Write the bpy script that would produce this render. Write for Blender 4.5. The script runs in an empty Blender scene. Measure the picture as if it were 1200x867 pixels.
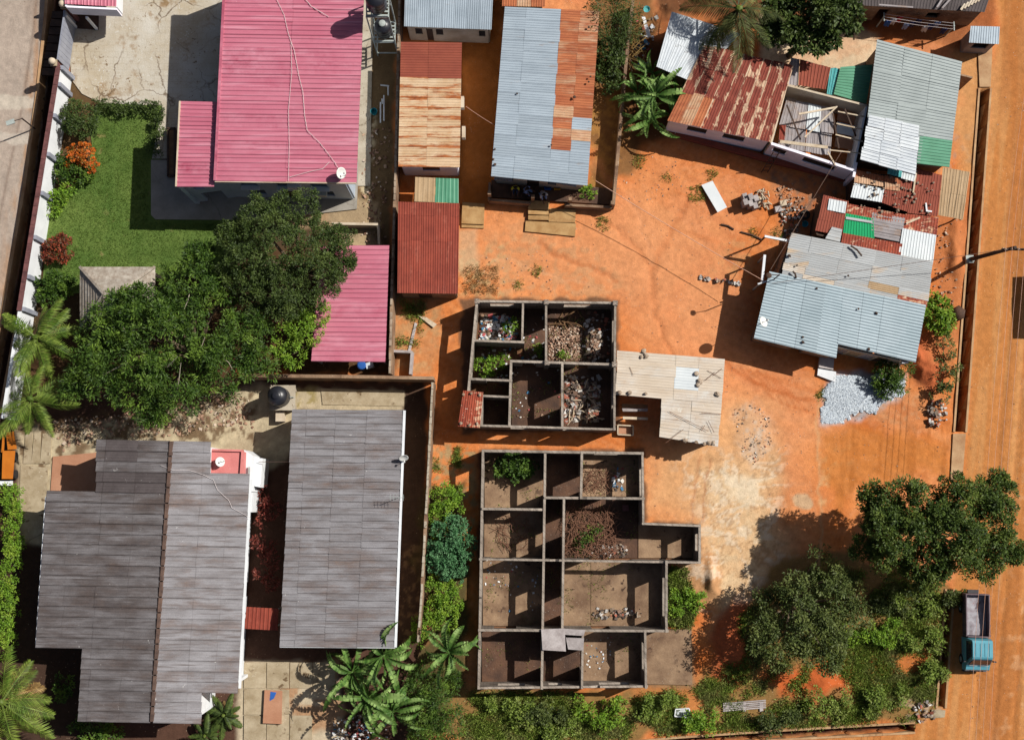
import bpy, math, random
import numpy as np
from mathutils import Vector, Matrix

# ---------------------------------------------------------------- camera, sky, sun, exposure
S = 18.0          # photograph pixels per metre on the ground
H = 80.0          # camera height, m
TILT = math.radians(6.2)   # the camera looks slightly north of straight down
FPX = S * H / math.cos(TILT)
LUM = 1.45        # display value of a white, sunlit, level surface
sc = bpy.context.scene
col = sc.collection
cam = bpy.data.cameras.new('camera')
cam.sensor_fit = 'HORIZONTAL'
cam.angle = 2 * math.atan(600.0 / FPX)
cam.clip_end = 2000
camo = bpy.data.objects.new('camera', cam)
CY = -H * math.tan(TILT)
camo.location = (0, CY, H)
camo.rotation_euler = (TILT, 0, 0)
col.objects.link(camo)
sc.camera = camo

SUNX, SUNY = 0.92, 0.375            # shadow length per metre of height, towards -x and -y
sun_dir = Vector((SUNX, SUNY, 1.0)).normalized()
world = bpy.data.worlds.new('World')
sc.world = world
world.use_nodes = True
wn = world.node_tree.nodes
wl = world.node_tree.links
sky = wn.new('ShaderNodeTexSky')
sky.sky_type = 'NISHITA'
sky.sun_disc = False
sky.sun_elevation = math.asin(sun_dir.z)
sky.air_density = .8; sky.dust_density = 2.5; sky.ozone_density = .4
sky.sun_rotation = math.atan2(sun_dir.x, sun_dir.y)
wl.new(sky.outputs[0], wn['Background'].inputs[0])
wn['Background'].inputs[1].default_value = 0.05
sun = bpy.data.lights.new('sun', 'SUN')
sun.energy = 5.0
sun.angle = math.radians(0.5)
sun.color = (1.0, 0.955, 0.88)
suno = bpy.data.objects.new('sun', sun)
suno.rotation_euler = (-sun_dir).to_track_quat('-Z', 'Y').to_euler()
suno.location = (40, 20, 60)
col.objects.link(suno)
sc.view_settings.view_transform = 'Standard'
sc.view_settings.look = 'None'
sc.view_settings.gamma = 1
sc.view_settings.use_curve_mapping = False
sc.view_settings.exposure = 0.3
sc.render.engine = 'CYCLES'
sc.cycles.max_bounces = 6
sc.cycles.diffuse_bounces = 2
sc.cycles.transparent_max_bounces = 4

rng = random.Random(7)
nrg = np.random.default_rng(11)

# ---------------------------------------------------------------- helpers
def W(px, py, z=0.0):
    """photograph pixel seen at height z -> world point"""
    dx, dy = px - 600.0, 433.5 - py
    wy_ = dy * math.cos(TILT) + FPX * math.sin(TILT); wz_ = dy * math.sin(TILT) - FPX * math.cos(TILT)
    t = (z - H) / wz_
    return Vector((dx * t, CY + wy_ * t, z))
def Wv(px, py, z=0.0):
    """the same for arrays"""
    dx, dy = px - 600.0, 433.5 - py
    t = (z - H) / (dy * math.sin(TILT) - FPX * math.cos(TILT))
    return dx * t, CY + (dy * math.cos(TILT) + FPX * math.sin(TILT)) * t

def lin(c):
    c /= 255.0
    return c / 12.92 if c <= 0.04045 else ((c + 0.055) / 1.055) ** 2.4

def C(r, g, b):
    """colour seen on a sunlit level surface -> base colour"""
    return tuple(min(0.85, lin(v) / LUM) for v in (r, g, b)) + (1.0,)

def tag(o, label=None, cat=None, group=None, kind=None):
    if label: o['label'] = label
    if cat: o['category'] = cat
    if group: o['group'] = group
    if kind: o['kind'] = kind
    return o

def root(name, label, cat, loc, group=None):
    o = bpy.data.objects.new(name, None)
    o.empty_display_size = 0.2
    o.location = loc
    col.objects.link(o)
    return tag(o, label, cat, group)

def link(name, me, mat, parent=None, loc=None):
    o = bpy.data.objects.new(name, me)
    col.objects.link(o)
    if mat and not me.materials:
        me.materials.append(mat)
    if parent is not None:
        o.parent = parent
    if loc is not None:
        o.location = loc
    return o

def origin(parent):
    v = Vector((0, 0, 0))
    while parent is not None:
        v = v + parent.location
        parent = parent.parent
    return v

def np_mesh(name, V, F, smooth=False):
    V = np.asarray(V, dtype=np.float32); F = np.asarray(F, dtype=np.int32)
    me = bpy.data.meshes.new(name)
    n, k = F.shape
    me.vertices.add(len(V)); me.vertices.foreach_set('co', V.ravel())
    me.loops.add(n * k); me.loops.foreach_set('vertex_index', F.ravel())
    me.polygons.add(n)
    me.polygons.foreach_set('loop_start', np.arange(0, n * k, k, dtype=np.int32))
    me.polygons.foreach_set('loop_total', np.full(n, k, dtype=np.int32))
    if smooth:
        me.polygons.foreach_set('use_smooth', np.ones(n, dtype=bool))
    me.update(calc_edges=True)
    return me

class MB:
    def __init__(s):
        s.v = []; s.f = []; s.attr = None
    def add(s, vs, fs):
        b = len(s.v)
        s.v += [tuple(v) for v in vs]
        s.f += [tuple(b + i for i in f) for f in fs]
        return s
    def quad(s, a, b, c, d):
        return s.add([a, b, c, d], [(0, 1, 2, 3)])
    def hexa(s, b4, t4):
        return s.add(list(b4) + list(t4), [(3, 2, 1, 0), (4, 5, 6, 7), (0, 1, 5, 4), (1, 2, 6, 5), (2, 3, 7, 6), (3, 0, 4, 7)])
    def box(s, c, d, rz=0.0, taper=1.0):
        x, y, z = d[0] / 2, d[1] / 2, d[2] / 2
        cr, sr = math.cos(rz), math.sin(rz)
        def p(a, b_, e, k=1.0):
            a *= k; b_ *= k
            return (c[0] + a * cr - b_ * sr, c[1] + a * sr + b_ * cr, c[2] + e)
        return s.hexa([p(-x, -y, -z), p(x, -y, -z), p(x, y, -z), p(-x, y, -z)],
                      [p(-x, -y, z, taper), p(x, -y, z, taper), p(x, y, z, taper), p(-x, y, z, taper)])
    def prism(s, poly, z0, z1):
        """poly counter-clockwise"""
        n = len(poly)
        a = sum(poly[i][0] * poly[(i + 1) % n][1] - poly[(i + 1) % n][0] * poly[i][1] for i in range(n))
        if a < 0: poly = poly[::-1]
        vs = [(p[0], p[1], z0) for p in poly] + [(p[0], p[1], z1) for p in poly]
        fs = [tuple(range(n - 1, -1, -1)), tuple(range(n, 2 * n))]
        fs += [(i, (i + 1) % n, n + (i + 1) % n, n + i) for i in range(n)]
        return s.add(vs, fs)
    def tube(s, pts, r, n=6, r2=None, cap=True):
        pts = [Vector(p) for p in pts]
        m = len(pts); vs = []
        for i, p in enumerate(pts):
            t = (pts[min(i + 1, m - 1)] - pts[max(i - 1, 0)]).normalized()
            u = t.cross(Vector((0, 0, 1)))
            if u.length < 1e-3: u = t.cross(Vector((0, 1, 0)))
            u.normalize(); w = u.cross(t)
            rr = r if r2 is None else r + (r2 - r) * i / max(1, m - 1)
            for k in range(n):
                a = 2 * math.pi * k / n
                vs.append(p + u * (rr * math.cos(a)) + w * (rr * math.sin(a)))
        fs = []
        for i in range(m - 1):
            for k in range(n):
                a, b = i * n + k, i * n + (k + 1) % n
                fs.append((a, a + n, b + n, b))
        if cap:
            fs.append(tuple(range(n)))
            fs.append(tuple((m - 1) * n + k for k in range(n - 1, -1, -1)))
        return s.add(vs, fs)
    def lathe(s, c, prof, n=20):
        vs = []; fs = []
        for (r, z) in prof:
            for k in range(n):
                a = 2 * math.pi * k / n
                vs.append((c[0] + r * math.cos(a), c[1] + r * math.sin(a), c[2] + z))
        for i in range(len(prof) - 1):
            for k in range(n):
                a, b = i * n + k, i * n + (k + 1) % n
                fs.append((a, b, b + n, a + n))
        fs.append(tuple(range(n - 1, -1, -1)))
        fs.append(tuple((len(prof) - 1) * n + k for k in range(n)))
        return s.add(vs, fs)
    def blob(s, c, r, rnd, sq=(1, 1, .7), jag=.25):
        """an irregular stone"""
        n, m = 6, 3
        vs = [(c[0], c[1], c[2] - r * sq[2])]; ph = rnd.random() * 6
        for i in range(1, m + 1):
            th = math.pi * i / (m + 1)
            for k in range(n):
                a = 2 * math.pi * k / n + ph
                q = r * (1 + rnd.uniform(-jag, jag))
                vs.append((c[0] + q * math.sin(th) * math.cos(a) * sq[0], c[1] + q * math.sin(th) * math.sin(a) * sq[1], c[2] - q * math.cos(th) * sq[2]))
        vs.append((c[0], c[1], c[2] + r * sq[2]))
        fs = []
        for k in range(n):
            fs.append((0, 1 + (k + 1) % n, 1 + k))
        for i in range(m - 1):
            for k in range(n):
                a, b = 1 + i * n + k, 1 + i * n + (k + 1) % n
                fs.append((a, b, b + n, a + n))
        t = len(vs) - 1
        for k in range(n):
            fs.append((1 + (m - 1) * n + k, 1 + (m - 1) * n + (k + 1) % n, t))
        return s.add(vs, fs)
    def build(s, name, mat, parent=None, smooth=False, base=None):
        o0 = Vector(base) if base is not None else origin(parent)
        me = bpy.data.meshes.new(name)
        me.from_pydata([(v[0] - o0.x, v[1] - o0.y, v[2] - o0.z) for v in s.v], [], s.f)
        if smooth:
            me.polygons.foreach_set('use_smooth', [True] * len(me.polygons))
        if s.attr:
            for an, q_ in (('across', 0), ('along', 1)):
                at = me.attributes.new(an, 'FLOAT', 'POINT'); at.data.foreach_set('value', [a_[q_] for a_ in s.attr])
        me.update()
        o = link(name, me, mat, parent)
        if base is not None and parent is None:
            o.location = base
        return o

def single(name, mb, mat, label, cat, base, group=None, kind=None, smooth=False):
    return tag(mb.build(name, mat, None, smooth, base), label, cat, group, kind)

# ---------------------------------------------------------------- materials
class NT:
    def __init__(s, name):
        s.m = bpy.data.materials.new(name); s.m.use_nodes = True
        s.t = s.m.node_tree; s.n = s.t.nodes
        s.bsdf = s.n['Principled BSDF']
        s.tc = s.n.new('ShaderNodeTexCoord').outputs['Object']
    def node(s, typ, ins=(), out=0, **props):
        nd = s.n.new('ShaderNode' + typ)
        for k, v in props.items(): setattr(nd, k, v)
        for k, v in dict(ins).items():
            if hasattr(v, 'is_linked'): s.t.links.new(v, nd.inputs[k])
            else: nd.inputs[k].default_value = v
        return nd.outputs[out]
    def mapping(s, vec, scale=(1, 1, 1), rot=(0, 0, 0)):
        return s.node('Mapping', {'Vector': vec, 'Scale': scale, 'Rotation': rot})
    def noise(s, vec, scale, detail=6, rough=.6, dist=0.0):
        return s.node('TexNoise', {'Vector': vec, 'Scale': scale, 'Detail': detail, 'Roughness': rough, 'Distortion': dist})
    def ramp(s, v, lo, hi):
        return s.node('MapRange', {'Value': v, 'From Min': lo, 'From Max': hi, 'To Min': 0.0, 'To Max': 1.0})
    def mix(s, f, a, b, mode='MIX'):
        nd = s.n.new('ShaderNodeMix'); nd.data_type = 'RGBA'; nd.blend_type = mode; nd.clamp_factor = True
        for i, v in ((0, f), (6, a), (7, b)):
            if hasattr(v, 'is_linked'): s.t.links.new(v, nd.inputs[i])
            else: nd.inputs[i].default_value = v
        return nd.outputs[2]
    def math(s, op, a, b=0.0):
        return s.node('Math', {0: a, 1: b}, operation=op)
    def set(s, k, v):
        if hasattr(v, 'is_linked'): s.t.links.new(v, s.bsdf.inputs[k])
        else: s.bsdf.inputs[k].default_value = v
    def hsv(s, c, val):
        return s.node('HueSaturation', {'Color': c, 'Value': val})

def M(name, c1, c2=None, scale=1.5, lo=.35, hi=.65, stretch=(1, 1, 1), rnd=0.0, rust=None, speck=None, brick=None,
      crack=None, bump=.0, bscale=30, rough=.8, metal=0.0, spec=.3, fine=.12, rot=0.0, stripe=None, edge=0.0, paver=None, joint=None, cont=False):
    k = NT(name)
    vec = k.tc
    orand = k.node('ObjectInfo', out=5)
    shift = k.node('CombineXYZ', {0: k.math('MULTIPLY', orand, 37.0), 1: k.math('MULTIPLY', orand, 91.0)})
    pv = k.node('VectorMath', {0: vec, 1: shift}, operation='ADD') if rnd and not cont else vec
    mv = k.mapping(pv, stretch, (0, 0, rot))
    c = c1 if not c2 else k.mix(k.ramp(k.noise(mv, scale, 8, .65), lo, hi), c1, c2)
    if rust:
        # rust = (colour, colour2, threshold, softness, scale, stretch, per-sheet spread)
        rc, rc2, th, sf, rs, rst, sp = rust
        rv = k.noise(k.mapping(pv, rst, (0, 0, rot)), rs, 8, .68)
        rv = k.math('ADD', rv, k.math('MULTIPLY', k.math('SUBTRACT', orand, .5), sp))
        if edge:
            at = k.n.new('ShaderNodeAttribute'); at.attribute_name = 'across'
            ed = k.math('MULTIPLY', k.math('ABSOLUTE', k.math('SUBTRACT', at.outputs['Fac'], .5)), 2.0)
            rv = k.math('ADD', rv, k.math('MULTIPLY', k.math('SUBTRACT', k.math('POWER', ed, 2.5), .25), edge))
        f = k.ramp(rv, th - sf, th + sf)
        rcol = k.mix(k.ramp(k.noise(pv, rs * 2.3, 6, .7), .35, .68), rc, rc2)
        c = k.mix(f, c, rcol)
    if stripe:
        sc_, sm, sx = stripe
        f = k.ramp(k.noise(k.mapping(vec, sx), sc_, 3, .5), .56, .72)
        c = k.mix(f, c, sm)
    if brick:
        # brick = (mortar colour, width, height)
        xy = k.node('SeparateXYZ', {0: vec}); sep = xy.node
        s_ = k.math('ADD', sep.outputs[0], sep.outputs[1])
        bv = k.node('CombineXYZ', {0: s_, 1: sep.outputs[2]})
        bt = k.node('TexBrick', {'Vector': bv, 'Scale': 1.0, 'Mortar Size': .018, 'Brick Width': brick[1], 'Row Height': brick[2],
                                 'Color1': (1, 1, 1, 1), 'Color2': (.72, .72, .72, 1), 'Mortar': (.45, .45, .45, 1)})
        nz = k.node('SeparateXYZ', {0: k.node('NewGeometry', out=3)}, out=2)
        c = k.mix(k.math('ABSOLUTE', nz), k.mix(1.0, c, bt, 'MULTIPLY'), k.mix(k.math('MULTIPLY', k.ramp(k.math('FRACT', k.math('MULTIPLY', s_, 2.38)), .12, .03), .7), k.mix(.22, c, C(214, 200, 182)), C(84, 72, 62)))  # upward faces mixed paler: sunlight on wall tops put into the colour, plus joints
    if paver:
        bt = k.node('TexBrick', {'Vector': vec, 'Scale': 1.0, 'Mortar Size': .012, 'Mortar Smooth': .6, 'Brick Width': paver[0], 'Row Height': paver[1],
                                 'Color1': (1, 1, 1, 1), 'Color2': (.9, .89, .87, 1), 'Mortar': (.62, .58, .53, 1)})
        c = k.mix(k.math('MULTIPLY', k.ramp(k.noise(vec, .5, 4), .35, .65), paver[2]), c, k.mix(1.0, c, bt, 'MULTIPLY'))
    if crack:
        vo = k.n.new('ShaderNodeTexVoronoi'); vo.feature = 'DISTANCE_TO_EDGE'; vo.inputs['Scale'].default_value = crack[1]
        wv = k.node('VectorMath', {0: vec, 1: k.node('TexNoise', {'Vector': vec, 'Scale': crack[1] * 3, 'Detail': 6.0}, out=1)}, operation='ADD')
        k.t.links.new(wv, vo.inputs['Vector'])
        f = k.math('MULTIPLY', k.ramp(vo.outputs['Distance'], crack[2], 0.0), k.ramp(k.noise(vec, crack[1] * .7, 3), .42, .58))
        c = k.mix(f, c, crack[0])
    if speck:
        for (scol, ssc, sth) in speck:
            vo = k.n.new('ShaderNodeTexVoronoi'); vo.inputs['Scale'].default_value = ssc
            k.t.links.new(k.node('VectorMath', {0: pv, 1: k.node('TexNoise', {'Vector': vec, 'Scale': ssc * 1.5, 'Detail': 2.0}, out=1)}, operation='ADD'), vo.inputs['Vector'])
            f = k.math('MULTIPLY', k.ramp(vo.outputs['Distance'], sth, sth * .6), k.ramp(k.noise(vec, ssc * .25, 3), .45, .6))
            c = k.mix(f, c, scol)
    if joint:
        # darker lines along the sheet laps: (colour, width across, width along)
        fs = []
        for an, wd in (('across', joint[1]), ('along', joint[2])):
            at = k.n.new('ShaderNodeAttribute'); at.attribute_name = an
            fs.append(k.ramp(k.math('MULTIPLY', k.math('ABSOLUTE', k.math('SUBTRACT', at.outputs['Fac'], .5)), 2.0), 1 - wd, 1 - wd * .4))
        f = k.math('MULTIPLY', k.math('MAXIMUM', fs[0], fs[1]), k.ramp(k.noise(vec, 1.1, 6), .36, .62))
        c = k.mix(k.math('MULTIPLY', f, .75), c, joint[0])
    val = k.math('ADD', k.math('MULTIPLY', k.math('SUBTRACT', k.noise(vec, 14.0, 6, .7), .5), fine * 4), 1.0)
    if rnd:
        r2 = k.math('FRACT', k.math('MULTIPLY', orand, 7.13))
        val = k.math('MULTIPLY', val, k.math('ADD', k.math('MULTIPLY', r2, rnd * 2), 1 - rnd))
    if not hasattr(c, 'is_linked'):
        rgb = k.n.new('ShaderNodeRGB'); rgb.outputs[0].default_value = c; c = rgb.outputs[0]
    k.set('Base Color', k.hsv(c, val))
    k.set('Roughness', rough); k.set('Metallic', metal); k.set('Specular IOR Level', spec)
    if bump:
        k.set('Normal', k.node('Bump', {'Strength': 1.0, 'Distance': bump, 'Height': k.noise(vec, bscale, 5, .65)}))
    return k.m

def leafmat(name, a, b, c, clump=1.2, rough=.55, trans=.32):
    k = NT(name)
    isl = k.node('NewGeometry', out=8)
    c1 = k.mix(k.ramp(isl, .15, .75), a, b)
    c1 = k.mix(k.ramp(k.noise(k.tc, clump, 3, .5), .48, .66), c1, c)
    val = k.math('ADD', .74, k.math('MULTIPLY', k.math('FRACT', k.math('MULTIPLY', isl, 17.3)), .66))
    colr = k.hsv(c1, val)
    k.set('Base Color', colr); k.set('Roughness', rough); k.set('Specular IOR Level', .25)
    tr = k.n.new('ShaderNodeBsdfTranslucent'); k.t.links.new(colr, tr.inputs[0])
    mx = k.n.new('ShaderNodeMixShader'); mx.inputs[0].default_value = trans
    k.t.links.new(k.bsdf.outputs[0], mx.inputs[1]); k.t.links.new(tr.outputs[0], mx.inputs[2])
    k.t.links.new(mx.outputs[0], k.n['Material Output'].inputs[0])
    return k.m

MT = {}
m = MT
CON2 = C(150, 138, 120)
m['concrete'] = M('concrete', C(196, 186, 168), C(165, 152, 132), .8, speck=[(C(120, 100, 78), 2.2, .22)], bump=.01, rnd=.04, crack=(C(110, 92, 72), .55, .02))
m['driveway'] = M('driveway', C(212, 207, 196), C(192, 178, 154), .3, rust=(C(168, 138, 100), C(140, 116, 88), .6, .05, .45, (1, 1, 1), 0), speck=[(C(134, 112, 86), 2.2, .24), (C(150, 142, 128), 5, .22), (C(214, 210, 200), 3, .3)], crack=(C(104, 82, 60), .35, .02), bump=.02, bscale=9, paver=(.62, .42, .9))
m['patio'] = M('patio', C(176, 170, 160), C(150, 144, 134), .7, bump=.006, crack=(C(120, 110, 100), .3, .006))
m['tan_slab'] = M('tan_slab', C(196, 180, 152), C(160, 142, 112), 1.1, speck=[(C(118, 96, 70), 1.8, .3), (C(215, 205, 185), 3.2, .2)], bump=.02, rnd=.06)
m['terracotta'] = M('terracotta', C(196, 146, 116), C(180, 128, 98), .8, bump=.006)
m['step'] = M('step', C(200, 162, 110), C(172, 130, 80), 1.6, speck=[(C(130, 95, 55), 4, .2)], bump=.01, rnd=.08)
m['floor'] = M('floor', C(172, 142, 112), C(122, 94, 72), .7, speck=[(C(196, 180, 160), 3.5, .16), (C(80, 58, 44), 1.7, .25)], bump=.02, bscale=9, rnd=.1)
m['floor_dark'] = M('floor_dark', C(112, 80, 60), C(74, 54, 44), .8, speck=[(C(205, 195, 180), 4, .14)], bump=.03, bscale=9, rnd=.15)
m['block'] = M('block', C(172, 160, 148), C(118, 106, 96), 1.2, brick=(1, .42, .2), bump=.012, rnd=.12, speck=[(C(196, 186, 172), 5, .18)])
m['oldwall'] = M('oldwall', C(170, 140, 112), C(112, 84, 66), 1.0, speck=[(C(205, 190, 168), 4, .22)], bump=.02, rnd=.1)
m['drainwall'] = M('drainwall', C(206, 170, 128), C(176, 132, 92), 1.0, bump=.015, rnd=.06)
m['drainfloor'] = M('drainfloor', C(90, 58, 42), C(66, 46, 38), .9, bump=.02)
m['white_paint'] = M('white_paint', (.66, .68, .7, 1), (.56, .58, .6, 1), .9, fine=.04, speck=[(C(180, 186, 188), 2, .12)])
m['blue_paint'] = M('blue_paint', C(205, 218, 232), C(180, 196, 214), .5, fine=.05, rough=.45, spec=.5)
m['lilac'] = M('lilac', (.78, .76, .84, 1), (.64, .61, .69, 1), .8, fine=.06, stretch=(1, 1, 2))
m['cream'] = M('cream', C(226, 212, 190), C(196, 176, 150), .9, fine=.06)
m['coping'] = M('coping', C(130, 84, 82), C(92, 58, 58), 2.0)
m['gate'] = M('gate', C(168, 172, 184), C(146, 150, 164), 1.0, fine=.05, rough=.5)
m['dark'] = M('dark', C(46, 40, 40), C(30, 26, 26), 1.5)
m['black'] = M('black', C(40, 40, 44), C(26, 26, 30), 1.5, rough=.45, spec=.5)
m['tank'] = M('tank', C(44, 46, 54), C(32, 33, 40), 2, rough=.38, spec=.5, fine=.04)
m['glass'] = M('glass', C(60, 72, 84), C(44, 52, 62), 2, rough=.15, spec=.6, fine=.02)
m['wood'] = M('wood', C(150, 116, 82), C(110, 80, 54), 2, stretch=(1, 1, 1), rnd=.15, bump=.006)
m['pale_wood'] = M('pale_wood', C(224, 208, 184), C(196, 174, 144), 2.5, rnd=.1)
m['dark_wood'] = M('dark_wood', C(92, 70, 56), C(64, 48, 40), 2, rnd=.15)
m['pole'] = M('pole', C(84, 68, 60), C(58, 46, 42), 2)
m['wire_pale'] = M('wire_pale', C(226, 176, 150), C(210, 160, 134), 2, rough=.5)
m['wire_dark'] = M('wire_dark', C(120, 96, 84), None, rough=.5)
m['wire_white'] = M('wire_white', C(238, 226, 224), None, rough=.5)
m['steel'] = M('steel', C(190, 200, 196), C(160, 168, 164), 2, rough=.5)
m['dish'] = M('dish', C(236, 236, 232), C(216, 216, 212), 2, rough=.5, fine=.03)
m['bark'] = M('bark', C(130, 112, 92), C(92, 78, 62), 4, stretch=(1, 1, .3), bump=.03)
m['twig'] = M('twig', C(158, 116, 92), C(118, 80, 62), 3)
m['stone'] = M('stone', C(188, 170, 150), C(140, 118, 98), 1.5, rnd=.2, bump=.02)
m['grey_block'] = M('grey_block', C(196, 188, 186), C(160, 150, 148), 2, rnd=.12, bump=.02)
m['gravel'] = M('gravel', C(196, 206, 216), C(150, 158, 168), 9, fine=.3, lo=.3, hi=.7)
m['rubble'] = M('rubble', C(186, 150, 124), C(120, 88, 70), 6, fine=.3)
m['rust_brown'] = M('rust_brown', C(160, 74, 56), C(136, 60, 46), .9, stretch=(1, 1, 1), rnd=.06, rust=(C(186, 104, 84), C(120, 52, 42), .62, .08, 1.3, (3, .5, 1), .1), rough=.8)
m['rust_flat'] = M('rust_flat', C(158, 82, 62), C(142, 70, 54), .8, rnd=.05, fine=.06)
m['rust_tan'] = M('rust_tan', C(226, 198, 164), C(206, 170, 130), .8, rnd=.05, rust=(C(196, 118, 62), C(140, 70, 40), .56, .06, 1.1, (.4, 2.2, 1), .1), edge=.2)
m['rust_orange'] = M('rust_orange', C(196, 120, 78), C(164, 88, 56), .9, stretch=(.5, 2.5, 1), rnd=.1, rust=(C(214, 178, 146), C(196, 150, 112), .62, .1, .8, (.5, 2.5, 1), .5))
m['rust_stripe'] = M('rust_stripe', C(152, 74, 58), C(124, 56, 44), 1.2, rnd=.08, rust=(C(228, 200, 170), C(200, 154, 122), .56, .03, 1.5, (1.3, .6, 1), .12), rot=.2, edge=.22)
m['rust_patch'] = M('rust_patch', C(176, 84, 58), C(140, 62, 46), 1.2, rnd=.1, rust=(C(224, 196, 168), C(200, 140, 100), .58, .04, 2.2, (1, 2, 1), .12), speck=[(C(232, 222, 210), 3, .16)])
m['galv'] = M('galv', C(178, 192, 204), C(160, 174, 186), .5, stretch=(.6, 1.5, 1), rnd=.07, rough=.5, metal=.15, fine=.06, rust=(C(176, 160, 150), C(150, 140, 134), .68, .06, 1.0, (.5, 2, 1), .1))
m['galv_blue'] = M('galv_blue', C(186, 202, 210), C(168, 186, 194), .5, rnd=.05, rough=.5, metal=.15, fine=.05, speck=[(C(215, 226, 232), 2.4, .09)])
m['galv_grey'] = M('galv_grey', C(172, 182, 182), C(156, 166, 166), .6, rnd=.04, rough=.5, metal=.15, fine=.05, speck=[(C(210, 216, 216), 2.0, .06)])
m['galv_white'] = M('galv_white', C(228, 234, 238), C(206, 214, 222), .8, rnd=.04, rough=.55, fine=.06, rust=(C(150, 150, 152), C(120, 120, 122), .65, .05, 2.2, (.6, 3, 1), .05))
m['white_sheet'] = M('white_sheet', C(232, 238, 240), C(216, 224, 228), .8, rnd=.03, rough=.55, fine=.04, rust=(C(196, 176, 156), C(180, 150, 120), .68, .06, 1.2, (1, 1, 1), .05))
m['pale_sheet'] = M('pale_sheet', C(188, 192, 194), C(172, 174, 174), .6, stretch=(.5, 2, 1), rnd=.06, rough=.6, fine=.07, rust=(C(212, 190, 162), C(190, 160, 128), .66, .07, .7, (.5, 2, 1), .28))
m['cream_sheet'] = M('cream_sheet', C(226, 212, 194), C(208, 190, 168), .9, stretch=(.5, 1.6, 1), rnd=.02, cont=True, rust=(C(222, 222, 218), C(196, 172, 148), .56, .12, .5, (.6, 1.8, 1), .1), rough=.7, fine=.08, speck=[(C(150, 112, 84), 3, .1), (C(232, 228, 216), 1.5, .2)])
m['tan_sheet'] = M('tan_sheet', C(196, 168, 132), C(178, 148, 112), 1, rnd=.05, speck=[(C(110, 84, 60), 3, .12)])
m['grey_sheet'] = M('grey_sheet', C(176, 170, 172), C(150, 142, 142), .9, rnd=.12, rust=(C(168, 150, 140), C(140, 120, 108), .6, .06, 1.2, (1, 1, 1), .2))
m['green_sheet'] = M('green_sheet', C(96, 164, 132), C(82, 148, 116), .9, rnd=.05, rough=.5, fine=.05)
m['green_bright'] = M('green_bright', C(20, 172, 108), C(16, 158, 98), .9, fine=.05)
m['teal_sheet'] = M('teal_sheet', C(70, 164, 170), C(110, 190, 186), 1.5, rnd=.1)
m['pink_roof'] = M('pink_roof', C(212, 128, 148), C(202, 112, 134), .28, rnd=.03, rough=.45, spec=.5, fine=.04, speck=[(C(228, 190, 200), 1.1, .045)], rust=(C(220, 148, 166), C(184, 86, 110), .56, .09, .35, (.3, 1, 1), .06), stripe=(1.2, C(222, 150, 168), (.2, 3, 1)), joint=(C(160, 66, 90), .05, .012))
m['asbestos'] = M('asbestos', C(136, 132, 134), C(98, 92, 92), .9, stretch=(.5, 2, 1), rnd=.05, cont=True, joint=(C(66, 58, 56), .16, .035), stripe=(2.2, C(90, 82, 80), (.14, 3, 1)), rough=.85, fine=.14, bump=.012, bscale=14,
                  rust=(C(82, 74, 73), C(104, 90, 84), .55, .1, .5, (.45, 1.8, 1), .02), speck=[(C(222, 220, 216), 1.6, .07), (C(84, 70, 66), 5, .2)])
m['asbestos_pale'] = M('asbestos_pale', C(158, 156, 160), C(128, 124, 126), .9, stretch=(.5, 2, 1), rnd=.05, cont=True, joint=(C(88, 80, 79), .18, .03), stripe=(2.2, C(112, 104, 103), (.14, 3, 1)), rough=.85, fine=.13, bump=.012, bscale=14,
                  rust=(C(112, 102, 101), C(132, 114, 106), .57, .08, .5, (.45, 1.8, 1), .02), speck=[(C(226, 224, 220), 1.5, .07), (C(104, 90, 88), 5, .18)])
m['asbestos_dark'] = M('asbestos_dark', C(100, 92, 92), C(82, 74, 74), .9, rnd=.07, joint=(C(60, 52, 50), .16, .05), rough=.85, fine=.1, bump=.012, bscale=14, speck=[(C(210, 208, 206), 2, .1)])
m['ridge'] = M('ridge', C(112, 88, 76), C(76, 60, 54), 2, rnd=.08, bump=.02)
m['tile'] = M('tile', C(190, 182, 170), C(150, 136, 122), 3, rnd=.1, fine=.15, paver=(.24, 3.0, 1.6))
m['pink_plaster'] = M('pink_plaster', C(232, 144, 140), C(214, 126, 122), 1, speck=[(C(240, 214, 206), 2, .16)])
m['orange_paint'] = M('orange_paint', C(216, 128, 40), C(198, 112, 32), 1, rough=.5, fine=.05)
m['truck_blue'] = M('truck_blue', C(104, 178, 196), C(88, 160, 180), .8, rough=.35, spec=.5, fine=.04)
m['truck_dark'] = M('truck_dark', C(60, 60, 66), C(46, 44, 50), 2, rough=.5)
m['truck_bed'] = M('truck_bed', C(120, 104, 112), C(92, 76, 84), 2, rough=.6, rnd=.1)
m['cargo'] = M('cargo', C(186, 186, 194), C(150, 140, 146), 2.5, speck=[(C(170, 120, 120), 3, .16)], bump=.03)
m['rubber'] = M('rubber', C(44, 42, 42), None, rough=.9)
m['chrome'] = M('chrome', C(220, 224, 226), None, rough=.3, metal=.5)
m['skin'] = M('skin', C(110, 74, 56), None, fine=.03)
m['hair'] = M('hair', C(34, 28, 26), None)
m['trousers'] = M('trousers', C(60, 66, 96), None)
for nm, c in (('yellow', (226, 232, 60)), ('cloth_blue', (150, 178, 226)), ('cloth_white', (226, 232, 236)), ('blue', (44, 104, 190)), ('red', (196, 48, 56)),
              ('teal', (40, 160, 176)), ('lime', (150, 190, 40)), ('pink', (226, 120, 130)), ('navy', (48, 58, 110)), ('amber', (220, 160, 50))):
    m[nm] = M(nm, C(*c), C(*[int(v * .88) for v in c]), 3, fine=.06)
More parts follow.
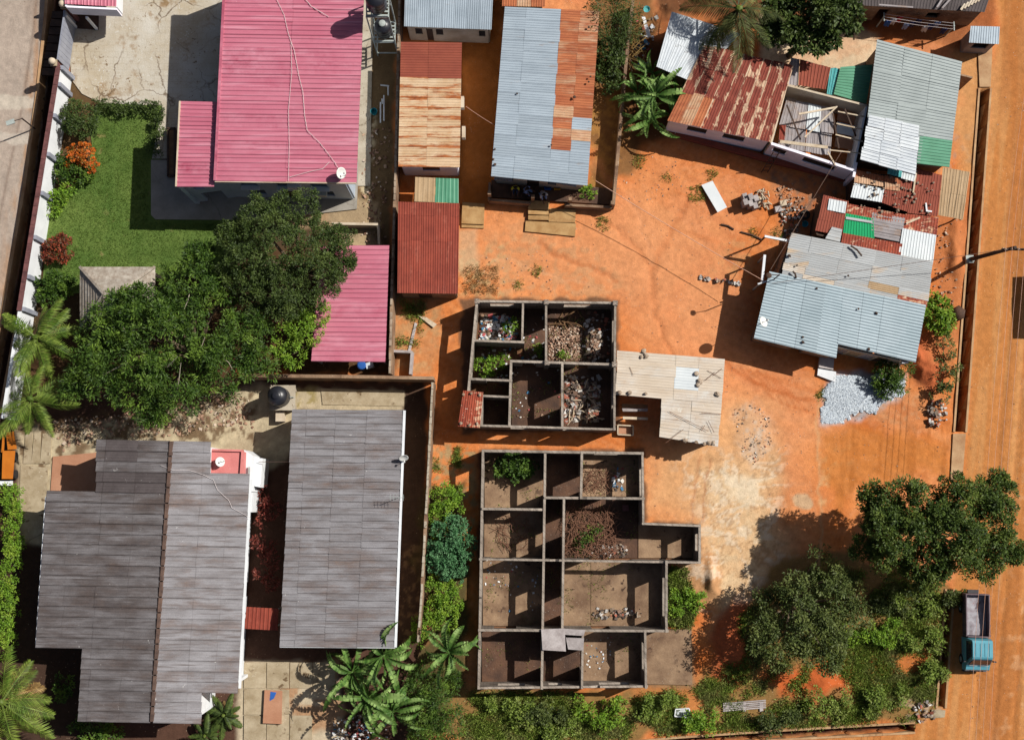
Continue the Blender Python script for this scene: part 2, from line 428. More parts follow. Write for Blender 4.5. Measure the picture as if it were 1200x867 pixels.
# foliage
m['leaf_dark'] = leafmat('leaf_dark', C(50, 68, 30), C(82, 102, 46), C(98, 116, 56), 1.3)
m['leaf_mid'] = leafmat('leaf_mid', C(52, 80, 28), C(84, 114, 40), C(120, 150, 56), .9)
m['leaf_bright'] = leafmat('leaf_bright', C(100, 138, 38), C(128, 166, 50), C(156, 184, 64), 1.5)
m['leaf_olive'] = leafmat('leaf_olive', C(68, 84, 40), C(100, 114, 58), C(124, 136, 74), 1.0)
m['leaf_tree'] = leafmat('leaf_tree', C(54, 76, 30), C(92, 114, 46), C(114, 132, 58), 1.0)
m['leaf_blue'] = leafmat('leaf_blue', C(58, 104, 62), C(88, 138, 90), C(112, 158, 110), 2)
m['leaf_red'] = leafmat('leaf_red', C(120, 52, 46), C(160, 84, 70), C(96, 56, 44), 2)
m['leaf_croton'] = leafmat('leaf_croton', C(54, 62, 32), C(176, 84, 56), C(110, 42, 36), 3)
m['petal_orange'] = leafmat('petal_orange', C(214, 100, 24), C(222, 124, 44), C(70, 96, 40), 3.5)
m['leaf_palm'] = leafmat('leaf_palm', C(104, 130, 46), C(140, 160, 70), C(90, 120, 40), 1.0)
m['leaf_coconut'] = leafmat('leaf_coconut', C(58, 70, 32), C(92, 102, 52), C(124, 130, 76), 1.0)
m['leaf_banana'] = leafmat('leaf_banana', C(70, 108, 44), C(112, 150, 68), C(150, 180, 104), 1.5)
m['grass'] = leafmat('grass', C(88, 118, 44), C(116, 142, 62), C(100, 128, 50), .6)
m['weed'] = leafmat('weed', C(124, 146, 60), C(158, 178, 84), C(160, 164, 100), .8)
m['leaf_lot'] = leafmat('leaf_lot', C(106, 130, 50), C(140, 162, 70), C(150, 162, 84), 1.2)
m['dry'] = leafmat('dry', C(176, 146, 92), C(150, 118, 70), C(196, 166, 110), 1.0)
m['lawn'] = M('lawn', C(82, 112, 42), C(112, 134, 60), .35, speck=[(C(140, 136, 80), 1.2, .25)], fine=.25, bump=.03, bscale=25)
# ---------------------------------------------------------------- ground, roads, drains
_tab = np.random.default_rng(3).random((256, 256)).astype(np.float32)
def vnoise(x, y):
    xi = np.floor(x).astype(int); yi = np.floor(y).astype(int)
    fx = x - xi; fy = y - yi
    fx = fx * fx * (3 - 2 * fx); fy = fy * fy * (3 - 2 * fy)
    a = _tab[xi & 255, yi & 255]; b = _tab[(xi + 1) & 255, yi & 255]
    c = _tab[xi & 255, (yi + 1) & 255]; d = _tab[(xi + 1) & 255, (yi + 1) & 255]
    return (a * (1 - fx) + b * fx) * (1 - fy) + (c * (1 - fx) + d * fx) * fy
def fbm(x, y, o=5, g=.5):
    t = np.zeros_like(x); a = 1.0; n = 0.0
    for i in range(o):
        t += a * vnoise(x * 2 ** i + 17.3 * i, y * 2 ** i + 5.1 * i); n += a; a *= g
    return t / n
def inside_dist(px, py, poly):
    """signed distance in pixels, positive inside"""
    d = np.full(px.shape, 1e9, dtype=np.float32); ins = np.zeros(px.shape, dtype=bool)
    n = len(poly)
    for i in range(n):
        x1, y1 = poly[i]; x2, y2 = poly[(i + 1) % n]
        ex, ey = x2 - x1, y2 - y1
        t = np.clip(((px - x1) * ex + (py - y1) * ey) / (ex * ex + ey * ey + 1e-9), 0, 1)
        d = np.minimum(d, (px - x1 - t * ex) ** 2 + (py - y1 - t * ey) ** 2)
        c = (y1 > py) != (y2 > py)
        with np.errstate(divide='ignore', invalid='ignore'):
            ins ^= c & (px < (x2 - x1) * (py - y1) / (y2 - y1 + 1e-12) + x1)
    d = np.sqrt(d)
    return np.where(ins, d, -d)
def sst(v, a, b):
    t = np.clip((v - a) / (b - a), 0, 1)
    return t * t * (3 - 2 * t)
def ell(px, py, cx, cy, rx, ry):
    return 1 - np.sqrt(((px - cx) / rx) ** 2 + ((py - cy) / ry) ** 2)

DRAINS = {
    'west': ([(60, -60), (55, 20), (46, 105), (30, 220), (4, 370), (-40, 600)], [(77, -60), (76, 20), (62, 105), (48, 220), (20, 370), (-22, 600)]),
    'east': ([(1148, 104), (1118.5, 506)], [(1160, 104), (1131, 506)]),
    'lower': ([(1109, 690), (1098, 829)], [(1117, 690), (1107, 829)]),
    'south': ([(640, 877), (800, 864), (900, 857), (1072, 847)], [(640, 885), (800, 872), (900, 866), (1072, 857)]),
}
def fine_axis(lo, hi, step, far):
    a = np.arange(lo, hi + step * .5, step)
    e = np.array([1, 2, 4, 8, 16, 32, 64, 128, 256, far]) * 10.0
    return np.concatenate([lo - e[::-1], a, hi + e])
ax = fine_axis(-40, 1240, 2.0, 600); ay = fine_axis(-40, 908, 2.0, 600)
PX, PY = np.meshgrid(ax, ay)
PX = PX.astype(np.float32); PY = PY.astype(np.float32)
n1 = fbm(PX / 60, PY / 60); n2 = fbm(PX / 60 + 40, PY / 60 + 9)
n3 = fbm(PX / 16 + 3, PY / 16, 4); n4 = fbm(PX / 160, PY / 160 + 70, 3)
wx = PX + (n1 - .5) * 46 + (n3 - .5) * 12; wy = PY + (n2 - .5) * 46 + (fbm(PX / 16 + 80, PY / 16, 4) - .5) * 12
sx = PX + (n3 - .5) * 10; sy = PY + (fbm(PX / 14 + 33, PY / 14, 3) - .5) * 10

rid = 1 - np.abs(2 * fbm(PX / 30 + 1.5 * n3, PY / 30 + 1.5 * n1, 5, .55) - 1)
rid2 = 1 - np.abs(2 * fbm(PX / 13 + 8 + n1, PY / 13 + n2, 4, .6) - 1)
def cv(r, g, b): return np.array(C(r, g, b)[:3], dtype=np.float32)
base = cv(220, 130, 70)[None, None, :] * np.ones(PX.shape + (3,), np.float32)
def lay(mask, c):
    global base
    base = base * (1 - mask[..., None]) + c[None, None, :] * mask[..., None]
lay(sst(n1, .42, .66) * .8, cv(230, 146, 84))
lay(sst(n2, .55, .75) * .7, cv(198, 102, 44))
lay(sst(n4, .5, .72) * .6, cv(222, 152, 108))
# wind- and water-drawn fans in the open yard
fan = fbm((PX * .8 + PY * .6) / 60, (PX * .6 - PY * .8) / 9, 4)
lay(sst(rid2, .88, .98) * .22, cv(176, 92, 46))
lay(sst(rid, .9, .98) * .3, cv(228, 158, 112))
lay(sst(fan, .48, .7) * .35, cv(236, 164, 108))
fan2 = fbm((PX * .95 + PY * .3) / 70 + 31, (PX * .3 - PY * .95) / 6, 3)
lay(sst(fan2, .55, .75) * .3, cv(200, 108, 50))
def zone(poly, c, soft=10, warp='w', amt=1.0, tex=None):
    x, y = (wx, wy) if warp == 'w' else ((sx, sy) if warp == 's' else (PX, PY))
    mk = sst(inside_dist(x, y, poly), -soft / 2, soft / 2) * amt
    if tex is not None: mk = mk * tex
    lay(mk, cv(*c))
    return mk
spk = sst(fbm(PX / 5 + 9, PY / 5, 3), .5, .68)
spk2 = sst(fbm(PX / 7 + 49, PY / 7, 3), .46, .62)
swirl = sst(fbm(PX / 26 + 2 * n3, PY / 26 + 2 * n1, 5, .6), .42, .6)
zone([(560, 255), (715, 250), (760, 215), (800, 260), (840, 330), (862, 415), (735, 402), (728, 350), (560, 340)], (230, 158, 108), 70, amt=.75)
zone([(770, 535), (860, 470), (960, 500), (950, 600), (840, 600), (760, 600)], (226, 160, 112), 60, amt=.6)
# yard around the sheds, pale trodden dirt
zone([(540, 290), (640, 262), (720, 300), (735, 352), (545, 352)], (206, 154, 110), 30, amt=.7, tex=spk2)
zone([(540, 300), (600, 285), (610, 350), (545, 350)], (196, 166, 120), 20, amt=.8, tex=spk)
zone([(537, 270), (560, 270), (560, 320), (537, 320)], (206, 176, 140), 8, 's', .6)
zone([(832, 285), (890, 290), (885, 340), (828, 330)], (206, 150, 100), 14, amt=.6, tex=spk2)
# wash of pale sand in front of the cream roof and the ruin
zone([(758, 530), (860, 475), (900, 480), (905, 560), (912, 650), (870, 715), (840, 740), (815, 690), (820, 620), (760, 600)], (222, 170, 120), 60, amt=.85)
zone([(822, 550), (900, 540), (912, 640), (880, 720), (845, 740), (826, 670), (822, 640)], (226, 184, 138), 60, amt=.9)
zone([(832, 560), (896, 552), (905, 645), (872, 710), (846, 725), (835, 660)], (228, 198, 158), 50, amt=.9, tex=.3 + .7 * swirl)
zone([(800, 655), (850, 650), (856, 700), (826, 716), (804, 700)], (198, 148, 104), 10, amt=.95)
zone([(824, 655), (850, 655), (854, 685), (834, 690)], (158, 108, 70), 8, amt=.7, tex=spk2)
zone([(800, 540), (915, 530), (920, 660), (870, 730), (805, 720), (815, 600)], (238, 222, 198), 40, amt=.55, tex=sst(rid, .86, .96))
zone([(800, 540), (915, 530), (920, 660), (870, 730), (805, 720), (815, 600)], (178, 138, 98), 40, amt=.6, tex=sst(rid2, .88, .97))
zone([(856, 565), (885, 562), (890, 600), (866, 610)], (234, 214, 184), 14, amt=.8, tex=swirl)
zone([(858, 480), (884, 472), (902, 490), (906, 520), (884, 545), (868, 530)], (206, 188, 170), 18, 's', .75, tex=.3 + .7 * spk)
lay(sst(ell(sx, sy, 942, 588, 12, 11), 0, .25) * .85, cv(206, 176, 140))
zone([(962, 525), (1000, 520), (1000, 545), (975, 545), (968, 590), (960, 590)], (222, 178, 126), 8, 's', .7, tex=spk2)
zone([(970, 510), (1120, 515), (1120, 556), (1040, 560), (970, 590)], (200, 126, 62), 20, amt=.7)
lay(sst(fbm((PX + .04 * PY) / 6, PY / 90, 3), .5, .7) * sst(inside_dist(PX, PY, [(985, 490), (1110, 495), (1110, 560), (985, 580)]), -8, 8) * .5, cv(176, 104, 48))
zone([(962, 497), (966, 460), (978, 438), (1010, 436), (1062, 440), (1056, 464), (1024, 484), (990, 496)], (186, 194, 202), 10, 's', .9)
# pebbly dirt by the gravel heap, red heap by the drain
zone([(985, 480), (1080, 455), (1110, 480), (1085, 505), (1000, 500)], (206, 150, 106), 16, amt=.8, tex=.4 + .6 * spk)
zone([(1068, 380), (1112, 385), (1110, 450), (1080, 470), (1068, 440)], (196, 106, 66), 14, amt=.9)
zone([(1090, 210), (1150, 200), (1130, 420), (1085, 420)], (196, 122, 76), 14, amt=.8)
zone([(1095, 160), (1140, 150), (1130, 200), (1095, 200)], (196, 150, 124), 10, amt=.8, tex=spk2)
zone([(1118, 60), (1165, 60), (1150, 205), (1118, 205)], (206, 156, 100), 14, amt=.7)
# lanes between the north sheds
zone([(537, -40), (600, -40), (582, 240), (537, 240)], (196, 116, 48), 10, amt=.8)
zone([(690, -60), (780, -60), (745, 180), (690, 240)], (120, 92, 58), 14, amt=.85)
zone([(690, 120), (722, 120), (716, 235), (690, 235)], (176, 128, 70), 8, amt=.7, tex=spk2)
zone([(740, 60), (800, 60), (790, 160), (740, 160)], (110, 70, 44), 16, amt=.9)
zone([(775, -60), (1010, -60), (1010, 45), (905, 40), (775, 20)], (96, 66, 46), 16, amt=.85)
zone([(890, 20), (1032, 40), (1020, 130), (890, 110)], (222, 202, 170), 10, 's', .9, tex=.7 + .3 * swirl)
zone([(1005, -60), (1172, -60), (1160, 60), (1030, 50), (1000, 40)], (150, 90, 54), 14, amt=.8)
zone([(900, 195), (1000, 205), (965, 285), (925, 285), (905, 240)], (130, 112, 96), 16, amt=.75, tex=.4 + .6 * spk)
# house yards, west half
zone([(30, 85), (315, 85), (315, 350), (20, 420)], (100, 78, 52), 8, 's')
zone([(418, -60), (470, -60), (458, 290), (385, 300), (385, 240), (420, 215)], (128, 104, 74), 8, 's')
zone([(424, 130), (440, 130), (436, 240), (420, 240)], (214, 196, 160), 6, 's', .9, tex=spk2)
zone([(385, 240), (445, 235), (445, 290), (385, 290)], (196, 172, 136), 8, 's', .9)
zone([(300, 225), (425, 232), (440, 262), (390, 300), (300, 290)], (170, 148, 118), 10, 's', .9)
zone([(455, 340), (520, 345), (510, 440), (452, 440)], (196, 150, 104), 14, amt=.9, tex=.5 + .5 * spk2)
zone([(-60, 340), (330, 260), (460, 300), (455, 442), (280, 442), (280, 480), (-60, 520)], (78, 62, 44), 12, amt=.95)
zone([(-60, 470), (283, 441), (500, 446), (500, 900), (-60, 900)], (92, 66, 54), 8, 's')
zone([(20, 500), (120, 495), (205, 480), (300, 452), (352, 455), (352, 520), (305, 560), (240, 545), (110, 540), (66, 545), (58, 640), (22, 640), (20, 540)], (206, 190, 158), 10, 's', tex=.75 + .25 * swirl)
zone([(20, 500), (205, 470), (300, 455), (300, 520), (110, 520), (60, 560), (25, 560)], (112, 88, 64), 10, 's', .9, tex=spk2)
zone([(345, 455), (476, 458), (476, 485), (345, 482)], (200, 184, 154), 6, 's', .9)
zone([(345, 455), (372, 455), (372, 482), (345, 482)], (150, 134, 80), 8, 's', .8, tex=spk2)
zone([(474, 450), (500, 450), (492, 760), (468, 760)], (86, 66, 54), 6, 's', .9)
zone([(474, 640), (500, 640), (495, 760), (466, 760)], (140, 110, 82), 6, 's', .8, tex=spk)
zone([(20, 640), (62, 640), (100, 760), (110, 910), (-10, 910), (-10, 640)], (74, 56, 46), 10, 's', .9)  # dark yard soil, with shade by the eaves and palm painted in
zone([(280, 775), (395, 775), (410, 900), (275, 900)], (208, 192, 164), 8, 's', .95)
zone([(320, 790), (400, 780), (410, 860), (340, 860)], (176, 130, 92), 14, 'w', .8, tex=swirl)
# soil under the shrubs beside the ruins, weedy lot to the south-east
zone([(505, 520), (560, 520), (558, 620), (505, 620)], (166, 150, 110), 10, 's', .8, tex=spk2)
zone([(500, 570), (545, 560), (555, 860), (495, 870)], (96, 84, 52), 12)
zone([(540, 806), (760, 806), (815, 802), (850, 770), (900, 660), (1000, 640), (1110, 690), (1098, 840), (800, 862), (540, 885)], (150, 116, 70), 14)
zone([(835, 730), (880, 700), (900, 780), (860, 810), (835, 800)], (196, 102, 62), 16, amt=.95)
zone([(900, 800), (960, 770), (1010, 780), (1000, 810), (920, 815)], (206, 104, 54), 16, amt=.95)
zone([(1010, 765), (1080, 770), (1085, 800), (1030, 805)], (200, 118, 62), 14, amt=.9)
zone([(740, 810), (830, 805), (830, 845), (760, 850)], (206, 130, 74), 14, amt=.8)
zone([(1060, 800), (1100, 800), (1095, 845), (1060, 845)], (196, 172, 148), 10, amt=.7, tex=spk2)
zone([(750, 735), (812, 735), (815, 806), (750, 806)], (156, 122, 88), 6, 's', .9)
for poly in ([(540, 350), (726, 350), (726, 506), (540, 506)], [(562, 526), (756, 526), (758, 612), (822, 612), (822, 660), (784, 660), (784, 742), (760, 806), (560, 806)]):
    zone(poly, (120, 88, 66), 5, 's', .95)
Zs = np.zeros_like(PX)
def stroke(pts, w_, c, amt, depth=0.0):
    global Zs
    d = np.full(PX.shape, 1e9, np.float32)
    for (x1, y1), (x2, y2) in zip(pts[:-1], pts[1:]):
        ex, ey = x2 - x1, y2 - y1
        t = np.clip(((sx - x1) * ex + (sy - y1) * ey) / (ex * ex + ey * ey), 0, 1)
        d = np.minimum(d, np.hypot(sx - x1 - t * ex, sy - y1 - t * ey))
    k = np.exp(-(d / w_) ** 2)
    lay(k * amt, cv(*c)); Zs -= depth * k
stroke([(690, 248), (722, 268), (748, 292), (763, 314)], 3, (186, 104, 58), .35, .04)
stroke([(806, 232), (790, 262), (772, 300), (763, 318), (764, 350), (773, 382), (786, 415)], 4, (186, 104, 58), .35, .04)
stroke([(735, 230), (752, 262), (760, 290), (764, 312)], 2, (226, 158, 112), .5, .03)
stroke([(632, 284), (652, 300), (690, 312), (720, 330)], 2.5, (180, 100, 56), .5, .05)
stroke([(560, 300), (600, 306), (648, 326), (700, 336)], 2, (226, 168, 124), .5, .03)
stroke([(720, 345), (760, 352), (800, 380), (812, 420)], 7, (224, 146, 96), .5)
stroke([(860, 250), (835, 300), (800, 330), (780, 380)], 9, (222, 142, 92), .45)
stroke([(700, 190), (720, 230), (735, 290)], 6, (224, 148, 100), .5)
stroke([(856, 440), (890, 480), (925, 500), (960, 495)], 5, (226, 150, 98), .5)
stroke([(850, 425), (905, 460), (955, 470)], 3, (188, 96, 44), .5)
stroke([(958, 470), (957, 520), (963, 600), (960, 680)], 1.6, (214, 170, 124), .6)
stroke([(822, 535), (815, 560), (812, 610)], 1.6, (178, 110, 70), .45)
stroke([(832, 540), (826, 570), (825, 610)], 1.6, (178, 110, 70), .45)
for k0 in range(5):
    stroke([(870 + 9 * k0, 430 + 3 * k0), (905 + 10 * k0, 470 + 3 * k0)], 1.5, (184, 92, 42), .45)
# roads
ROAD_E = [(1167, -4000), (1170, 40), (1162, 106), (1133, 505), (1118, 690), (1108, 838), (1075, 845), (1072, 858), (900, 867), (640, 885), (-4000, 1200), (-4000, 6000), (7000, 6000), (7000, -4000)]
re = sst(inside_dist(sx, sy, ROAD_E), -6, 6)
ru = PX + .087 * PY
rc = cv(200, 132, 74)[None, None, :] * np.ones_like(base)
st = fbm(ru / 7, PY / 130, 4)
st2 = fbm(ru / 22 + 9, PY / 260, 3)
k_ = sst(st, .45, .7)[..., None] * .5; rc = rc * (1 - k_) + cv(214, 160, 104) * k_
k_ = sst(st2, .5, .68)[..., None] * .55; rc = rc * (1 - k_) + cv(176, 108, 58) * k_
k_ = (sst(fbm(PX / 8 + 5, PY / 11, 4), .56, .7) * sst(ru, 1220, 1265))[..., None] * .5; rc = rc * (1 - k_) + cv(216, 168, 124) * k_
for rc0, rw0, ra0 in ((1214, 1.3, .35), (1219, 1.2, .3), (1236, 1.5, .4), (1242, 1.3, .35), (1262, 1.6, .35), (1268, 1.2, .3), (1283, 1.5, .3)):
    k_ = (np.exp(-((ru + 5 * (vnoise(PY / 120, PY * 0 + rc0) - .5) - rc0) / rw0) ** 2) * ra0 * (.4 + .9 * n1))[..., None]; rc = rc * (1 - k_) + cv(168, 100, 52) * k_
base = base * (1 - re[..., None]) + rc * re[..., None]
ROAD_W = [(-4000, -4000), (62, -4000), (58, 0), (46, 105), (30, 220), (4, 368), (-40, 600), (-4000, 3000)]
rw = sst(inside_dist(sx, PY, ROAD_W), -4, 4)
rc = cv(184, 168, 154)[None, None, :] * np.ones_like(base)
k_ = sst(fbm(PX / 40, PY / 70 + 4, 4), .45, .7)[..., None] * .6; rc = rc * (1 - k_) + cv(164, 146, 132) * k_
k_ = (sst(fbm(PX / 6, PY / 30 + 4, 4), .45, .7) * sst(PX + .14 * PY, 36, 60))[..., None] * .8; rc = rc * (1 - k_) + cv(186, 138, 96) * k_
ln = np.exp(-((PX - (43 - .16 * PY + 3 * np.sin(PY / 60))) / 1.6) ** 2)[..., None] * .5; rc = rc * (1 - ln) + cv(120, 96, 80) * ln
base = base * (1 - rw[..., None]) + rc * rw[..., None]
zone([(-60, 112), (43, 114), (41, 128), (-60, 122)], (206, 194, 178), 3, 's', .9)
zone([(-60, 150), (37, 156), (35, 170), (-60, 160)], (204, 192, 178), 3, 's', .9)
base = base * (.8 + .4 * fbm(PX / 4, PY / 4, 3))[..., None]

Z = (fbm(PX / 25, PY / 25, 4) - .5) * .07 + (n3 - .5) * .05
def mound(cx, cy, rx, ry, h):
    global Z
    e = np.clip(ell(wx, wy, cx, cy, rx, ry), 0, 1)
    Z = Z + h * (e * e * (3 - 2 * e)) * (.8 + .4 * n3)
mound(828, 682, 34, 34, 1.0); mound(1085, 428, 22, 34, .9); mound(1120, 300, 16, 40, .35)
mound(880, 508, 26, 34, .12); mound(598, 612, 26, 20, .25); mound(860, 760, 30, 40, .35); mound(960, 800, 40, 24, .3); mound(570, 380, 24, 24, .2)
flat = np.ones_like(Z)
for poly in ([(70, -40), (470, -40), (460, 300), (60, 350)], [(540, 345), (730, 345), (730, 512), (540, 512)], [(555, 518), (830, 518), (830, 815), (555, 815)]):
    flat *= 1 - .7 * sst(inside_dist(PX, PY, poly), -6, 6)
Z = (Z + Zs) * flat
Z = Z + .6 * np.clip(ell(PX, PY, 1006, 462, 44, 28), 0, 1)
Z = Z + .22 * (n3 - .5) * np.clip(ell(PX, PY, 828, 682, 40, 40), 0, 1) * 1.5
# the ruins stand on bare ground too: keep rubble low there
for kx in range(2):
    for (dx_, sgn) in ((-11, 1), (11, 1)):
        pass
rut = np.exp(-((ru - 1238) / 3.5) ** 2) + np.exp(-((ru - 1262) / 3.5) ** 2) + np.exp(-((ru - 1216) / 4) ** 2)
Z = Z * (1 - .6 * re) - .05 * rut * re * (.5 + n1)
DEEP = {'west': 1.0, 'east': 1.3, 'lower': 1.2, 'south': .8}
for k0, (l, r) in DRAINS.items():
    poly = l + r[::-1]
    d = inside_dist(PX, PY, poly)
    Z = np.where(d > (-1.0 if k0 == 'west' else 1.0), -DEEP[k0], Z)
    lay(sst(d, .5, 2.5), cv(64, 42, 34))
near = (np.abs(PX - 600) < 900) & (np.abs(PY - 433) < 700)
Z = np.where(near, Z, 0)

VX, VY = Wv(PX.astype(np.float64), PY.astype(np.float64))
ny, nx = PX.shape
idx = np.arange(ny * nx).reshape(ny, nx)
quads = np.stack([idx[1:, :-1], idx[1:, 1:], idx[:-1, 1:], idx[:-1, :-1]], -1).reshape(-1, 4)
cxm = (PX[:-1, :-1] + 1).ravel(); cym = (PY[:-1, :-1] + 1).ravel()
zid = np.zeros(len(quads), int)
zid[inside_dist(cxm, cym, ROAD_E) > 0] = 1
zid[inside_dist(cxm, cym, ROAD_W) > 0] = 2

def soilmat():
    k = NT('soil')
    at = k.n.new('ShaderNodeAttribute'); at.attribute_name = 'soil'
    nz = k.noise(k.tc, 9.0, 8, .75); nf = k.noise(k.tc, 45.0, 4, .7)
    v = k.math('ADD', .56, k.math('ADD', k.math('MULTIPLY', nz, .5), k.math('MULTIPLY', nf, .38)))
    c = k.hsv(at.outputs['Color'], v)
    vo = k.n.new('ShaderNodeTexVoronoi'); vo.inputs['Scale'].default_value = 5.0
    k.t.links.new(k.tc, vo.inputs['Vector'])
    f = k.math('MULTIPLY', k.ramp(vo.outputs['Distance'], .17, .1), k.ramp(k.noise(k.tc, .6, 4), .5, .62))
    c = k.mix(k.math('MULTIPLY', f, .55), c, C(226, 196, 166))
    vo2 = k.n.new('ShaderNodeTexVoronoi'); vo2.inputs['Scale'].default_value = 3.1
    k.t.links.new(k.tc, vo2.inputs['Vector'])
    f = k.math('MULTIPLY', k.ramp(vo2.outputs['Distance'], .12, .07), k.ramp(k.noise(k.tc, .45, 4), .52, .62))
    c = k.mix(k.math('MULTIPLY', f, .6), c, C(112, 74, 50))
    k.set('Base Color', c); k.set('Roughness', .95); k.set('Specular IOR Level', .1)
    h = k.math('ADD', k.noise(k.tc, 3.0, 8, .7), k.math('MULTIPLY', k.noise(k.tc, 22.0, 5, .7), .35))
    k.set('Normal', k.node('Bump', {'Strength': .8, 'Distance': .07, 'Height': h}))
    return k.m
m['soil'] = soilmat()
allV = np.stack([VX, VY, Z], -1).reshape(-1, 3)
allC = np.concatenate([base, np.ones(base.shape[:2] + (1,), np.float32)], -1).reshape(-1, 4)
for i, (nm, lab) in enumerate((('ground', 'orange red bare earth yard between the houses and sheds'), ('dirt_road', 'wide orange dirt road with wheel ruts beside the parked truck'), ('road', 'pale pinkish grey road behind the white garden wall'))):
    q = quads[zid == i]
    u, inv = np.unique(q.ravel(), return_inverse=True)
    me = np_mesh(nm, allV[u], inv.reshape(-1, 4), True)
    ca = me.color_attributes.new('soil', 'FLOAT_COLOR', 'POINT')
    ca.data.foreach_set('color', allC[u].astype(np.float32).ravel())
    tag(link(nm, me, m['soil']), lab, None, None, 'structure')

def slab(name, poly, z0, z1, mat, lab=None):
    o = MB().prism([W(x, y, z1) for x, y in poly], z0, z1).build(name, mat)
    return tag(o, lab, None, None, 'structure')

slab('driveway', [(72, -70), (305, -70), (305, 186), (178, 186), (190, 124), (118, 121), (96, 110), (84, 94), (79, 40)], -.1, .07, m['driveway'], 'cracked pale concrete driveway behind the gate')
slab('patio', [(177, 187.5), (305, 187.5), (420, 190), (418, 245), (300, 258), (182, 257), (177, 252)], -.1, .13, m['patio'], 'grey concrete patio round the pink roofed house')
slab('yard_strip', [(418, -30), (438, -30), (435, 128), (434, 218), (418, 218)], -.1, .07, m['concrete'], 'light concrete strip along the pink roofed house')
slab('lawn', [(104, 140), (118, 119), (191, 122), (189, 188), (182, 189), (182, 250), (300, 250), (292, 300), (235, 322), (182, 330), (60, 348), (50, 330), (58, 240), (78, 222), (102, 205), (108, 172)], -.1, .05, m['lawn'], 'trimmed green garden lawn')
slab('courtyard_slab', [(62, 535), (114, 530), (114, 590), (58, 590)], -.1, .08, m['terracotta'], 'bare terracotta coloured floor beside the grey gabled house')
slab('side_path', [(24, 545), (56, 548), (54, 622), (22, 640)], -.1, .06, m['tan_slab'], 'tan concrete path beside the clipped hedge')
for i, (x0, y0, x1, y1) in enumerate(((30, 505, 38, 543), (40, 505, 48, 543), (50, 508, 60, 543))):
    slab('path_slab', [(x0, y0), (x1, y0), (x1 - 1, y1), (x0 - 3, y1)], -.1, .07, m['tan_slab'], 'worn tan path slab north of the clipped hedge')
rr = random.Random(5)
for i in range(4):
    for j in range(3):
        x0 = 286 + i * 27; y0 = 776 + j * 31
        if (i, j) in ((2, 1), (3, 1), (3, 2)): continue
        slab('yard_slab', [(x0, y0), (x0 + 26, y0 + rr.uniform(-1, 1)), (x0 + 25.5, y0 + 30), (x0 - .5, y0 + 30)], -.1, .05 + rr.uniform(0, .03), m['tan_slab'], 'tan concrete yard slab south of the long grey roofed house')
slab('yard_slab', [(376, 455), (474, 458), (473, 476), (378, 474)], -.1, .06, m['tan_slab'], 'strip of cracked tan concrete north of the long grey roofed house')

# drains: open concrete channels
def drain(kind, name, lab):
    l, r = DRAINS[kind]
    rt = tag(bpy.data.objects.new(name, None), lab, None, None, 'structure')
    c = W(*l[0]); rt.location = (c.x, c.y, 0); col.objects.link(rt)
    dp = DEEP[kind]
    for side, pts, sg in (('drain_wall', l, -1), ('drain_wall', r, 1)):
        mb = MB()
        for i in range(len(pts) - 1):
            a, b = W(*pts[i]), W(*pts[i + 1])
            d = (b - a).normalized(); n = Vector((d.y, -d.x, 0)) * (-sg)
            if kind in ('south',): n = Vector((-d.y, d.x, 0)) * (-sg)
            t = .13; e = d * .005
            pa, pb = a - e, b + e
            if kind == 'west': t = .2
            ia, ib = pa - n * .02, pb - n * .02
            oa, ob = pa + n * (t - .02), pb + n * (t - .02)
            top = .09 + .004 * i
            bt = [(ia.x, ia.y, -dp - .2), (ib.x, ib.y, -dp - .2), (ob.x, ob.y, -dp - .2), (oa.x, oa.y, -dp - .2)]
            tp = [(x, y, top) for x, y, _ in bt]
            if sg * (1 if kind != 'south' else -1) < 0:
                bt, tp = bt[::-1], tp[::-1]
            mb.hexa(bt, tp)
        mb.build(side, m['drainwall'], rt)
    return rt
drain('west', 'roadside_drain', 'deep dark drain between the pale road and the white wall')
drain('east', 'roadside_drain', 'deep dark drain between the dirt road and the patchwork shacks')
drain('lower', 'roadside_drain', 'narrow drain beside the parked truck')
drain('south', 'roadside_drain', 'drain along the south edge of the weedy lot')
slab('culvert_slab', [(1117, 508), (1132, 508), (1128, 562), (1114, 562)], -.1, .1, m['drainwall'], 'flat concrete culvert slab at the end of the long drain')
slab('culvert_slab', [(1092, 831), (1108, 832), (1107, 840), (1091, 841)], -.1, .12, m['tan_slab'], 'small concrete culvert slab at the end of the drain beside the truck')
slab('culvert_slab', [(1146, 56), (1163, 56), (1161, 102), (1148, 102)], -.1, .1, m['drainwall'], 'concrete culvert slab by the small grey kiosk')
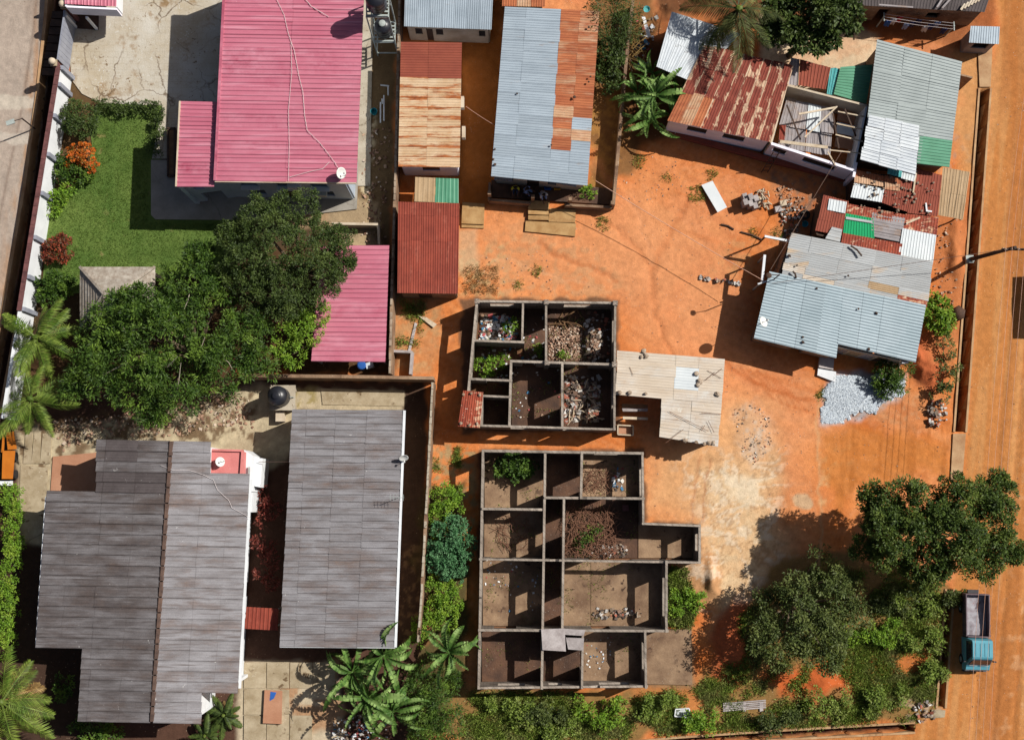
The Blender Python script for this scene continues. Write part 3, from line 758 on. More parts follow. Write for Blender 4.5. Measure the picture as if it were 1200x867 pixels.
# ---------------------------------------------------------------- building helpers
def xy(v): return Vector((v[0], v[1], 0))
def wall(parent, a, b, top, t, mat, ops=(), z0=-.1, name='wall', top2=None, tj=True, rag=0.0):
    """a wall from a to b (world), openings (s0, s1, zb, zt) with s as a fraction of the length"""
    a = xy(a); b = xy(b); L = (b - a).length; d = (b - a) / L; n = Vector((-d.y, d.x, 0)) * (t / 2 + (rng.uniform(0, .006) if tj else 0))
    top2 = top if top2 is None else top2
    j = rng.uniform(.002, .02) if tj else 0
    ss = sorted({0.0, L} | {o[0] * L for o in ops} | {o[1] * L for o in ops})
    if rag:
        nn_ = int(L / .42)
        for i_ in range(1, nn_):
            s_ = L * i_ / nn_
            if min(abs(s_ - q_) for q_ in ss) > .08: ss.append(s_)
        ss = sorted(ss)
    rj = [rng.choice((0, 0, 0, -.03, -.05, .02, -.2 if rng.random() < .25 else 0)) * (1 if rag else 0) for _ in ss]
    zs = sorted({z0} | {o[2] for o in ops} | {o[3] for o in ops})
    zs = [z for z in zs if z < min(top, top2) - .02] + ['T']
    def zz(k, s, r_=0.0): return (top + (top2 - top) * s / L + j + r_) if zs[k] == 'T' else zs[k]
    def solid(i, k):
        if i < 0 or k < 0 or i >= len(ss) - 1 or k >= len(zs) - 1: return False
        sm = (ss[i] + ss[i + 1]) / 2; z_ = zs[k]; z2 = zz(k + 1, sm); zm = (z_ + z2) / 2
        return not any(o[0] * L < sm < o[1] * L and o[2] < zm < o[3] for o in ops)
    mb = MB(); key = {}
    def v(i, k, s_):
        q = (i, k, s_)
        if q not in key:
            p = a + d * ss[i] + n * s_
            mb.v.append((p.x, p.y, zz(k, ss[i], rj[i]))); key[q] = len(mb.v) - 1
        return key[q]
    for i in range(len(ss) - 1):
        for k in range(len(zs) - 1):
            if not solid(i, k): continue
            mb.f.append((v(i, k, -1), v(i + 1, k, -1), v(i + 1, k + 1, -1), v(i, k + 1, -1)))
            mb.f.append((v(i + 1, k, 1), v(i, k, 1), v(i, k + 1, 1), v(i + 1, k + 1, 1)))
            if not solid(i - 1, k): mb.f.append((v(i, k, 1), v(i, k, -1), v(i, k + 1, -1), v(i, k + 1, 1)))
            if not solid(i + 1, k): mb.f.append((v(i + 1, k, -1), v(i + 1, k, 1), v(i + 1, k + 1, 1), v(i + 1, k + 1, -1)))
            if not solid(i, k - 1): mb.f.append((v(i, k, -1), v(i, k, 1), v(i + 1, k, 1), v(i + 1, k, -1)))
            if not solid(i, k + 1): mb.f.append((v(i, k + 1, -1), v(i + 1, k + 1, -1), v(i + 1, k + 1, 1), v(i, k + 1, 1)))
    return mb.build(name, mat, parent)

def lerp(a, b, t): return a + (b - a) * t
def bil(q, u, v): return lerp(lerp(q[0], q[1], u), lerp(q[3], q[2], u), v)
def Q(*c):
    """four (px, py, z) corners: north-west, north-east, south-east, south-west"""
    return [W(*p) for p in c]
def sheet_mesh(q, u0, u1, v0, v1, along, sp, rh, lift, sag=0.0, prof='trap', tilt=0.0):
    n = (q[1] - q[0]).cross(q[0] - q[3]).normalized()
    if n.z < 0: n = -n
    ln = ((bil(q, u0, (v0 + v1) / 2) - bil(q, u1, (v0 + v1) / 2)) if along == 'v' else (bil(q, (u0 + u1) / 2, v0) - bil(q, (u0 + u1) / 2, v1))).length
    k = max(1, round(ln / sp))
    P = []
    for r in range(k):
        if prof == 'trap':
            P += [(r / k, 0), ((r + .5) / k, 0), ((r + .66) / k, 1), ((r + .86) / k, 1)]
        else:
            P += [((r + f) / k, .5 - .5 * math.cos(2 * math.pi * f)) for f in (0, .25, .5, .75)]
    P.append((1, 0))
    mb = MB(); ac = mb.attr = []
    ts = (0, .5, 1)
    for (t, h) in P:
        for s_ in ts:
            if along == 'u': u, v = lerp(u0, u1, s_), lerp(v0, v1, t)
            else: u, v = lerp(u0, u1, t), lerp(v0, v1, s_)
            mb.v.append(bil(q, u, v) + n * (lift + rh * h - (sag if s_ == .5 else 0) + tilt * ((v - v0) / (v1 - v0))))
            ac.append((t, s_))
    m_ = len(ts)
    for i in range(len(P) - 1):
        for j in range(m_ - 1):
            a = i * m_ + j
            f = (a, a + 1, a + m_ + 1, a + m_)
            if along == 'u': f = (a, a + m_, a + m_ + 1, a + 1)
            mb.f.append(f)
    return mb
def cuts(n):
    return [i / n for i in range(n + 1)] if isinstance(n, int) else n
def roof(parent, q, nu, nv, mat, along='u', sp=.28, rh=.03, lap=.012, jit=.006, lift=.0, pick=None, name='roof_sheet', prof='trap', ragged=0.0, tilt=0.0):
    us, vs = cuts(nu), cuts(nv)
    res = []
    for i in range(len(us) - 1):
        for j in range(len(vs) - 1):
            mt = pick(i, j) if pick else mat
            if mt is None: continue
            r = lambda: rng.uniform(-ragged, ragged)
            lf = lift + .012 * ((i + 2 * j) % 3) + rng.uniform(0, jit)
            mb = sheet_mesh(q, max(-.03, us[i] - lap + r()), min(1.03, us[i + 1] + lap + r()), max(-.03, vs[j] - lap + r()), min(1.03, vs[j + 1] + lap + r()), along, sp, rh, lf, rng.uniform(0, jit), prof, tilt)
            mb.v = [Vector(p) + Vector((0, 0, 0)) for p in mb.v]
            res.append(mb.build(name, mt, parent))
    return res
def inset(q, d):
    """wall corners (world xy) inside a roof quad"""
    c = (q[0] + q[1] + q[2] + q[3]) / 4
    out = []
    for i in range(4):
        p, a, b = q[i], q[i - 1], q[(i + 1) % 4]
        out.append(p + (a - p).normalized() * d + (b - p).normalized() * d)
    return out
def house_walls(parent, q, d, mat, t=.15, ops=None, drop=.05, sides='nesw', name='wall'):
    w = inset(q, d); ops = ops or {}
    def hz(p):
        a, b, c = q[0], q[1], q[3]
        n = (b - a).cross(c - a)
        return a.z - (n.x * (p.x - a.x) + n.y * (p.y - a.y)) / n.z
    for s_, i, k in (('n', 0, 1), ('e', 1, 2), ('s', 3, 2), ('w', 0, 3)):
        if s_ in sides:
            wall(parent, w[i], w[k], hz(w[i]) - drop, t, mat, ops.get(s_, ()), name=name, top2=hz(w[k]) - drop)
    return w
def pane(parent, a, b, s0, s1, zb, zt, mat, t=.04, name='window_pane'):
    a = xy(a); b = xy(b); p, q_ = lerp(a, b, s0), lerp(a, b, s1)
    d = (q_ - p).normalized(); n = Vector((-d.y, d.x, 0)) * t / 2
    mb = MB().hexa([(p - n).to_tuple()[:2] + (zb,), (q_ - n).to_tuple()[:2] + (zb,), (q_ + n).to_tuple()[:2] + (zb,), (p + n).to_tuple()[:2] + (zb,)],
                   [(p - n).to_tuple()[:2] + (zt,), (q_ - n).to_tuple()[:2] + (zt,), (q_ + n).to_tuple()[:2] + (zt,), (p + n).to_tuple()[:2] + (zt,)])
    return mb.build(name, mat, parent)
def fill(parent, w, sd, ops, door='dark_wood', win='glass'):
    """doors and panes in openings of the side sd of walls w"""
    i, k = {'n': (0, 1), 'e': (1, 2), 's': (3, 2), 'w': (0, 3)}[sd]
    for o in ops:
        pane(parent, w[i], w[k], o[0] + .002, o[1] - .002, o[2] + .003, o[3] - .003, m[door] if o[2] < .3 else m[win], .05, 'door' if o[2] < .3 else 'window_pane')
def bar(parent, a, b, w_, h_, mat, name):
    """a square-section timber between two world points"""
    a = Vector(a); b = Vector(b); t = (b - a).normalized()
    u = t.cross(Vector((0, 0, 1)))
    if u.length < 1e-3: u = Vector((1, 0, 0))
    u.normalize(); v = u.cross(t)
    u *= w_ / 2; v *= h_ / 2
    return MB().hexa([a - u - v, a + u - v, b + u - v, b - u - v], [a - u + v, a + u + v, b + u + v, b - u + v]).build(name, mat, parent)
def mid(q, z=0):
    c = (q[0] + q[1] + q[2] + q[3]) / 4
    return (c.x, c.y, z)

# ---------------------------------------------------------------- garden wall, gate and gatehouse
a, b = W(68, 78, 2.3), W(22, 364, 2.3)
gw = root('garden_wall', 'long white painted garden wall with dark coping along the pale road', 'wall', (a.x, a.y, 0))
e0 = W(2, 490, 2.3)
wall(gw, a, b, 2.2, .2, m['white_paint'])
wall(gw, b, e0, 2.18, .2, m['white_paint'])
d = (xy(b) - xy(a)).normalized()
n = Vector((-d.y, d.x, 0))
if n.x < 0: n = -n
L = (xy(b) - xy(a)).length
for i in range(26):
    p = xy(a) + d * (L * (i + .5) / 26)
    MB().box((p.x, p.y, 2.255), (.3, L / 26 - .02, .07), math.atan2(d.y, d.x) - math.pi / 2).build('coping_stone', m['coping'], gw)
for f in (.0, .07, .2, .36, .52, .7, .86, .99):
    p = xy(a) + d * (L * f) + n * .2
    MB().box((p.x, p.y, 1.07), (.22, .26, 2.24), math.atan2(d.y, d.x) - math.pi / 2).build('pier', m['gate'], gw)

gp = root('driveway_gate', 'grey metal driveway gate between two posts with cream globes', 'gate', W(72, 45))
ga, gb = W(76, 12, 2.2), W(67.5, 70, 2.2)
d = (xy(gb) - xy(ga)); L = d.length; d = d / L; n = Vector((-d.y, d.x, 0)); n = n if n.x > 0 else -n
for i in range(10):
    p = xy(ga) + d * (L * (i + .5) / 10)
    MB().box((p.x, p.y, 1.18), (.05, L / 10 - .015, 2.0), math.atan2(d.y, d.x) - math.pi / 2).build('gate_panel', m['gate'], gp)
for z in (.25, 1.2, 2.15):
    bar(gp, xy(ga) - n * .05 + Vector((0, 0, z)), xy(gb) - n * .05 + Vector((0, 0, z)), .05, .05, m['gate'], 'gate_rail')
for (px, py, wh) in ((74, 6, 'north'), (62, 73, 'south')):
    p = W(px, py, 2.6)
    t = root('gate_post', 'gate post with a cream globe lamp at the %s end of the driveway gate' % wh, 'gate post', (p.x, p.y, 0))
    MB().box((p.x, p.y, 1.2), (.34, .34, 2.4)).build('post', m['coping'], t)
    MB().box((p.x, p.y, 2.445), (.42, .42, .09)).build('cap', m['tan_slab'], t)
    MB().lathe((p.x, p.y, 2.49), [(.05, 0), (.08, .05), (.19, .12), (.24, .25), (.2, .4), (.1, .48), (.02, .5)], 12).build('globe_lamp', m['cream'], t, True)
dc = root('drain_cover', 'ribbed concrete drain cover outside the driveway gate', 'drain cover', W(62, 50))
for i in range(8):
    y0 = 14 + i * 9.5
    x0 = 62 - i * 1.6
    MB().prism([W(x0, y0), W(x0 + 14, y0 + .5), W(x0 + 12.6, y0 + 8.6), W(x0 - 1.4, y0 + 8.2)], -.06, .10 + .01 * (i % 3)).build('cover_slab', m['dark_wood'], dc)

q = Q((78, -40, 3.0), (137, -40, 3.0), (136, 8, 3.0), (77, 5, 3.0))
gh = root('gatehouse', 'small gatehouse with pink roof and white fascia over a porch', 'gatehouse', mid(q))
roof(gh, q, 3, 2, m['pink_roof'], 'v', .25, .03, lift=.05)
wall(gh, W(78, 8, 3), W(137, 11, 3), 3.0, .12, m['lilac'], z0=1.9, name='fascia')
wall(gh, W(78, -60, 3), W(77.5, 8, 3), 3.0, .12, m['lilac'], z0=1.9, name='fascia')
wall(gh, W(138, -60, 3), W(136.5, 9, 3), 3.0, .12, m['white_paint'], z0=1.9, name='fascia')
wall(gh, W(88, 2), W(118, 3), 2.95, .15, m['lilac'], [(.3, .6, -.1, 2.0)])
wall(gh, W(88, -40), W(88, 34), 2.0, .12, m['lilac'])
MB().prism([W(88, -40), W(117, -40), W(116, 36), W(88, 34)], 0, .12).build('porch_floor', m['dark_wood'], gh)
for p in ((90, 33), (114, 35)):
    c = W(*p); MB().box((c.x, c.y, 1.05), (.14, .14, 2.1)).build('porch_post', m['white_paint'], gh)

# ---------------------------------------------------------------- pink roofed two storey house
q = Q((265, -52, 5.1), (428, -49, 5.3), (417.5, 214, 5.3), (252, 212, 5.0))
ph = root('two_storey_house', 'two storey house with a big pink ribbed metal roof', 'house', mid(q))
roof(ph, q, [0, .5, 1], 17, m['pink_roof'], 'u', .272, .042, .003, .002)
q2 = Q((211, 119, 4.55), (255, 120, 4.7), (251, 219, 4.7), (206.5, 219, 4.55))
roof(ph, q2, 1, 7, m['pink_roof'], 'u', .272, .042, .003, .002, name='porch_roof_sheet')
bar(ph, q[0] + Vector((0, 0, .06)), q[3] + Vector((0, 0, .06)), .16, .1, m['pink_roof'], 'ridge_cap')
bar(ph, q2[0], q2[3], .1, .16, m['cream'], 'gutter')
bar(ph, q[3] + Vector((0, -.04, -.04)), q[2] + Vector((0, -.04, -.04)), .1, .14, m['cream'], 'gutter')
ops = {'s': [(.12, .26, 3.1, 4.3), (.42, .55, 3.1, 4.3), (.7, .84, 3.1, 4.3), (.14, .28, .9, 2.1), (.45, .55, .0, 2.1), (.7, .86, .9, 2.1)],
       'e': [(.15, .22, 3.1, 4.2), (.45, .52, 3.1, 4.2), (.78, .85, 3.1, 4.2)], 'w': [(.2, .3, 3.1, 4.2), (.45, .52, .9, 2.1)]}
qi = [q[0], lerp(q[1], q[0], .06), lerp(q[2], q[3], .06), q[3]]
w = house_walls(ph, qi, .32, m['blue_paint'], .2, ops)
for s_ in ops: fill(ph, w, s_, ops[s_])
for (s0, s1) in ((.11, .27), (.41, .56), (.69, .85)):
    p, r = lerp(w[3], w[2], s0), lerp(w[3], w[2], s1)
    bar(ph, (p.x, p.y - .2, 3.05), (r.x, r.y - .2, 3.05), .34, .06, m['white_paint'], 'window_sill')
p = lerp(w[3], w[2], .58); MB().box((p.x, p.y - .32, 4.1), (.8, .36, .55)).build('air_conditioner', m['white_paint'], ph)
p = lerp(w[3], w[2], .76); MB().box((p.x, p.y - .32, 2.3), (.8, .36, .55)).build('air_conditioner', m['steel'], ph)
# porch under the side roof
for (px, py) in ((211, 124), (207, 216)):
    c = W(px, py, 4.55); MB().box((c.x + .2, c.y, 2.22), (.3, .3, 4.4)).build('porch_column', m['blue_paint'], ph)
wall(ph, W(207, 217, 4.55) + Vector((.2, .1, 0)), w[3], 4.4, .18, m['blue_paint'], [(.2, .45, 3.0, 4.0), (.25, .75, -.1, 2.1)])
wall(ph, W(207, 217, 4.55) + Vector((.2, .1, 0)), W(211, 124, 4.55) + Vector((.2, 0, 0)), 2.9, .15, m['blue_paint'], [(.1, .9, -.1, 2.3)])
c = W(254, 170, 3); MB().box((c.x - .9, c.y, 2.5), (2.2, 5.0, .14)).build('balcony_floor', m['patio'], ph)
pl = root('planter', 'long brown planter box beside the pink roofed porch', 'planter', W(203, 180))
for (x0, y0, x1, y1) in ((198, 153, 200, 208), (206, 153, 208, 208), (198, 152, 208, 154), (198, 207, 208, 209)):
    MB().prism([W(x0, y0), W(x1, y0), W(x1, y1), W(x0, y1)], .13, .5).build('planter_side', m['dark_wood'], pl)
MB().prism([W(200, 154), W(206, 154), W(206, 207), W(200, 207)], .13, .4).build('soil_fill', m['wood'], pl)

def dish(px, py, z, r, lab, face=(.5, -.3, .8), stand=.5, name='satellite_dish'):
    p = W(px, py, z); f = Vector(face).normalized()
    t = root(name, lab, 'satellite dish', (p.x, p.y, z - stand))
    u = f.cross(Vector((0, 0, 1))); u.normalize(); v = u.cross(f)
    mb = MB(); nn = 18
    rings = [(0, -.16), (.45, -.13), (.8, -.06), (1, 0), (1.0, -.03), (.8, -.1), (.45, -.17), (0, -.2)]
    for (a_, h_) in rings:
        for k in range(nn):
            an = 2 * math.pi * k / nn
            mb.v.append(p + u * (r * a_ * math.cos(an)) + v * (r * a_ * math.sin(an)) + f * (h_ * r * 1.6))
    for i in range(len(rings) - 1):
        for k in range(nn):
            a_, b_ = i * nn + k, i * nn + (k + 1) % nn
            mb.f.append((a_, b_, b_ + nn, a_ + nn))
    mb.build('reflector', m['dish'], t, True)
    tip = p + f * (r * .9)
    MB().tube([p - v * r, tip], .018, 5).build('feed_arm', m['steel'], t)
    MB().tube([tip - f * .08, tip + f * .06], .05, 8).build('feed_horn', m['dish'], t)
    MB().tube([p - f * .2, Vector((p.x, p.y, z - stand))], .025, 6).build('mast', m['steel'], t)
    return t
dish(400, 203, 5.85, .36, 'white satellite dish on the pink roof', (.45, -.15, .45), .5)
def cable(pts, r, mat, lab, name='cable', cat='cable', sagg=0):
    P = [W(*p) for p in pts]
    return single(name, MB().tube(P, r, 5), mat, lab, cat, P[0])
def zr(px, py): return 5.02 + (px - 252) / 166 * .3 + .08
cable([(x, y, zr(x, y)) for x, y in ((322, -5), (333, 18), (338, 40), (345, 60), (350, 88), (355, 108), (357, 135), (360, 153), (375, 168), (392, 190), (398, 200))], .014, m['wire_white'], 'white cable running down the pink roof to the dish')
cable([(x, y, zr(x, y)) for x, y in ((341, 50), (342, 85), (338, 130), (339, 170), (338, 212))], .011, m['wire_white'], 'thin straight white cable on the pink roof')
cable([(x, y, zr(x, y)) for x, y in ((354, -5), (365, 8), (385, 20))], .018, m['wire_white'], 'short white cable at the north end of the pink roof')
cable([(x, y, zr(x, y)) for x, y in ((339, 208), (360, 202), (378, 198), (386, 190))], .014, m['wire_white'], 'thin white cable beside the dish on the pink roof')

# water tower with two black tanks
tw = root('water_tower', 'steel water tank tower with black tanks beside the pink roof', 'water tower', W(455, 54))
c = W(455, 54)
hw = .68
legs = [(c.x - hw, c.y - hw), (c.x + hw, c.y - hw), (c.x + hw, c.y + hw), (c.x - hw, c.y + hw)]
for (x, y) in legs: bar(tw, (x, y, 0), (x, y, 6.7), .08, .08, m['steel'], 'leg')
for z in (.5, 2.4, 6.6):
    for i in range(4):
        bar(tw, legs[i] + (z,), legs[(i + 1) % 4] + (z + .005,), .07, .08, m['steel'], 'crossbar')
for z in (2.45, 6.66):
    for k in range(6):
        y = c.y - hw + .06 + k * (2 * hw - .12) / 5
        bar(tw, (c.x - hw, y, z + .05), (c.x + hw, y, z + .05), .1, .05, m['steel'], 'platform_bar')
def tank(loc, r, h, lab, lid=True):
    t = root('water_tank', lab, 'water tank', loc)
    MB().lathe(loc, [(r * .96, 0), (r, .06), (r, h * .22), (r * .97, h * .25), (r, h * .28), (r, h * .5), (r * .97, h * .53), (r, h * .56), (r, h * .78), (r * .93, h * .86), (r * .6, h * .96), (r * .42, h)], 24).build('tank_body', m['tank'], t, True)
    MB().lathe((loc[0], loc[1], loc[2] + h), [(r * .4, 0), (r * .4, .06), (r * .3, .1), (.03, .12)], 20).build('tank_lid', m['tank'] if not lid else m['steel'], t)
    MB().tube([(loc[0] + r * .9, loc[1], loc[2] + .2), (loc[0] + r + .2, loc[1], loc[2] + .2), (loc[0] + r + .2, loc[1], loc[2])], .03, 6).build('outlet_pipe', m['steel'], t)
    return t
tank((c.x, c.y, 2.53), .55, 1.35, 'black water tank with a pale lid inside the steel tower')
tank((c.x, c.y, 6.74), .62, 1.5, 'black water tank on top of the steel tower')

# ---------------------------------------------------------------- boundary walls
def boundary(name, lab, pts, z, t, mat, capm=None):
    P = [W(x, y, z) for x, y in pts]
    rt = root(name, lab, 'wall', (P[0].x, P[0].y, 0))
    for i in range(len(P) - 1):
        a_, b_ = P[i], P[i + 1]
        n_ = max(1, int((b_ - a_).length / 2.5))
        for k in range(n_):
            p, r = lerp(a_, b_, k / n_), lerp(a_, b_, (k + 1) / n_)
            wall(rt, p, r, z + rng.uniform(-.05, .03), t, mat, name='wall_section')
        if capm:
            L_ = (b_ - a_).length; nb = max(1, int(L_ / .42))
            d_ = (b_ - a_).normalized(); rz = math.atan2(d_.y, d_.x)
            for k in range(nb):
                if rng.random() < .12: continue
                p = a_ + d_ * (L_ * (k + .5) / nb)
                MB().box((p.x, p.y, z + .1), (L_ / nb - .03, t * rng.uniform(.55, .8), rng.uniform(.06, .14)), rz + rng.uniform(-.05, .05)).build('cap_block', capm, rt)
    return rt
boundary('boundary_wall', 'tall block wall between the pink roofed house and the brown sheds', [(469, -30), (463, 220), (459, 350), (457, 438)], 1.9, .2, m['oldwall'], m['stone'])
boundary('boundary_wall', 'brown block wall north of the long grey roofed house', [(284, 440), (400, 441), (508, 443)], 1.9, .2, m['oldwall'])
boundary('boundary_wall', 'dark block wall with pale chipped top beside the green shrubs', [(507, 448), (501, 570), (494, 700), (490, 752)], 1.9, .2, m['oldwall'], m['concrete'])
boundary('boundary_wall', 'brown block wall between the banana plants and the blue roofed veranda', [(742, 0), (735, 60), (727, 150), (719, 240)], 1.3, .2, m['oldwall'])
boundary('boundary_wall', 'low pale wall enclosing the little yard north of the pink carport', [(389, 262), (443, 263), (444, 286)], .9, .15, m['cream'])

# ---------------------------------------------------------------- pink carport
q = Q((376, 288, 2.8), (456, 288, 2.95), (451.5, 424, 2.95), (365, 423, 2.8))
cp = root('carport', 'pink ribbed carport roof beside the dark tree', 'carport', mid(q))
roof(cp, q, 1, 8, m['pink_roof'], 'u', .3, .042, .003, .002)
for p in inset(q, .2): MB().box((p.x, p.y, 1.35), (.12, .12, 2.75)).build('post', m['steel'], cp)
for f in (.02, .5, .98): bar(cp, bil(q, .02, f) - Vector((0, 0, .07)), bil(q, .98, f) - Vector((0, 0, .07)), .08, .1, m['steel'], 'rafter')
c = W(424, 428, .5); single('water_barrel', MB().lathe((c.x, c.y, 0), [(.25, 0), (.27, .1), (.27, .6), (.29, .7), (.22, .75), (.05, .76)], 14), m['blue'], 'blue barrel at the south end of the pink carport', 'barrel', (c.x, c.y, 0))
c = W(433, 428, .3); single('crate', MB().box((c.x, c.y, .2), (.5, .4, .4), .3, .94), m['cloth_white'], 'white crate at the south end of the pink carport', 'crate', (c.x, c.y, 0))
wx0 = root('concrete_basin', 'square roofless concrete basin against the tall block wall', 'basin', W(474, 425))
for (A, B) in (((461, 413), (484, 414)), ((484, 414), (482, 440)), ((461, 413), (460, 440))):
    wall(wx0, W(*A), W(*B), .8, .16, m['grey_block'], name='basin_wall')
single('timber_plank', MB().hexa([W(486, 378), W(489, 379), W(481, 412), W(478, 411)], [W(486, 378, .1) , W(489, 379, .1), W(481, 412, .1), W(478, 411, .1)]), m['grey_block'], 'long grey plank leaning by the concrete basin', 'plank', W(483, 395))
single('timber_plank', MB().hexa([W(490, 370, 0), W(500, 372, 0), W(512, 380, 0), W(508, 384, 0)], [W(490, 370, .14), W(500, 372, .14), W(512, 380, .14), W(508, 384, .14)]), m['pale_wood'], 'pale broken plank south of the rust red shed', 'plank', W(500, 376))

# ---------------------------------------------------------------- sheds in the north row
q = Q((467, 237, 2.5), (538, 239, 2.5), (536.5, 344, 2.65), (466, 343, 2.65))
s1 = root('shed', 'plain shed with an all rust red roof near the concrete basin', 'shed', mid(q))
roof(s1, q, 5, [0, .14, .43, 1], m['rust_brown'], 'v', .16, .022, .004)
w = house_walls(s1, q, .18, m['oldwall'], .12, {'s': [(.3, .55, -.1, 1.9)], 'e': [(.4, .6, 1, 1.8)]})
fill(s1, w, 's', [(.3, .55, -.1, 1.9)])
q = Q((470, 50, 2.7), (541, 51, 2.6), (538.5, 196, 2.6), (467, 195, 2.7))
s2 = root('shed', 'long shed whose roof is half brown and half cream streaked with orange rust', 'shed', mid(q))
roof(s2, q, [0, .46, 1], [0, .285] + [.285 + .715 * i / 9 for i in range(1, 10)], None, 'u', .17, .02, .004, pick=lambda i, j: m['rust_flat'] if j == 0 else m['rust_tan'])
w = house_walls(s2, q, .2, m['lilac'], .12, {'s': [(.36, .68, 1.2, 2.2)], 'e': [(.35, .45, 1, 2), (.6, .7, -.1, 2)]})
fill(s2, w, 's', [(.36, .68, 1.2, 2.2)]); fill(s2, w, 'e', [(.35, .45, 1, 2), (.6, .7, -.1, 2)])
for (px, py) in ((542, 121), (543.5, 156)):
    p = W(px, py, 1.9); MB().box((p.x, p.y, 1.9), (.22, .75, .5)).build('window_hood', m['cream'], s2)
q = Q((476, -45, 2.9), (579, -40, 2.9), (575.5, 35, 2.7), (474, 31, 2.7))
s3 = root('shed', 'shed with a plain pale blue metal roof at the north edge', 'shed', mid(q))
roof(s3, q, 7, 2, m['galv'], 'v', .14, .02, .004)
ops3 = {'s': [(.08, .17, 1.1, 2.1), (.22, .3, -.1, 2.1), (.34, .43, 1.1, 2.1), (.88, .96, 1.1, 2.1)]}
w = house_walls(s3, q, .2, m['cream'], .14, ops3); fill(s3, w, 's', ops3['s'], win='dark')
q = Q((592, 9, 3.2), (702, 14, 3.05), (688, 217, 3.05), (576, 206, 3.2))
s4 = root('row_house', 'long house with pale blue metal roof and a band of orange rusty sheets', 'house', mid(q))
def pk(i, j):
    if i < 2: return m['galv']
    if i == 2: return m['rust_orange'] if j < 13 else m['galv']
    return m['rust_orange'] if j < 12 and j != 10 else m['galv']
roof(s4, q, [0, .23, .6, .8, 1], 16, None, 'u', .16, .02, .004, .008, pick=pk)
ops4 = {'s': [(.1, .2, 1, 2.1), (.36, .5, -.1, 2.2), (.6, .7, 1, 2.1)], 'w': [(.2, .28, 1, 2.1), (.5, .58, 1, 2.1), (.78, .85, -.1, 2.1)], 'e': [(.25, .32, 1, 2), (.6, .67, 1, 2)]}
qq = [q[0], q[1], lerp(q[1], q[2], .985), lerp(q[0], q[3], .985)]
w = house_walls(s4, qq, .25, m['cream'], .15, ops4)
for s_ in ops4: fill(s4, w, s_, ops4[s_])
roof(s4, Q((580, 207, 2.8), (600, 209, 2.8), (600, 213, 2.75), (579, 211, 2.75)), 1, 1, m['grey_sheet'], 'v', .2, .02, name='eave_board')
roof(s4, Q((640, 207, 2.8), (676, 211, 2.8), (675, 219, 2.7), (639, 213, 2.7)), 2, 1, m['grey_sheet'], 'v', .2, .02, name='eave_board')
# veranda enclosure in front of it
vw = root('veranda', 'low walled veranda with steps in front of the pale blue roofed house', 'veranda', W(640, 240))
for (A, B) in (((573, 234), (622, 238)), ((662, 240), (717, 243)), ((573, 234), (574, 214))):
    wall(vw, W(*A, .8), W(*B, .8), .8, .16, m['oldwall'], name='parapet')
for (x, y, z) in ((574, 233, 1.6), (624, 237, 1.6), (667, 240, 1.6), (716, 243, 1.3)):
    p = W(x, y); MB().box((p.x, p.y, z / 2), (.22, .22, z)).build('veranda_post', m['oldwall'], vw)
MB().prism([W(576, 212), W(717, 222), W(715, 241), W(576, 232)], -.1, .25).build('veranda_floor', m['floor_dark'], vw)
for i, (pp, z) in enumerate((([(620, 235), (644, 236), (643, 246), (619, 245)], .42), ([(619, 246.5), (643, 247.5), (643, 252), (619, 251)], .34), ([(619, 252.5), (643, 253), (643, 258), (619, 257.5)], .26),
                             ([(644, 244), (675, 246), (674, 261), (643, 260)], .2), ([(616, 259), (675, 262), (674, 277), (615, 271)], .14))):
    MB().prism([W(x, y, z) for x, y in pp], -.1, z).build('step', m['step'], vw)
single('doorstep', MB().prism([W(542, 238), W(568, 240), W(567, 264), W(541, 263)], -.1, .25).prism([W(541, 263), W(567, 264), W(567, 268), W(541, 267)], -.1, .12), m['step'], 'square tan doorstep slab beside the rust red shed', 'doorstep', W(555, 252))
q = Q((590, -40, 2.8), (640, -40, 2.8), (638, 8, 2.8), (589, 7, 2.8))
s5 = root('shed', 'orange rusty roof edge just north of the long pale blue roof', 'shed', mid(q))
roof(s5, q, 3, 1, m['rust_orange'], 'v', .16, .02); house_walls(s5, q, .2, m['oldwall'], .12)
# little table between rust red shed and cream shed
for i, (pp, mm, lab) in enumerate((([(487, 208), (510, 209), (509, 237), (486, 236)], 'cream', 'pale board roof over the gap between the two brown sheds'), ([(511, 209), (537, 210), (537, 238), (510, 237)], 'green_sheet', 'worn greenish board over the gap between the two brown sheds'))):
    rt = root('awning', lab, 'awning', W(*pp[0]))
    roof(rt, [W(x, y, 1.7) for x, y in pp], 2, 1, m['tan_sheet'] if i == 0 else m['green_sheet'], 'v', .3, .015, name='board')
    for x, y in (pp[0], pp[2]):
        p = W(x, y, 1.7); MB().box((p.x, p.y, .84), (.07, .07, 1.7)).build('post', m['wood'], rt)
# ---------------------------------------------------------------- patchwork shacks in the north-east
def patch(parent, px4, z, mat, nu=1, nv=1, along='u', sp=.2, rh=.02, lift=0.0, name='roof_sheet', ragged=.01, prof='trap', dz=0.0):
    q = [W(x, y, z + (dz if i in (2, 3) else 0)) for i, (x, y) in enumerate(px4)]
    roof(parent, q, nu, nv, m[mat], along, sp, rh, .01, .006, lift, name=name, ragged=ragged, prof=prof)
    return q
# white lean-to
q = Q((788, 15, 2.5), (866, 40, 2.5), (815, 97, 2.65), (770, 78, 2.65))
a1 = root('lean_to', 'white metal lean-to roof under the coconut palm fronds', 'shack', mid(q))
roof(a1, q, 5, 2, m['galv_white'], 'v', .18, .02); house_walls(a1, q, .2, m['oldwall'], .12)
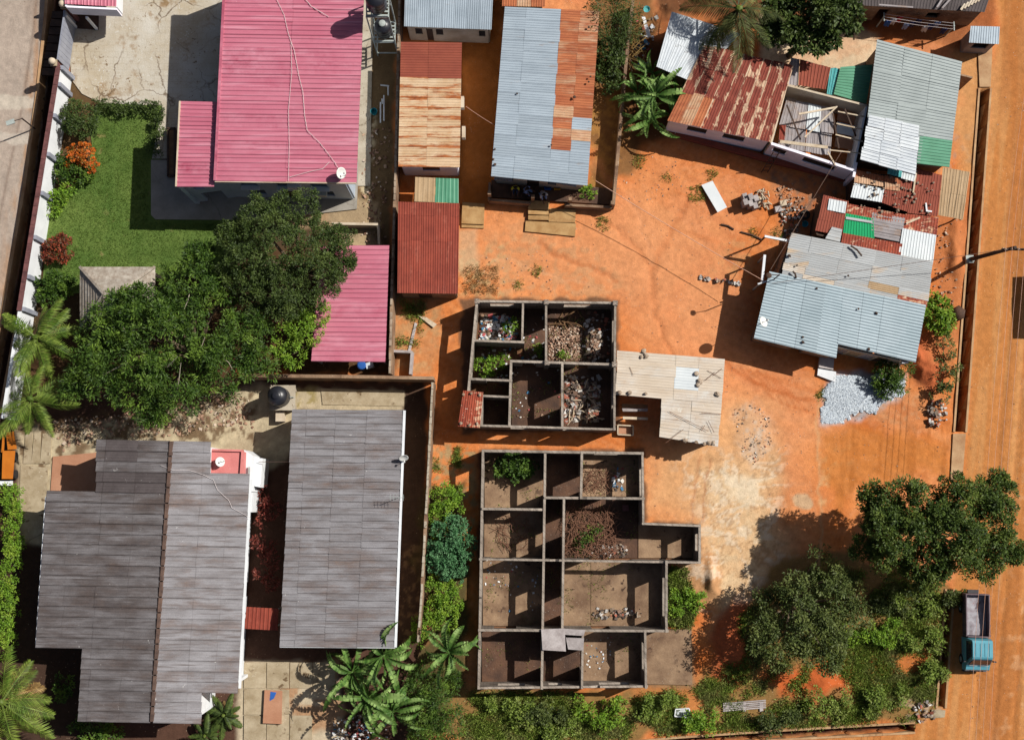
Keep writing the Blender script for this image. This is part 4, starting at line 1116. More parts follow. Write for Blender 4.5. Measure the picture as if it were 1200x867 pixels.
# striped rust roof with lilac wall
q = Q((826, 54, 2.7), (929, 78, 2.75), (902, 166, 2.6), (783, 141, 2.6))
a2 = root('shack', 'shack with a cream and dark rust striped roof and a lilac front wall', 'shack', mid(q))
roof(a2, q, 9, [0, .27, .62, 1], None, 'v', .18, .025, .01, .01, pick=lambda i, j: m['rust_orange'] if (j == 2 and i < 3) else m['rust_stripe'], ragged=.006, lift=.04)
ops = [(.19, .39, 1.3, 2.2), (.56, .78, 1.3, 2.2)]
w = house_walls(a2, q, .12, m['lilac'], .15, {'s': ops}); fill(a2, w, 's', ops, win='dark')
fr = W(783, 143, 2.6); 
pts = [W(778, 152), W(790, 155), W(905, 186), W(1004, 211)]
pb = root('plinth', 'brown plinth ledge below the lilac wall of the shacks', 'plinth', (pts[0].x, pts[0].y, 0))
for i in range(3):
    a_, b_ = pts[i], pts[i + 1]
    wall(pb, a_ + Vector((.05, -.2, 0)), b_ + Vector((-.01, -.2, 0)), .35, .35, m['rust_flat'], name='ledge')
# roofless frame room
q = Q((922, 100, 2.5), (1016, 124, 2.5), (1000, 199, 2.5), (904, 168, 2.5))
a3 = root('roofless_room', 'roofless room of grey sheets with bare pale timbers beside the striped shack', 'shack', mid(q))
ops = [(.05, .22, 1.3, 2.2), (.42, .82, 1.3, 2.2)]
w = [xy(p) for p in q]
wall(a3, q[0], q[1], 2.5, .12, m['cream'], name='wall')
wall(a3, q[3], q[2], 2.45, .16, m['lilac'], ops, name='wall')
for o in ops: pane(a3, q[3], q[2], o[0] + .01, o[1] - .01, o[2], o[3], m['dark'], .05)
wall(a3, q[0], q[3], 2.45, .12, m['cream'], name='wall')
wall(a3, q[1], q[2], 2.45, .12, m['white_paint'], name='wall')
wall(a3, W(1004, 190, 2.4), W(1001, 207, 2.4), 2.3, .16, m['lilac'], name='wall')
patch(a3, [(923, 115), (975, 128), (976, 157), (914, 147)], 1.55, 'grey_sheet', 5, 1, 'v', .2, .02, ragged=.03)
patch(a3, [(914, 147), (976, 157), (974, 183), (912, 172)], 1.45, 'grey_sheet', 6, 1, 'v', .2, .02, ragged=.03)
patch(a3, [(948, 122), (962, 125), (960, 155), (945, 152)], 1.62, 'white_sheet', 1, 1, 'v', .2, .02, ragged=.02)
patch(a3, [(914, 146), (921, 147), (919, 165), (913, 164)], 1.66, 'rust_brown', 1, 1, 'v', .2, .02)
patch(a3, [(983, 127), (1003, 133), (1001, 146), (981, 141)], 1.2, 'terracotta', 1, 1, 'v', .6, .005)
patch(a3, [(981, 143), (1002, 148), (1000, 160), (980, 156)], 1.3, 'white_sheet', 1, 1, 'v', .6, .005)
patch(a3, [(980, 158), (1000, 163), (998, 176), (978, 172)], 1.25, 'terracotta', 1, 1, 'v', .6, .005)
for (A, B, mt_, w_) in (((914, 166, 2.52), (970, 173, 2.55), 'pale_wood', .2), ((936, 134, 2.7), (980, 126, 2.62), 'pale_wood', .12), ((981, 125, 2.66), (943, 161, 2.5), 'pale_wood', .09),
                   ((922, 123, 2.5), (938, 164, 2.2), 'dark_wood', .09), ((976, 133, 2.4), (983, 174, 2.3), 'dark_wood', .1), ((990, 128, 2.5), (1003, 160, 2.3), 'dark_wood', .09),
                   ((982, 131, 2.45), (1013, 137, 2.45), 'pale_wood', .08), ((980, 145, 2.45), (1012, 152, 2.45), 'pale_wood', .08), ((979, 158, 2.45), (1011, 166, 2.45), 'pale_wood', .08), ((972, 176, 2.45), (1009, 180, 2.45), 'pale_wood', .07), ((970, 178, 2.52), (979, 194, 2.5), 'pale_wood', .08)):
    bar(a3, W(*A), W(*B), w_, .07, m[mt_], 'timber')
# sheets north of it
for (px4, mt_, lab, z, n_) in (([(938, 70), (973, 80), (967, 105), (936, 100)], 'rust_flat', 'rust red sheet roof north of the roofless room', 1.9, 3),
                          ([(973, 80), (984, 81), (976, 112), (969, 110)], 'teal_sheet', 'narrow teal sheets between the rust red and the green roofs', 1.85, 3),
                          ([(985, 79), (1023, 76), (1015, 122), (977, 111)], 'green_sheet', 'green ribbed sheet roof against the big grey roof', 2.0, 1),
                          ([(927, 68), (937, 70), (935, 101), (924, 99)], 'grey_sheet', 'narrow grey sheet beside the rust red sheet roof', 1.8, 1)):
    rt = root('lean_to', lab, 'lean-to', W(*px4[0]))
    q = patch(rt, px4, z, mt_, n_, 1, 'u' if mt_ == 'green_sheet' else 'v', .22, .03)
    for p in inset(q, .1): MB().box((p.x, p.y, z / 2 - .02), (.07, .07, z)).build('post', m['wood'], rt)
# big grey ribbed roof
q = Q((1028, 47, 3.1), (1127, 73, 3.1), (1112, 196, 3.0), (1011, 184, 3.0))
a4 = root('shack', 'shack with a big grey ribbed roof, white and green sheets at its south end', 'shack', mid(q))
roof(a4, q, [0, .33, .66, 1], [0, .25, .5, .75, .99], None, 'u', .2, .03, .003, .002, pick=lambda i, j: None if (i == 2 and j == 3) else m['galv_grey'])
qg = [bil(q, .63, .75), bil(q, 1, .75), bil(q, 1, 1), bil(q, .63, 1)]
roof(a4, qg, 1, 1, m['green_sheet'], 'u', .2, .03, lift=.01)
patch(a4, [(1018, 135), (1077, 148), (1072, 204), (1010, 187)], 3.2, 'galv_white', 3, 4, 'u', .2, .03, ragged=.02)
house_walls(a4, q, .25, m['oldwall'], .14, {'e': [(.3, .45, 1, 2), (.6, .7, -.1, 2)]})
wall(a4, W(1125, 86, 2.4), W(1141, 90, 2.4), 2.2, .1, m['oldwall'], name='wall')
# rust patch roofs
e_ = root('shack', 'low shack with rust red and white sheet roof scattered with stones', 'shack', W(1065, 230))
for (px4, z, mt_, nu, nv, al) in (
    ([(1002, 199), (1037, 207), (1036, 219), (1001, 214)], 2.1, 'rust_orange', 2, 2, 'v'), ([(1001, 215), (1036, 222), (1033, 237), (997, 231)], 2.14, 'white_sheet', 1, 1, 'v'),
    ([(1037, 206), (1072, 211), (1065, 249), (1034, 238)], 2.1, 'rust_flat', 3, 2, 'v'), ([(1037, 206), (1055, 209), (1054, 224), (1037, 222)], 2.16, 'rust_orange', 1, 2, 'v'),
    ([(1074, 198), (1104, 206), (1098, 253), (1064, 249)], 2.12, 'rust_flat', 3, 2, 'v'), ([(1105, 197), (1136, 202), (1128, 257), (1100, 252)], 2.06, 'tan_sheet', 3, 2, 'v'),
    ([(1041, 197), (1057, 200), (1056, 208), (1040, 204)], 2.3, 'teal_sheet', 1, 1, 'v'), ([(1057, 202), (1073, 206), (1071, 213), (1056, 209)], 2.32, 'white_sheet', 1, 1, 'v')):
    patch(e_, px4, z, mt_, nu, nv, al, .18, .02)
qE = Q((1000, 200, 2.05), (1104, 210, 2.05), (1098, 251, 2.0), (1000, 232, 2.0)); house_walls(e_, qE, .1, m['dark_wood'], .1)
for p in ((1132, 206), (1126, 252)):
    c = W(*p, 2.0); MB().box((c.x, c.y, 1), (.08, .08, 2)).build('post', m['wood'], e_)
bar(e_, W(1074, 200, 2.2), W(1070, 226, 2.2), .1, .06, m['pale_wood'], 'timber')
bar(e_, W(1085, 238, 2.2), W(1086, 247, 2.2), .1, .05, m['white_paint'], 'timber')
bar(e_, W(1085, 247, 2.22), W(1092, 248, 2.22), .1, .05, m['white_paint'], 'timber')
f_ = root('shack', 'low shack patched with a bright green sheet among rusty ones', 'shack', W(1025, 265))
for (px4, z, mt_, nu, nv, al) in (
    ([(965, 229), (994, 236), (986, 276), (956, 270)], 2.15, 'rust_flat', 2, 3, 'v'), ([(972, 233), (992, 237), (990, 250), (970, 246)], 2.22, 'white_sheet', 2, 1, 'v'),
    ([(995, 239), (1062, 252), (1060, 263), (993, 252)], 2.1, 'rust_patch', 4, 1, 'v'), ([(991, 250), (1023, 256), (1024, 281), (988, 275)], 2.14, 'green_bright', 1, 1, 'v'),
    ([(992, 254), (1022, 259), (1022, 262), (991, 257)], 2.2, 'pale_sheet', 1, 1, 'u'),
    ([(1022, 249), (1060, 256), (1056, 284), (1021, 277)], 2.12, 'grey_sheet', 1, 4, 'u'), ([(988, 273), (1057, 286), (1055, 299), (986, 285)], 2.18, 'rust_patch', 3, 1, 'v'),
    ([(1062, 251), (1100, 255), (1097, 278), (1058, 270)], 2.1, 'rust_patch', 2, 2, 'v'), ([(1058, 268), (1097, 276), (1093, 309), (1053, 300)], 2.2, 'white_sheet', 1, 1, 'v'),
    ([(975, 266), (987, 269), (984, 284), (967, 280)], 2.26, 'pale_sheet', 1, 2, 'u')):
    patch(f_, px4, z, mt_, nu, nv, al, .18, .02)
qF = Q((962, 234, 2.05), (1100, 257, 2.05), (1092, 306, 2.05), (955, 276, 2.05)); house_walls(f_, qF, .12, m['dark_wood'], .1)
bar(f_, W(1062, 262, 2.25), W(1078, 255, 2.25), .12, .05, m['pale_wood'], 'timber')
# pale + blue corrugated roof
g_ = root('shack', 'large shack with pale sheets above a blue corrugated roof beside the utility pole', 'shack', W(990, 350))
q = Q((928, 273, 2.6), (1093, 307, 2.6), (1085, 360, 2.5), (916, 323, 2.5))
qA = q
def pk(i, j):
    if (i == 0 and j == 2) or (i == 3 and j == 2) or (i == 1 and j == 3): return m['tan_sheet'] if i == 3 else m['cream_sheet']
    if i == 4 and j == 3: return m['rust_patch']
    return m['pale_sheet']
roof(g_, q, [0, .15, .37, .6, .8, 1], [0, .36, .7, .86, 1], None, 'u', .14, .015, .006, .006, pick=pk, ragged=.005)
qL = Q((902, 319, 2.55), (989, 338, 2.55), (979, 419, 2.35), (884, 396, 2.35)); qR = Q((989, 338, 2.55), (1084, 358, 2.55), (1072, 424, 2.4), (982, 403, 2.4))
roof(g_, qL, 4, 1, m['galv_blue'], 'u', .19, .04, .008, .003, prof='sin', lift=.06)
roof(g_, qR, 4, 1, m['galv_blue'], 'u', .19, .04, .008, .003, prof='sin', lift=.06)
wq = [qA[0], qA[1], qR[2], qL[3]]
ws = inset(wq, .12)
wall(g_, ws[0], ws[1], 2.4, .12, m['oldwall'])
wall(g_, ws[1], W(1072, 419, 2.4), 2.25, .12, m['oldwall'], [(.3, .4, 1, 1.8)])
wall(g_, lerp(ws[0], ws[3], .0), W(889, 393, 2.4), 2.25, .12, m['oldwall'], [(.75, .9, -.1, 1.9)])
wall(g_, W(889, 393, 2.4), W(978, 414, 2.4), 2.2, .12, m['oldwall'], [(.1, .3, 1, 1.8), (.5, .65, -.1, 1.9)])
opd = [(.02, .2, -.1, 1.95), (.23, .41, -.1, 1.95), (.44, .62, -.1, 1.95), (.65, .83, -.1, 1.95)]
A, B = W(981, 406, 2.2), W(1058, 423, 2.2)
wall(g_, A, B, 2.2, .1, m['cream'], opd)
for i, o in enumerate(opd): pane(g_, A, B, o[0] + .005, o[1] - .005, 0, 1.93, m[('grey_sheet', 'tan_sheet', 'grey_sheet', 'dark_wood')[i]], .05, 'door')
wall(g_, B, W(1072, 421, 2.3), 2.25, .1, m['oldwall'])
bar(g_, W(1055, 422, 2.3), W(1052, 444, .02), .07, .07, m['pale_wood'], 'prop')
MB().box(W(1059, 423, 1.9), (.4, .35, .6)).build('meter_box', m['white_paint'], g_)
# west side trim: white bracket and grey screen
br = root('bracket_frame', 'white metal bracket frame on the west side of the blue roofed shack', 'frame', W(895, 332))
bar(br, W(893, 329, 2.2), W(896, 299, 2.2), .16, .2, m['white_paint'], 'bracket_arm')
bar(br, W(888, 333, 2.2), W(900, 329, 2.3), .1, .1, m['white_paint'], 'bracket_arm')
p = W(890, 333, 2.1); bar(br, (p.x, p.y, 0), (p.x, p.y, 2.2), .09, .09, m['steel'], 'post')
p = W(896, 300, 2.1); bar(br, (p.x, p.y, 0), (p.x, p.y, 2.15), .09, .09, m['steel'], 'post')
bm = root('roof_beam', 'white beam sticking out over the rubble north of the blue roofed shack', 'beam', W(912, 281))
bar(bm, W(896, 277, 2.35), W(932, 284, 2.35), .14, .12, m['white_paint'], 'beam')
p = W(897, 277, 2.3); bar(bm, (p.x, p.y, 0), (p.x, p.y, 2.3), .09, .09, m['wood'], 'post')
st_ = root('stone_step', 'pale concrete step block south of the blue roofed shack', 'step', W(967, 432))
MB().prism([W(960, 418), W(976, 421), W(975, 434), W(958, 431)], -.1, .34).build('tread', m['grey_block'], st_)
MB().prism([W(958, 431.6), W(979, 436), W(978, 448), W(957, 440)], -.1, .2).build('tread', m['white_paint'], st_)
single('loose_slab', MB().hexa([W(1018, 463), W(1031, 467), W(1033, 436), W(1027, 434)], [W(1018, 463, .25), W(1031, 467, .2), W(1033, 436, .4), W(1027, 434, .45)]), m['galv_white'], 'white broken slab lying on the grey gravel heap', 'slab', W(1026, 452))
# north-east dark roof, kiosk, clothes line
q = Q((1003, -50, 2.7), (1172, -45, 2.7), (1152, 14, 2.5), (1003, 6, 2.5))
n_ = root('shed', 'dark brown shed with a sooty roof behind the clothes line', 'shed', mid(q))
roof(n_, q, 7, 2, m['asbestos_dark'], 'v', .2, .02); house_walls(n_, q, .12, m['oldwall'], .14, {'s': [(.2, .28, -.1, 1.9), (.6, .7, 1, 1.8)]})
for (A, B) in (((1098, 9, 2.75), (1105, -2, 2.75)), ((1104, 10, 2.75), (1114, -1, 2.75))): bar(n_, W(*A), W(*B), .12, .06, m['grey_sheet'], 'timber')
bar(n_, W(1030, 6, 2.7), W(1070, 9, 2.7), .1, .06, m['grey_sheet'], 'timber')
for i in range(6): bar(n_, W(1126 + i * 4, 12 - i * 2, 2.75), W(1131 + i * 4, 5 - i * 2, 2.75), .14, .05, m['cream'], 'timber')
q = Q((1138, 31, 2.1), (1171, 32, 2.1), (1170, 52, 2.0), (1136, 50, 2.0))
kk = root('kiosk', 'tiny kiosk with a plain grey sheet roof beside the dirt road', 'kiosk', mid(q))
roof(kk, q, 3, 1, m['galv'], 'v', .16, .02); house_walls(kk, q, .12, m['grey_sheet'], .08, {'s': [(.2, .8, .9, 1.7)]})
MB().prism([W(1139, 54), W(1156, 56), W(1155, 63), W(1137, 61)], 0, .3).build('counter_step', m['grey_block'], kk)
cl = root('clothes_line', 'clothes line with two posts north of the big grey roof', 'clothes line', W(1078, 26))
A, B = W(1036, 20, 1.7), W(1118, 31, 1.7); A.z = B.z = 0
for p in (A, B): MB().tube([(p.x, p.y, 0), (p.x, p.y, 1.75)], .05, 7).build('post', m['steel'], cl)
for k in (-1, 0, 1):
    MB().tube([(A.x, A.y + k * .2, 1.7), ((A.x + B.x) / 2, (A.y + B.y) / 2 + k * .2, 1.58), (B.x, B.y + k * .2, 1.7)], .012, 4).build('line', m['wire_white'], cl)
for p in (A, B): bar(cl, (p.x, p.y - .3, 1.7), (p.x, p.y + .3, 1.7), .06, .06, m['steel'], 'crossbar')
cn = ('blue', 'cloth_white', 'red', 'cloth_blue', 'navy', 'navy', 'cloth_white', 'navy', 'cloth_blue', 'navy')
gl = ('blue towel hung at the west end of the clothes line', 'white shirt hung beside the blue towel on the clothes line', 'red cloth hung on the clothes line', 'pale blue cloth hung beside the red one on the clothes line',
      'navy cloth hung fifth from the west post of the clothes line', 'navy cloth hung sixth from the west post of the clothes line', 'white cloth hung near the middle of the clothes line', 'navy cloth hung eighth from the west post of the clothes line', 'pale blue cloth hung near the east post of the clothes line', 'navy cloth hung nearest the east post of the clothes line')
for i in range(10):
    f0, f1 = .03 + i * .09, .03 + i * .09 + .075
    mb = MB(); nn = 5; yy = (-1, 0, 1)[i % 3] * .2
    for s_ in range(nn + 1):
        f = lerp(f0, f1, s_ / nn); sag = 1.7 - .12 * 4 * f * (1 - f)
        x = lerp(A.x, B.x, f); y = lerp(A.y, B.y, f) + yy
        wv = .05 * math.sin(s_ * 2.4 + i)
        mb.v += [(x, y + .02, sag - .5 + .05 * (i % 2)), (x, y + .03 + wv, sag - .25), (x, y + .012, sag + .01), (x, y - .012, sag + .01), (x, y - .06 + wv, sag - .3), (x, y - .1 + wv * 1.5, sag - .7)]
    for s_ in range(nn):
        for k in range(5): mb.f.append((s_ * 6 + k, s_ * 6 + k + 1, s_ * 6 + k + 7, s_ * 6 + k + 6))
    single('hanging_cloth', mb, m[cn[i]], gl[i], 'laundry', (lerp(A.x, B.x, f0), A.y, 0), 'washing on the clothes line', None, True)

# ---------------------------------------------------------------- cream roofed stall
q = Q((724, 411, 2.3), (849, 421, 2.3), (845.5, 473, 2.25), (722, 462, 2.25)); q2 = Q((776, 467, 2.25), (845.5, 473, 2.25), (841, 523, 2.15), (773, 512, 2.15))
cr = root('shack', 'shack with a flat cream sheet roof next to the roofless brick rooms', 'shack', mid(q))
roof(cr, q, [0, .55, .77, 1], 4, None, 'u', .2, .01, .004, .008, pick=lambda i, j: m['white_sheet'] if (i == 1 and j in (1, 2) or i == 0 and j == 0 and False) else m['cream_sheet'], ragged=.004)
roof(cr, q2, [0, .5, 1], 4, m['cream_sheet'], 'u', .2, .01, .004, .008, ragged=.01, lift=.01)
w = house_walls(cr, q2, .25, m['cream'], .12, {'s': [(.3, .5, -.1, 1.9)], 'w': [(.3, .7, .9, 1.7)]})
wall(cr, w[0], lerp(q[0], q[1], .45) + Vector((0, -.2, 0)), 2.15, .1, m['cream'])
wall(cr, lerp(q[0], q[1], .45) + Vector((0, -.2, 0)), q[1] + Vector((-.25, -.25, 0)), 2.15, .1, m['cream'])
wall(cr, q[1] + Vector((-.25, -.25, 0)), w[1], 2.13, .1, m['cream'])
for p in ((728, 414), (728, 459)):
    c = W(*p, 2.2); bar(cr, (c.x, c.y, 0), (c.x, c.y, 2.25), .1, .1, m['wood'], 'post')
rs = MB(); rr = random.Random(9)
for (x, y) in ((726, 460), (738, 460), (757, 461), (841, 462), (803, 516), (816, 518), (825, 520), (831, 519), (836, 519), (754, 411), (757, 417), (752, 418), (820, 447), (818, 451), (816, 438)):
    rs.blob(W(x, y, 2.36), rr.uniform(.12, .2), rr)
single('roof_stones', rs, m['stone'], 'dark stones holding down the cream sheet roof', 'stones', W(780, 465, 2.2), None, 'stuff')
rs = MB()
for (A, B) in (((784, 482), (830, 505)), ((830, 493), (837, 507)), ((826, 498), (822, 505)), ((780, 519), (801, 503)), ((822, 484), (846, 485)), ((738, 430), (742, 440)), ((838, 436), (826, 446)), ((836, 440), (846, 432)), ((829, 434), (845, 443))):
    rs.tube([W(*A, 2.36), W(*B, 2.36)], .015, 4)
single('roof_sticks', rs, m['twig'], 'thin sticks scattered on the cream sheet roof', 'sticks', W(800, 480, 2.3), None, 'stuff')
tb = root('work_table', 'wooden market table frame under the notch of the cream roof', 'table', W(744, 480))
for pp, z, mt_ in (([(729, 473), (759, 474), (759, 478), (729, 478)], .75, 'wood'), ([(729, 478.5), (759, 478.5), (759, 482), (730, 482)], .77, 'grey_block'), ([(730, 488), (759, 489), (759, 492), (730, 491)], .75, 'pale_wood')):
    MB().prism([W(x, y, z) for x, y in pp], z - .06, z).build('table_board', m[mt_], tb)
for p in ((730, 474), (758, 475), (758, 491), (731, 490)):
    c = W(*p, .7); bar(tb, (c.x, c.y, 0), (c.x, c.y, .7), .08, .08, m['wood'], 'leg')
bx = root('wooden_box', 'open wooden box on the ground south of the market table', 'box', W(733, 504))
for (A, B) in (((724, 498), (742, 499)), ((742, 499), (742, 510)), ((724, 509), (742, 510)), ((724, 498), (724, 509))):
    wall(bx, W(*A, .3), W(*B, .3), .35, .07, m['pale_wood'], name='side', z0=0)
MB().prism([W(725, 499), W(741, 500), W(741, 509), W(725, 508)], .01, .08).build('bottom', m['terracotta'], bx)

# ---------------------------------------------------------------- roofless brick rooms
def ruin(name, lab, segs, z, t=.135):
    c = W(*segs[0][0])
    rt = root(name, lab, 'unfinished house', (c.x, c.y, 0))
    for sg in segs:
        A, B = sg[0], sg[1]; ops = sg[2] if len(sg) > 2 else ()
        a_, b_ = W(*A, z), W(*B, z); d_ = (b_ - a_).normalized()
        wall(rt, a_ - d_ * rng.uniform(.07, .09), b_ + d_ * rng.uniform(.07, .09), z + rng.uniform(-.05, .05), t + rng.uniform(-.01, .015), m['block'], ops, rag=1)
    return rt
wn_ = lambda s0, s1: (s0, s1, .95, 2.05)
dr_ = lambda s0, s1: (s0, s1, -.1, 2.05)
u1 = ruin('unfinished_house', 'roofless rubbish filled brick rooms with a rusty sheet at one corner', [
    ((559, 353), (721, 355), [wn_(.1, .27), wn_(.63, .82)]), ((721, 355), (720, 503), [wn_(.12, .3), wn_(.6, .82)]), ((559, 353), (545, 499), [wn_(.15, .3), wn_(.55, .68)]),
    ((545, 498), (720, 503), [wn_(.3, .42), wn_(.55, .7)]), ((613, 354), (612, 401), [dr_(.3, .7)]), ((556, 399), (613, 401)), ((640, 354), (640, 425), [dr_(.35, .6)]),
    ((599, 423), (721, 427), [dr_(.12, .25), dr_(.62, .75)]), ((599, 423), (597, 499)), ((659, 427), (659, 501), [dr_(.4, .65)]), ((551, 444), (599, 446), [dr_(.4, .7)]), ((549, 463), (597, 465)), ((565, 464), (564, 498))], 2.4)
u2 = ruin('unfinished_house', 'larger set of roofless brick rooms with bare floors south of the narrow lane', [
    ((566, 528), (753, 531), [wn_(.15, .28), wn_(.7, .88)]), ((753, 531), (754, 614), [wn_(.22, .6)]), ((754, 613.5), (820, 616)), ((820, 616), (820, 658), [wn_(.25, .7)]), ((563, 655), (820, 659), [dr_(.05, .15), dr_(.32, .36), dr_(.5, .7)]),
    ((781, 658), (781, 739), [wn_(.25, .8)]), ((562, 738), (782, 739), [dr_(.08, .2), dr_(.6, .7)]), ((756, 739), (757, 805), [wn_(.25, .72)]), ((561, 806), (758, 804), [wn_(.12, .28), wn_(.42, .5), wn_(.72, .9)]), ((566, 528), (561, 806), [wn_(.06, .15), wn_(.29, .37), wn_(.52, .62), wn_(.82, .92)]),
    ((639, 529), (635, 806), [dr_(.12, .19), dr_(.35, .42), dr_(.58, .66), dr_(.85, .93)]), ((682, 530), (681, 583), [dr_(.5, .85)]), ((639, 583), (754, 584), [dr_(.6, .8)]), ((566, 596), (638, 597), [dr_(.55, .8)]), ((661, 584), (659, 739), [dr_(.15, .3), dr_(.75, .9)]), ((683, 740), (682, 805), [dr_(.4, .7)])], 2.4)
rr = random.Random(21)
def floors(rt, rects):
    for (x0, y0, x1, y1, mt_) in rects:
        MB().prism([W(x0, y0), W(x1, y0), W(x1, y1), W(x0, y1)], -.05, .09 + rr.uniform(0, .03)).build('floor_slab', m[mt_], rt)
floors(u1, [(562, 361, 612, 404, 'floor_dark'), (614, 361, 638, 428, 'floor_dark'), (640.5, 361, 717, 429, 'floor_dark'), (558, 407, 597, 447, 'floor_dark'), (600, 430, 656, 502, 'floor_dark'), (659, 432, 716, 503, 'floor_dark'), (565, 469, 596, 500, 'floor_dark')])
floors(u2, [(568, 531, 636, 594.5, 'floor'), (639, 531, 679, 581.5, 'floor_dark'), (681, 531, 747.5, 581.5, 'floor'), (661.5, 584, 747, 653.5, 'floor_dark'), (748, 613, 813, 653.5, 'floor'), (567.5, 597, 635, 653, 'floor'), (638, 584, 659, 653, 'floor_dark'),
            (566, 656, 634, 733, 'floor'), (637, 656, 657.5, 733, 'floor_dark'), (660, 656, 692, 733, 'floor'), (692.5, 656, 775, 733, 'floor'), (565, 735.5, 633, 798, 'floor_dark'), (636, 735.5, 680, 798, 'floor_dark'), (682, 735.5, 751, 798, 'floor')])
MB().prism([W(756, 736), W(810, 737), W(811, 802), W(756, 801)], -.05, .12).build('floor_slab', m['floor'], u2)
# pillars of the upper ruin
for (x, y) in ((559, 353), (640, 354), (721, 355), (641, 425), (720, 427)):
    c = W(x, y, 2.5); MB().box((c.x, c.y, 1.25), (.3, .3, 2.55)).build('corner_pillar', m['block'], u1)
    for (dx, dy) in ((-.08, -.08), (.08, .08), (.08, -.08), (-.08, .08)):
        MB().tube([(c.x + dx, c.y + dy, 2.4), (c.x + dx * 1.3, c.y + dy * 1.3, 2.85)], .014, 4).build('steel_bar', m['rust_flat'], u1)
fw = root('formwork_boards', 'broken concrete boards lying on top of the larger roofless rooms', 'boards', W(660, 748))
for pp, z in (([(634, 738), (662, 736), (664, 762), (636, 762)], 2.6), ([(660, 737), (685, 738), (684, 745), (661, 744)], 2.58), ([(664, 746), (685, 747), (684, 761), (665, 760)], 2.62)):
    MB().prism([W(x + rr.uniform(-1, 1), y + rr.uniform(-1, 1), z) for x, y in pp], z - .1, z).build('board', m['grey_block'], fw)
rsn = root('rusty_sheet', 'rusty corrugated sheets laid over the corner of the rubbish filled rooms', 'metal sheet', W(551, 480))
roof(rsn, Q((543, 458, 2.55), (566, 460, 2.55), (562, 501, 2.55), (537, 499, 2.55)), 3, 1, m['rust_patch'], 'v', .16, .03)
bs = MB()
for (x, y) in ((543, 462), (552, 461), (562, 463), (540, 496), (550, 498), (559, 496)): bs.blob(W(x, y, 2.66), .1, rr)
single('sheet_stones', bs, m['stone'], 'stones holding down the rusty corrugated sheets', 'stones', W(551, 480, 2.5), None, 'stuff')

# ---------------------------------------------------------------- grey roofed houses
g1 = root('gabled_house', 'wide house with a weathered grey gabled sheet roof and brown ridge', 'house', W(190, 680))
R0, R1 = (201, 517), (178, 846)
def rp(s, d, zr_=4.5, k=.0079):
    x = lerp(R0[0], R1[0], s) + d; y = lerp(R0[1], R1[1], s) + .02 * d
    return W(x, y, zr_ - k * abs(d))
NR = 27
for side, wd in ((-1, 37.0), (1, 31.0)):
    for r in range(NR):
        s0, s1 = r / NR, (r + 1) / NR; yy = lerp(517, 846, (s0 + s1) / 2); rx = lerp(201, 178, (s0 + s1) / 2)
        if side < 0:
            lim = (rx - 113) if yy < 581 else ((rx - (55 - (yy - 582) * .07)) if yy < 755 else (rx - (97 - (yy - 755) * .06)))
        else:
            lim = (247 - rx) if yy < 556 else (((292 - (yy - 560) * .055) - rx) if yy < 806 else (236 - rx))
        d0 = 2; ci = 0
        off = 6 if side > 0 else 0
        while d0 < lim - 3:
            d1 = min(lim, d0 + wd + (off if ci == 0 else 0) + rng.uniform(-.6, .6))
            if lim - d1 < 6: d1 = lim
            q = [rp(s0 - .0015, side * d0), rp(s0 - .0015, side * d1), rp(s1 + .0015, side * d1), rp(s1 + .0015, side * d0)]
            if side < 0: q = [q[1], q[0], q[3], q[2]]
            dark = side < 0 and ((3 <= r <= 5) or (r <= 1 and ci == 1)) and yy < 581 and ci < 3
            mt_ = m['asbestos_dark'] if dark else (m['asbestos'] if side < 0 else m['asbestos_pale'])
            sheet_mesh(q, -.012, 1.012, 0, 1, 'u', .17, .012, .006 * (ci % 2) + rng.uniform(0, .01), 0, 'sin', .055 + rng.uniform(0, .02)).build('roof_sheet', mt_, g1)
            d0 = d1; ci += 1
for i in range(18):
    s0, s1 = i / 18, (i + 1) / 18 - .004
    A, B = rp(s0, 0), rp(s1, 0); dv = Vector((.16, 0, -.05)); up = Vector((0, 0, .1 + .012 * (i % 2)))
    MB().hexa([A - dv, A + Vector((.16, 0, -.05)), B + Vector((.16, 0, -.05)), B - dv], [A + up - dv * .5, A + up + Vector((.08, 0, 0)), B + up + Vector((.08, 0, 0)), B + up - dv * .5]).build('ridge_cap', m['ridge'], g1)
def gz(px, py):   # roof height at pixel
    s = (py - 517) / 329; return 4.5 - .0079 * abs(px - lerp(201, 178, s)) - .12
WL = [((117, 519), (247, 521)), ((247, 521), (246, 558)), ((246, 558), (290, 560)), ((290, 560), (278, 805)), ((278, 805), (234, 806)), ((234, 806), (233, 842)), ((233, 842), (95, 841)), ((95, 841), (100, 753)), ((100, 753), (47, 752)), ((47, 752), (57, 584)), ((57, 584), (113, 584)), ((113, 584), (117, 519))]
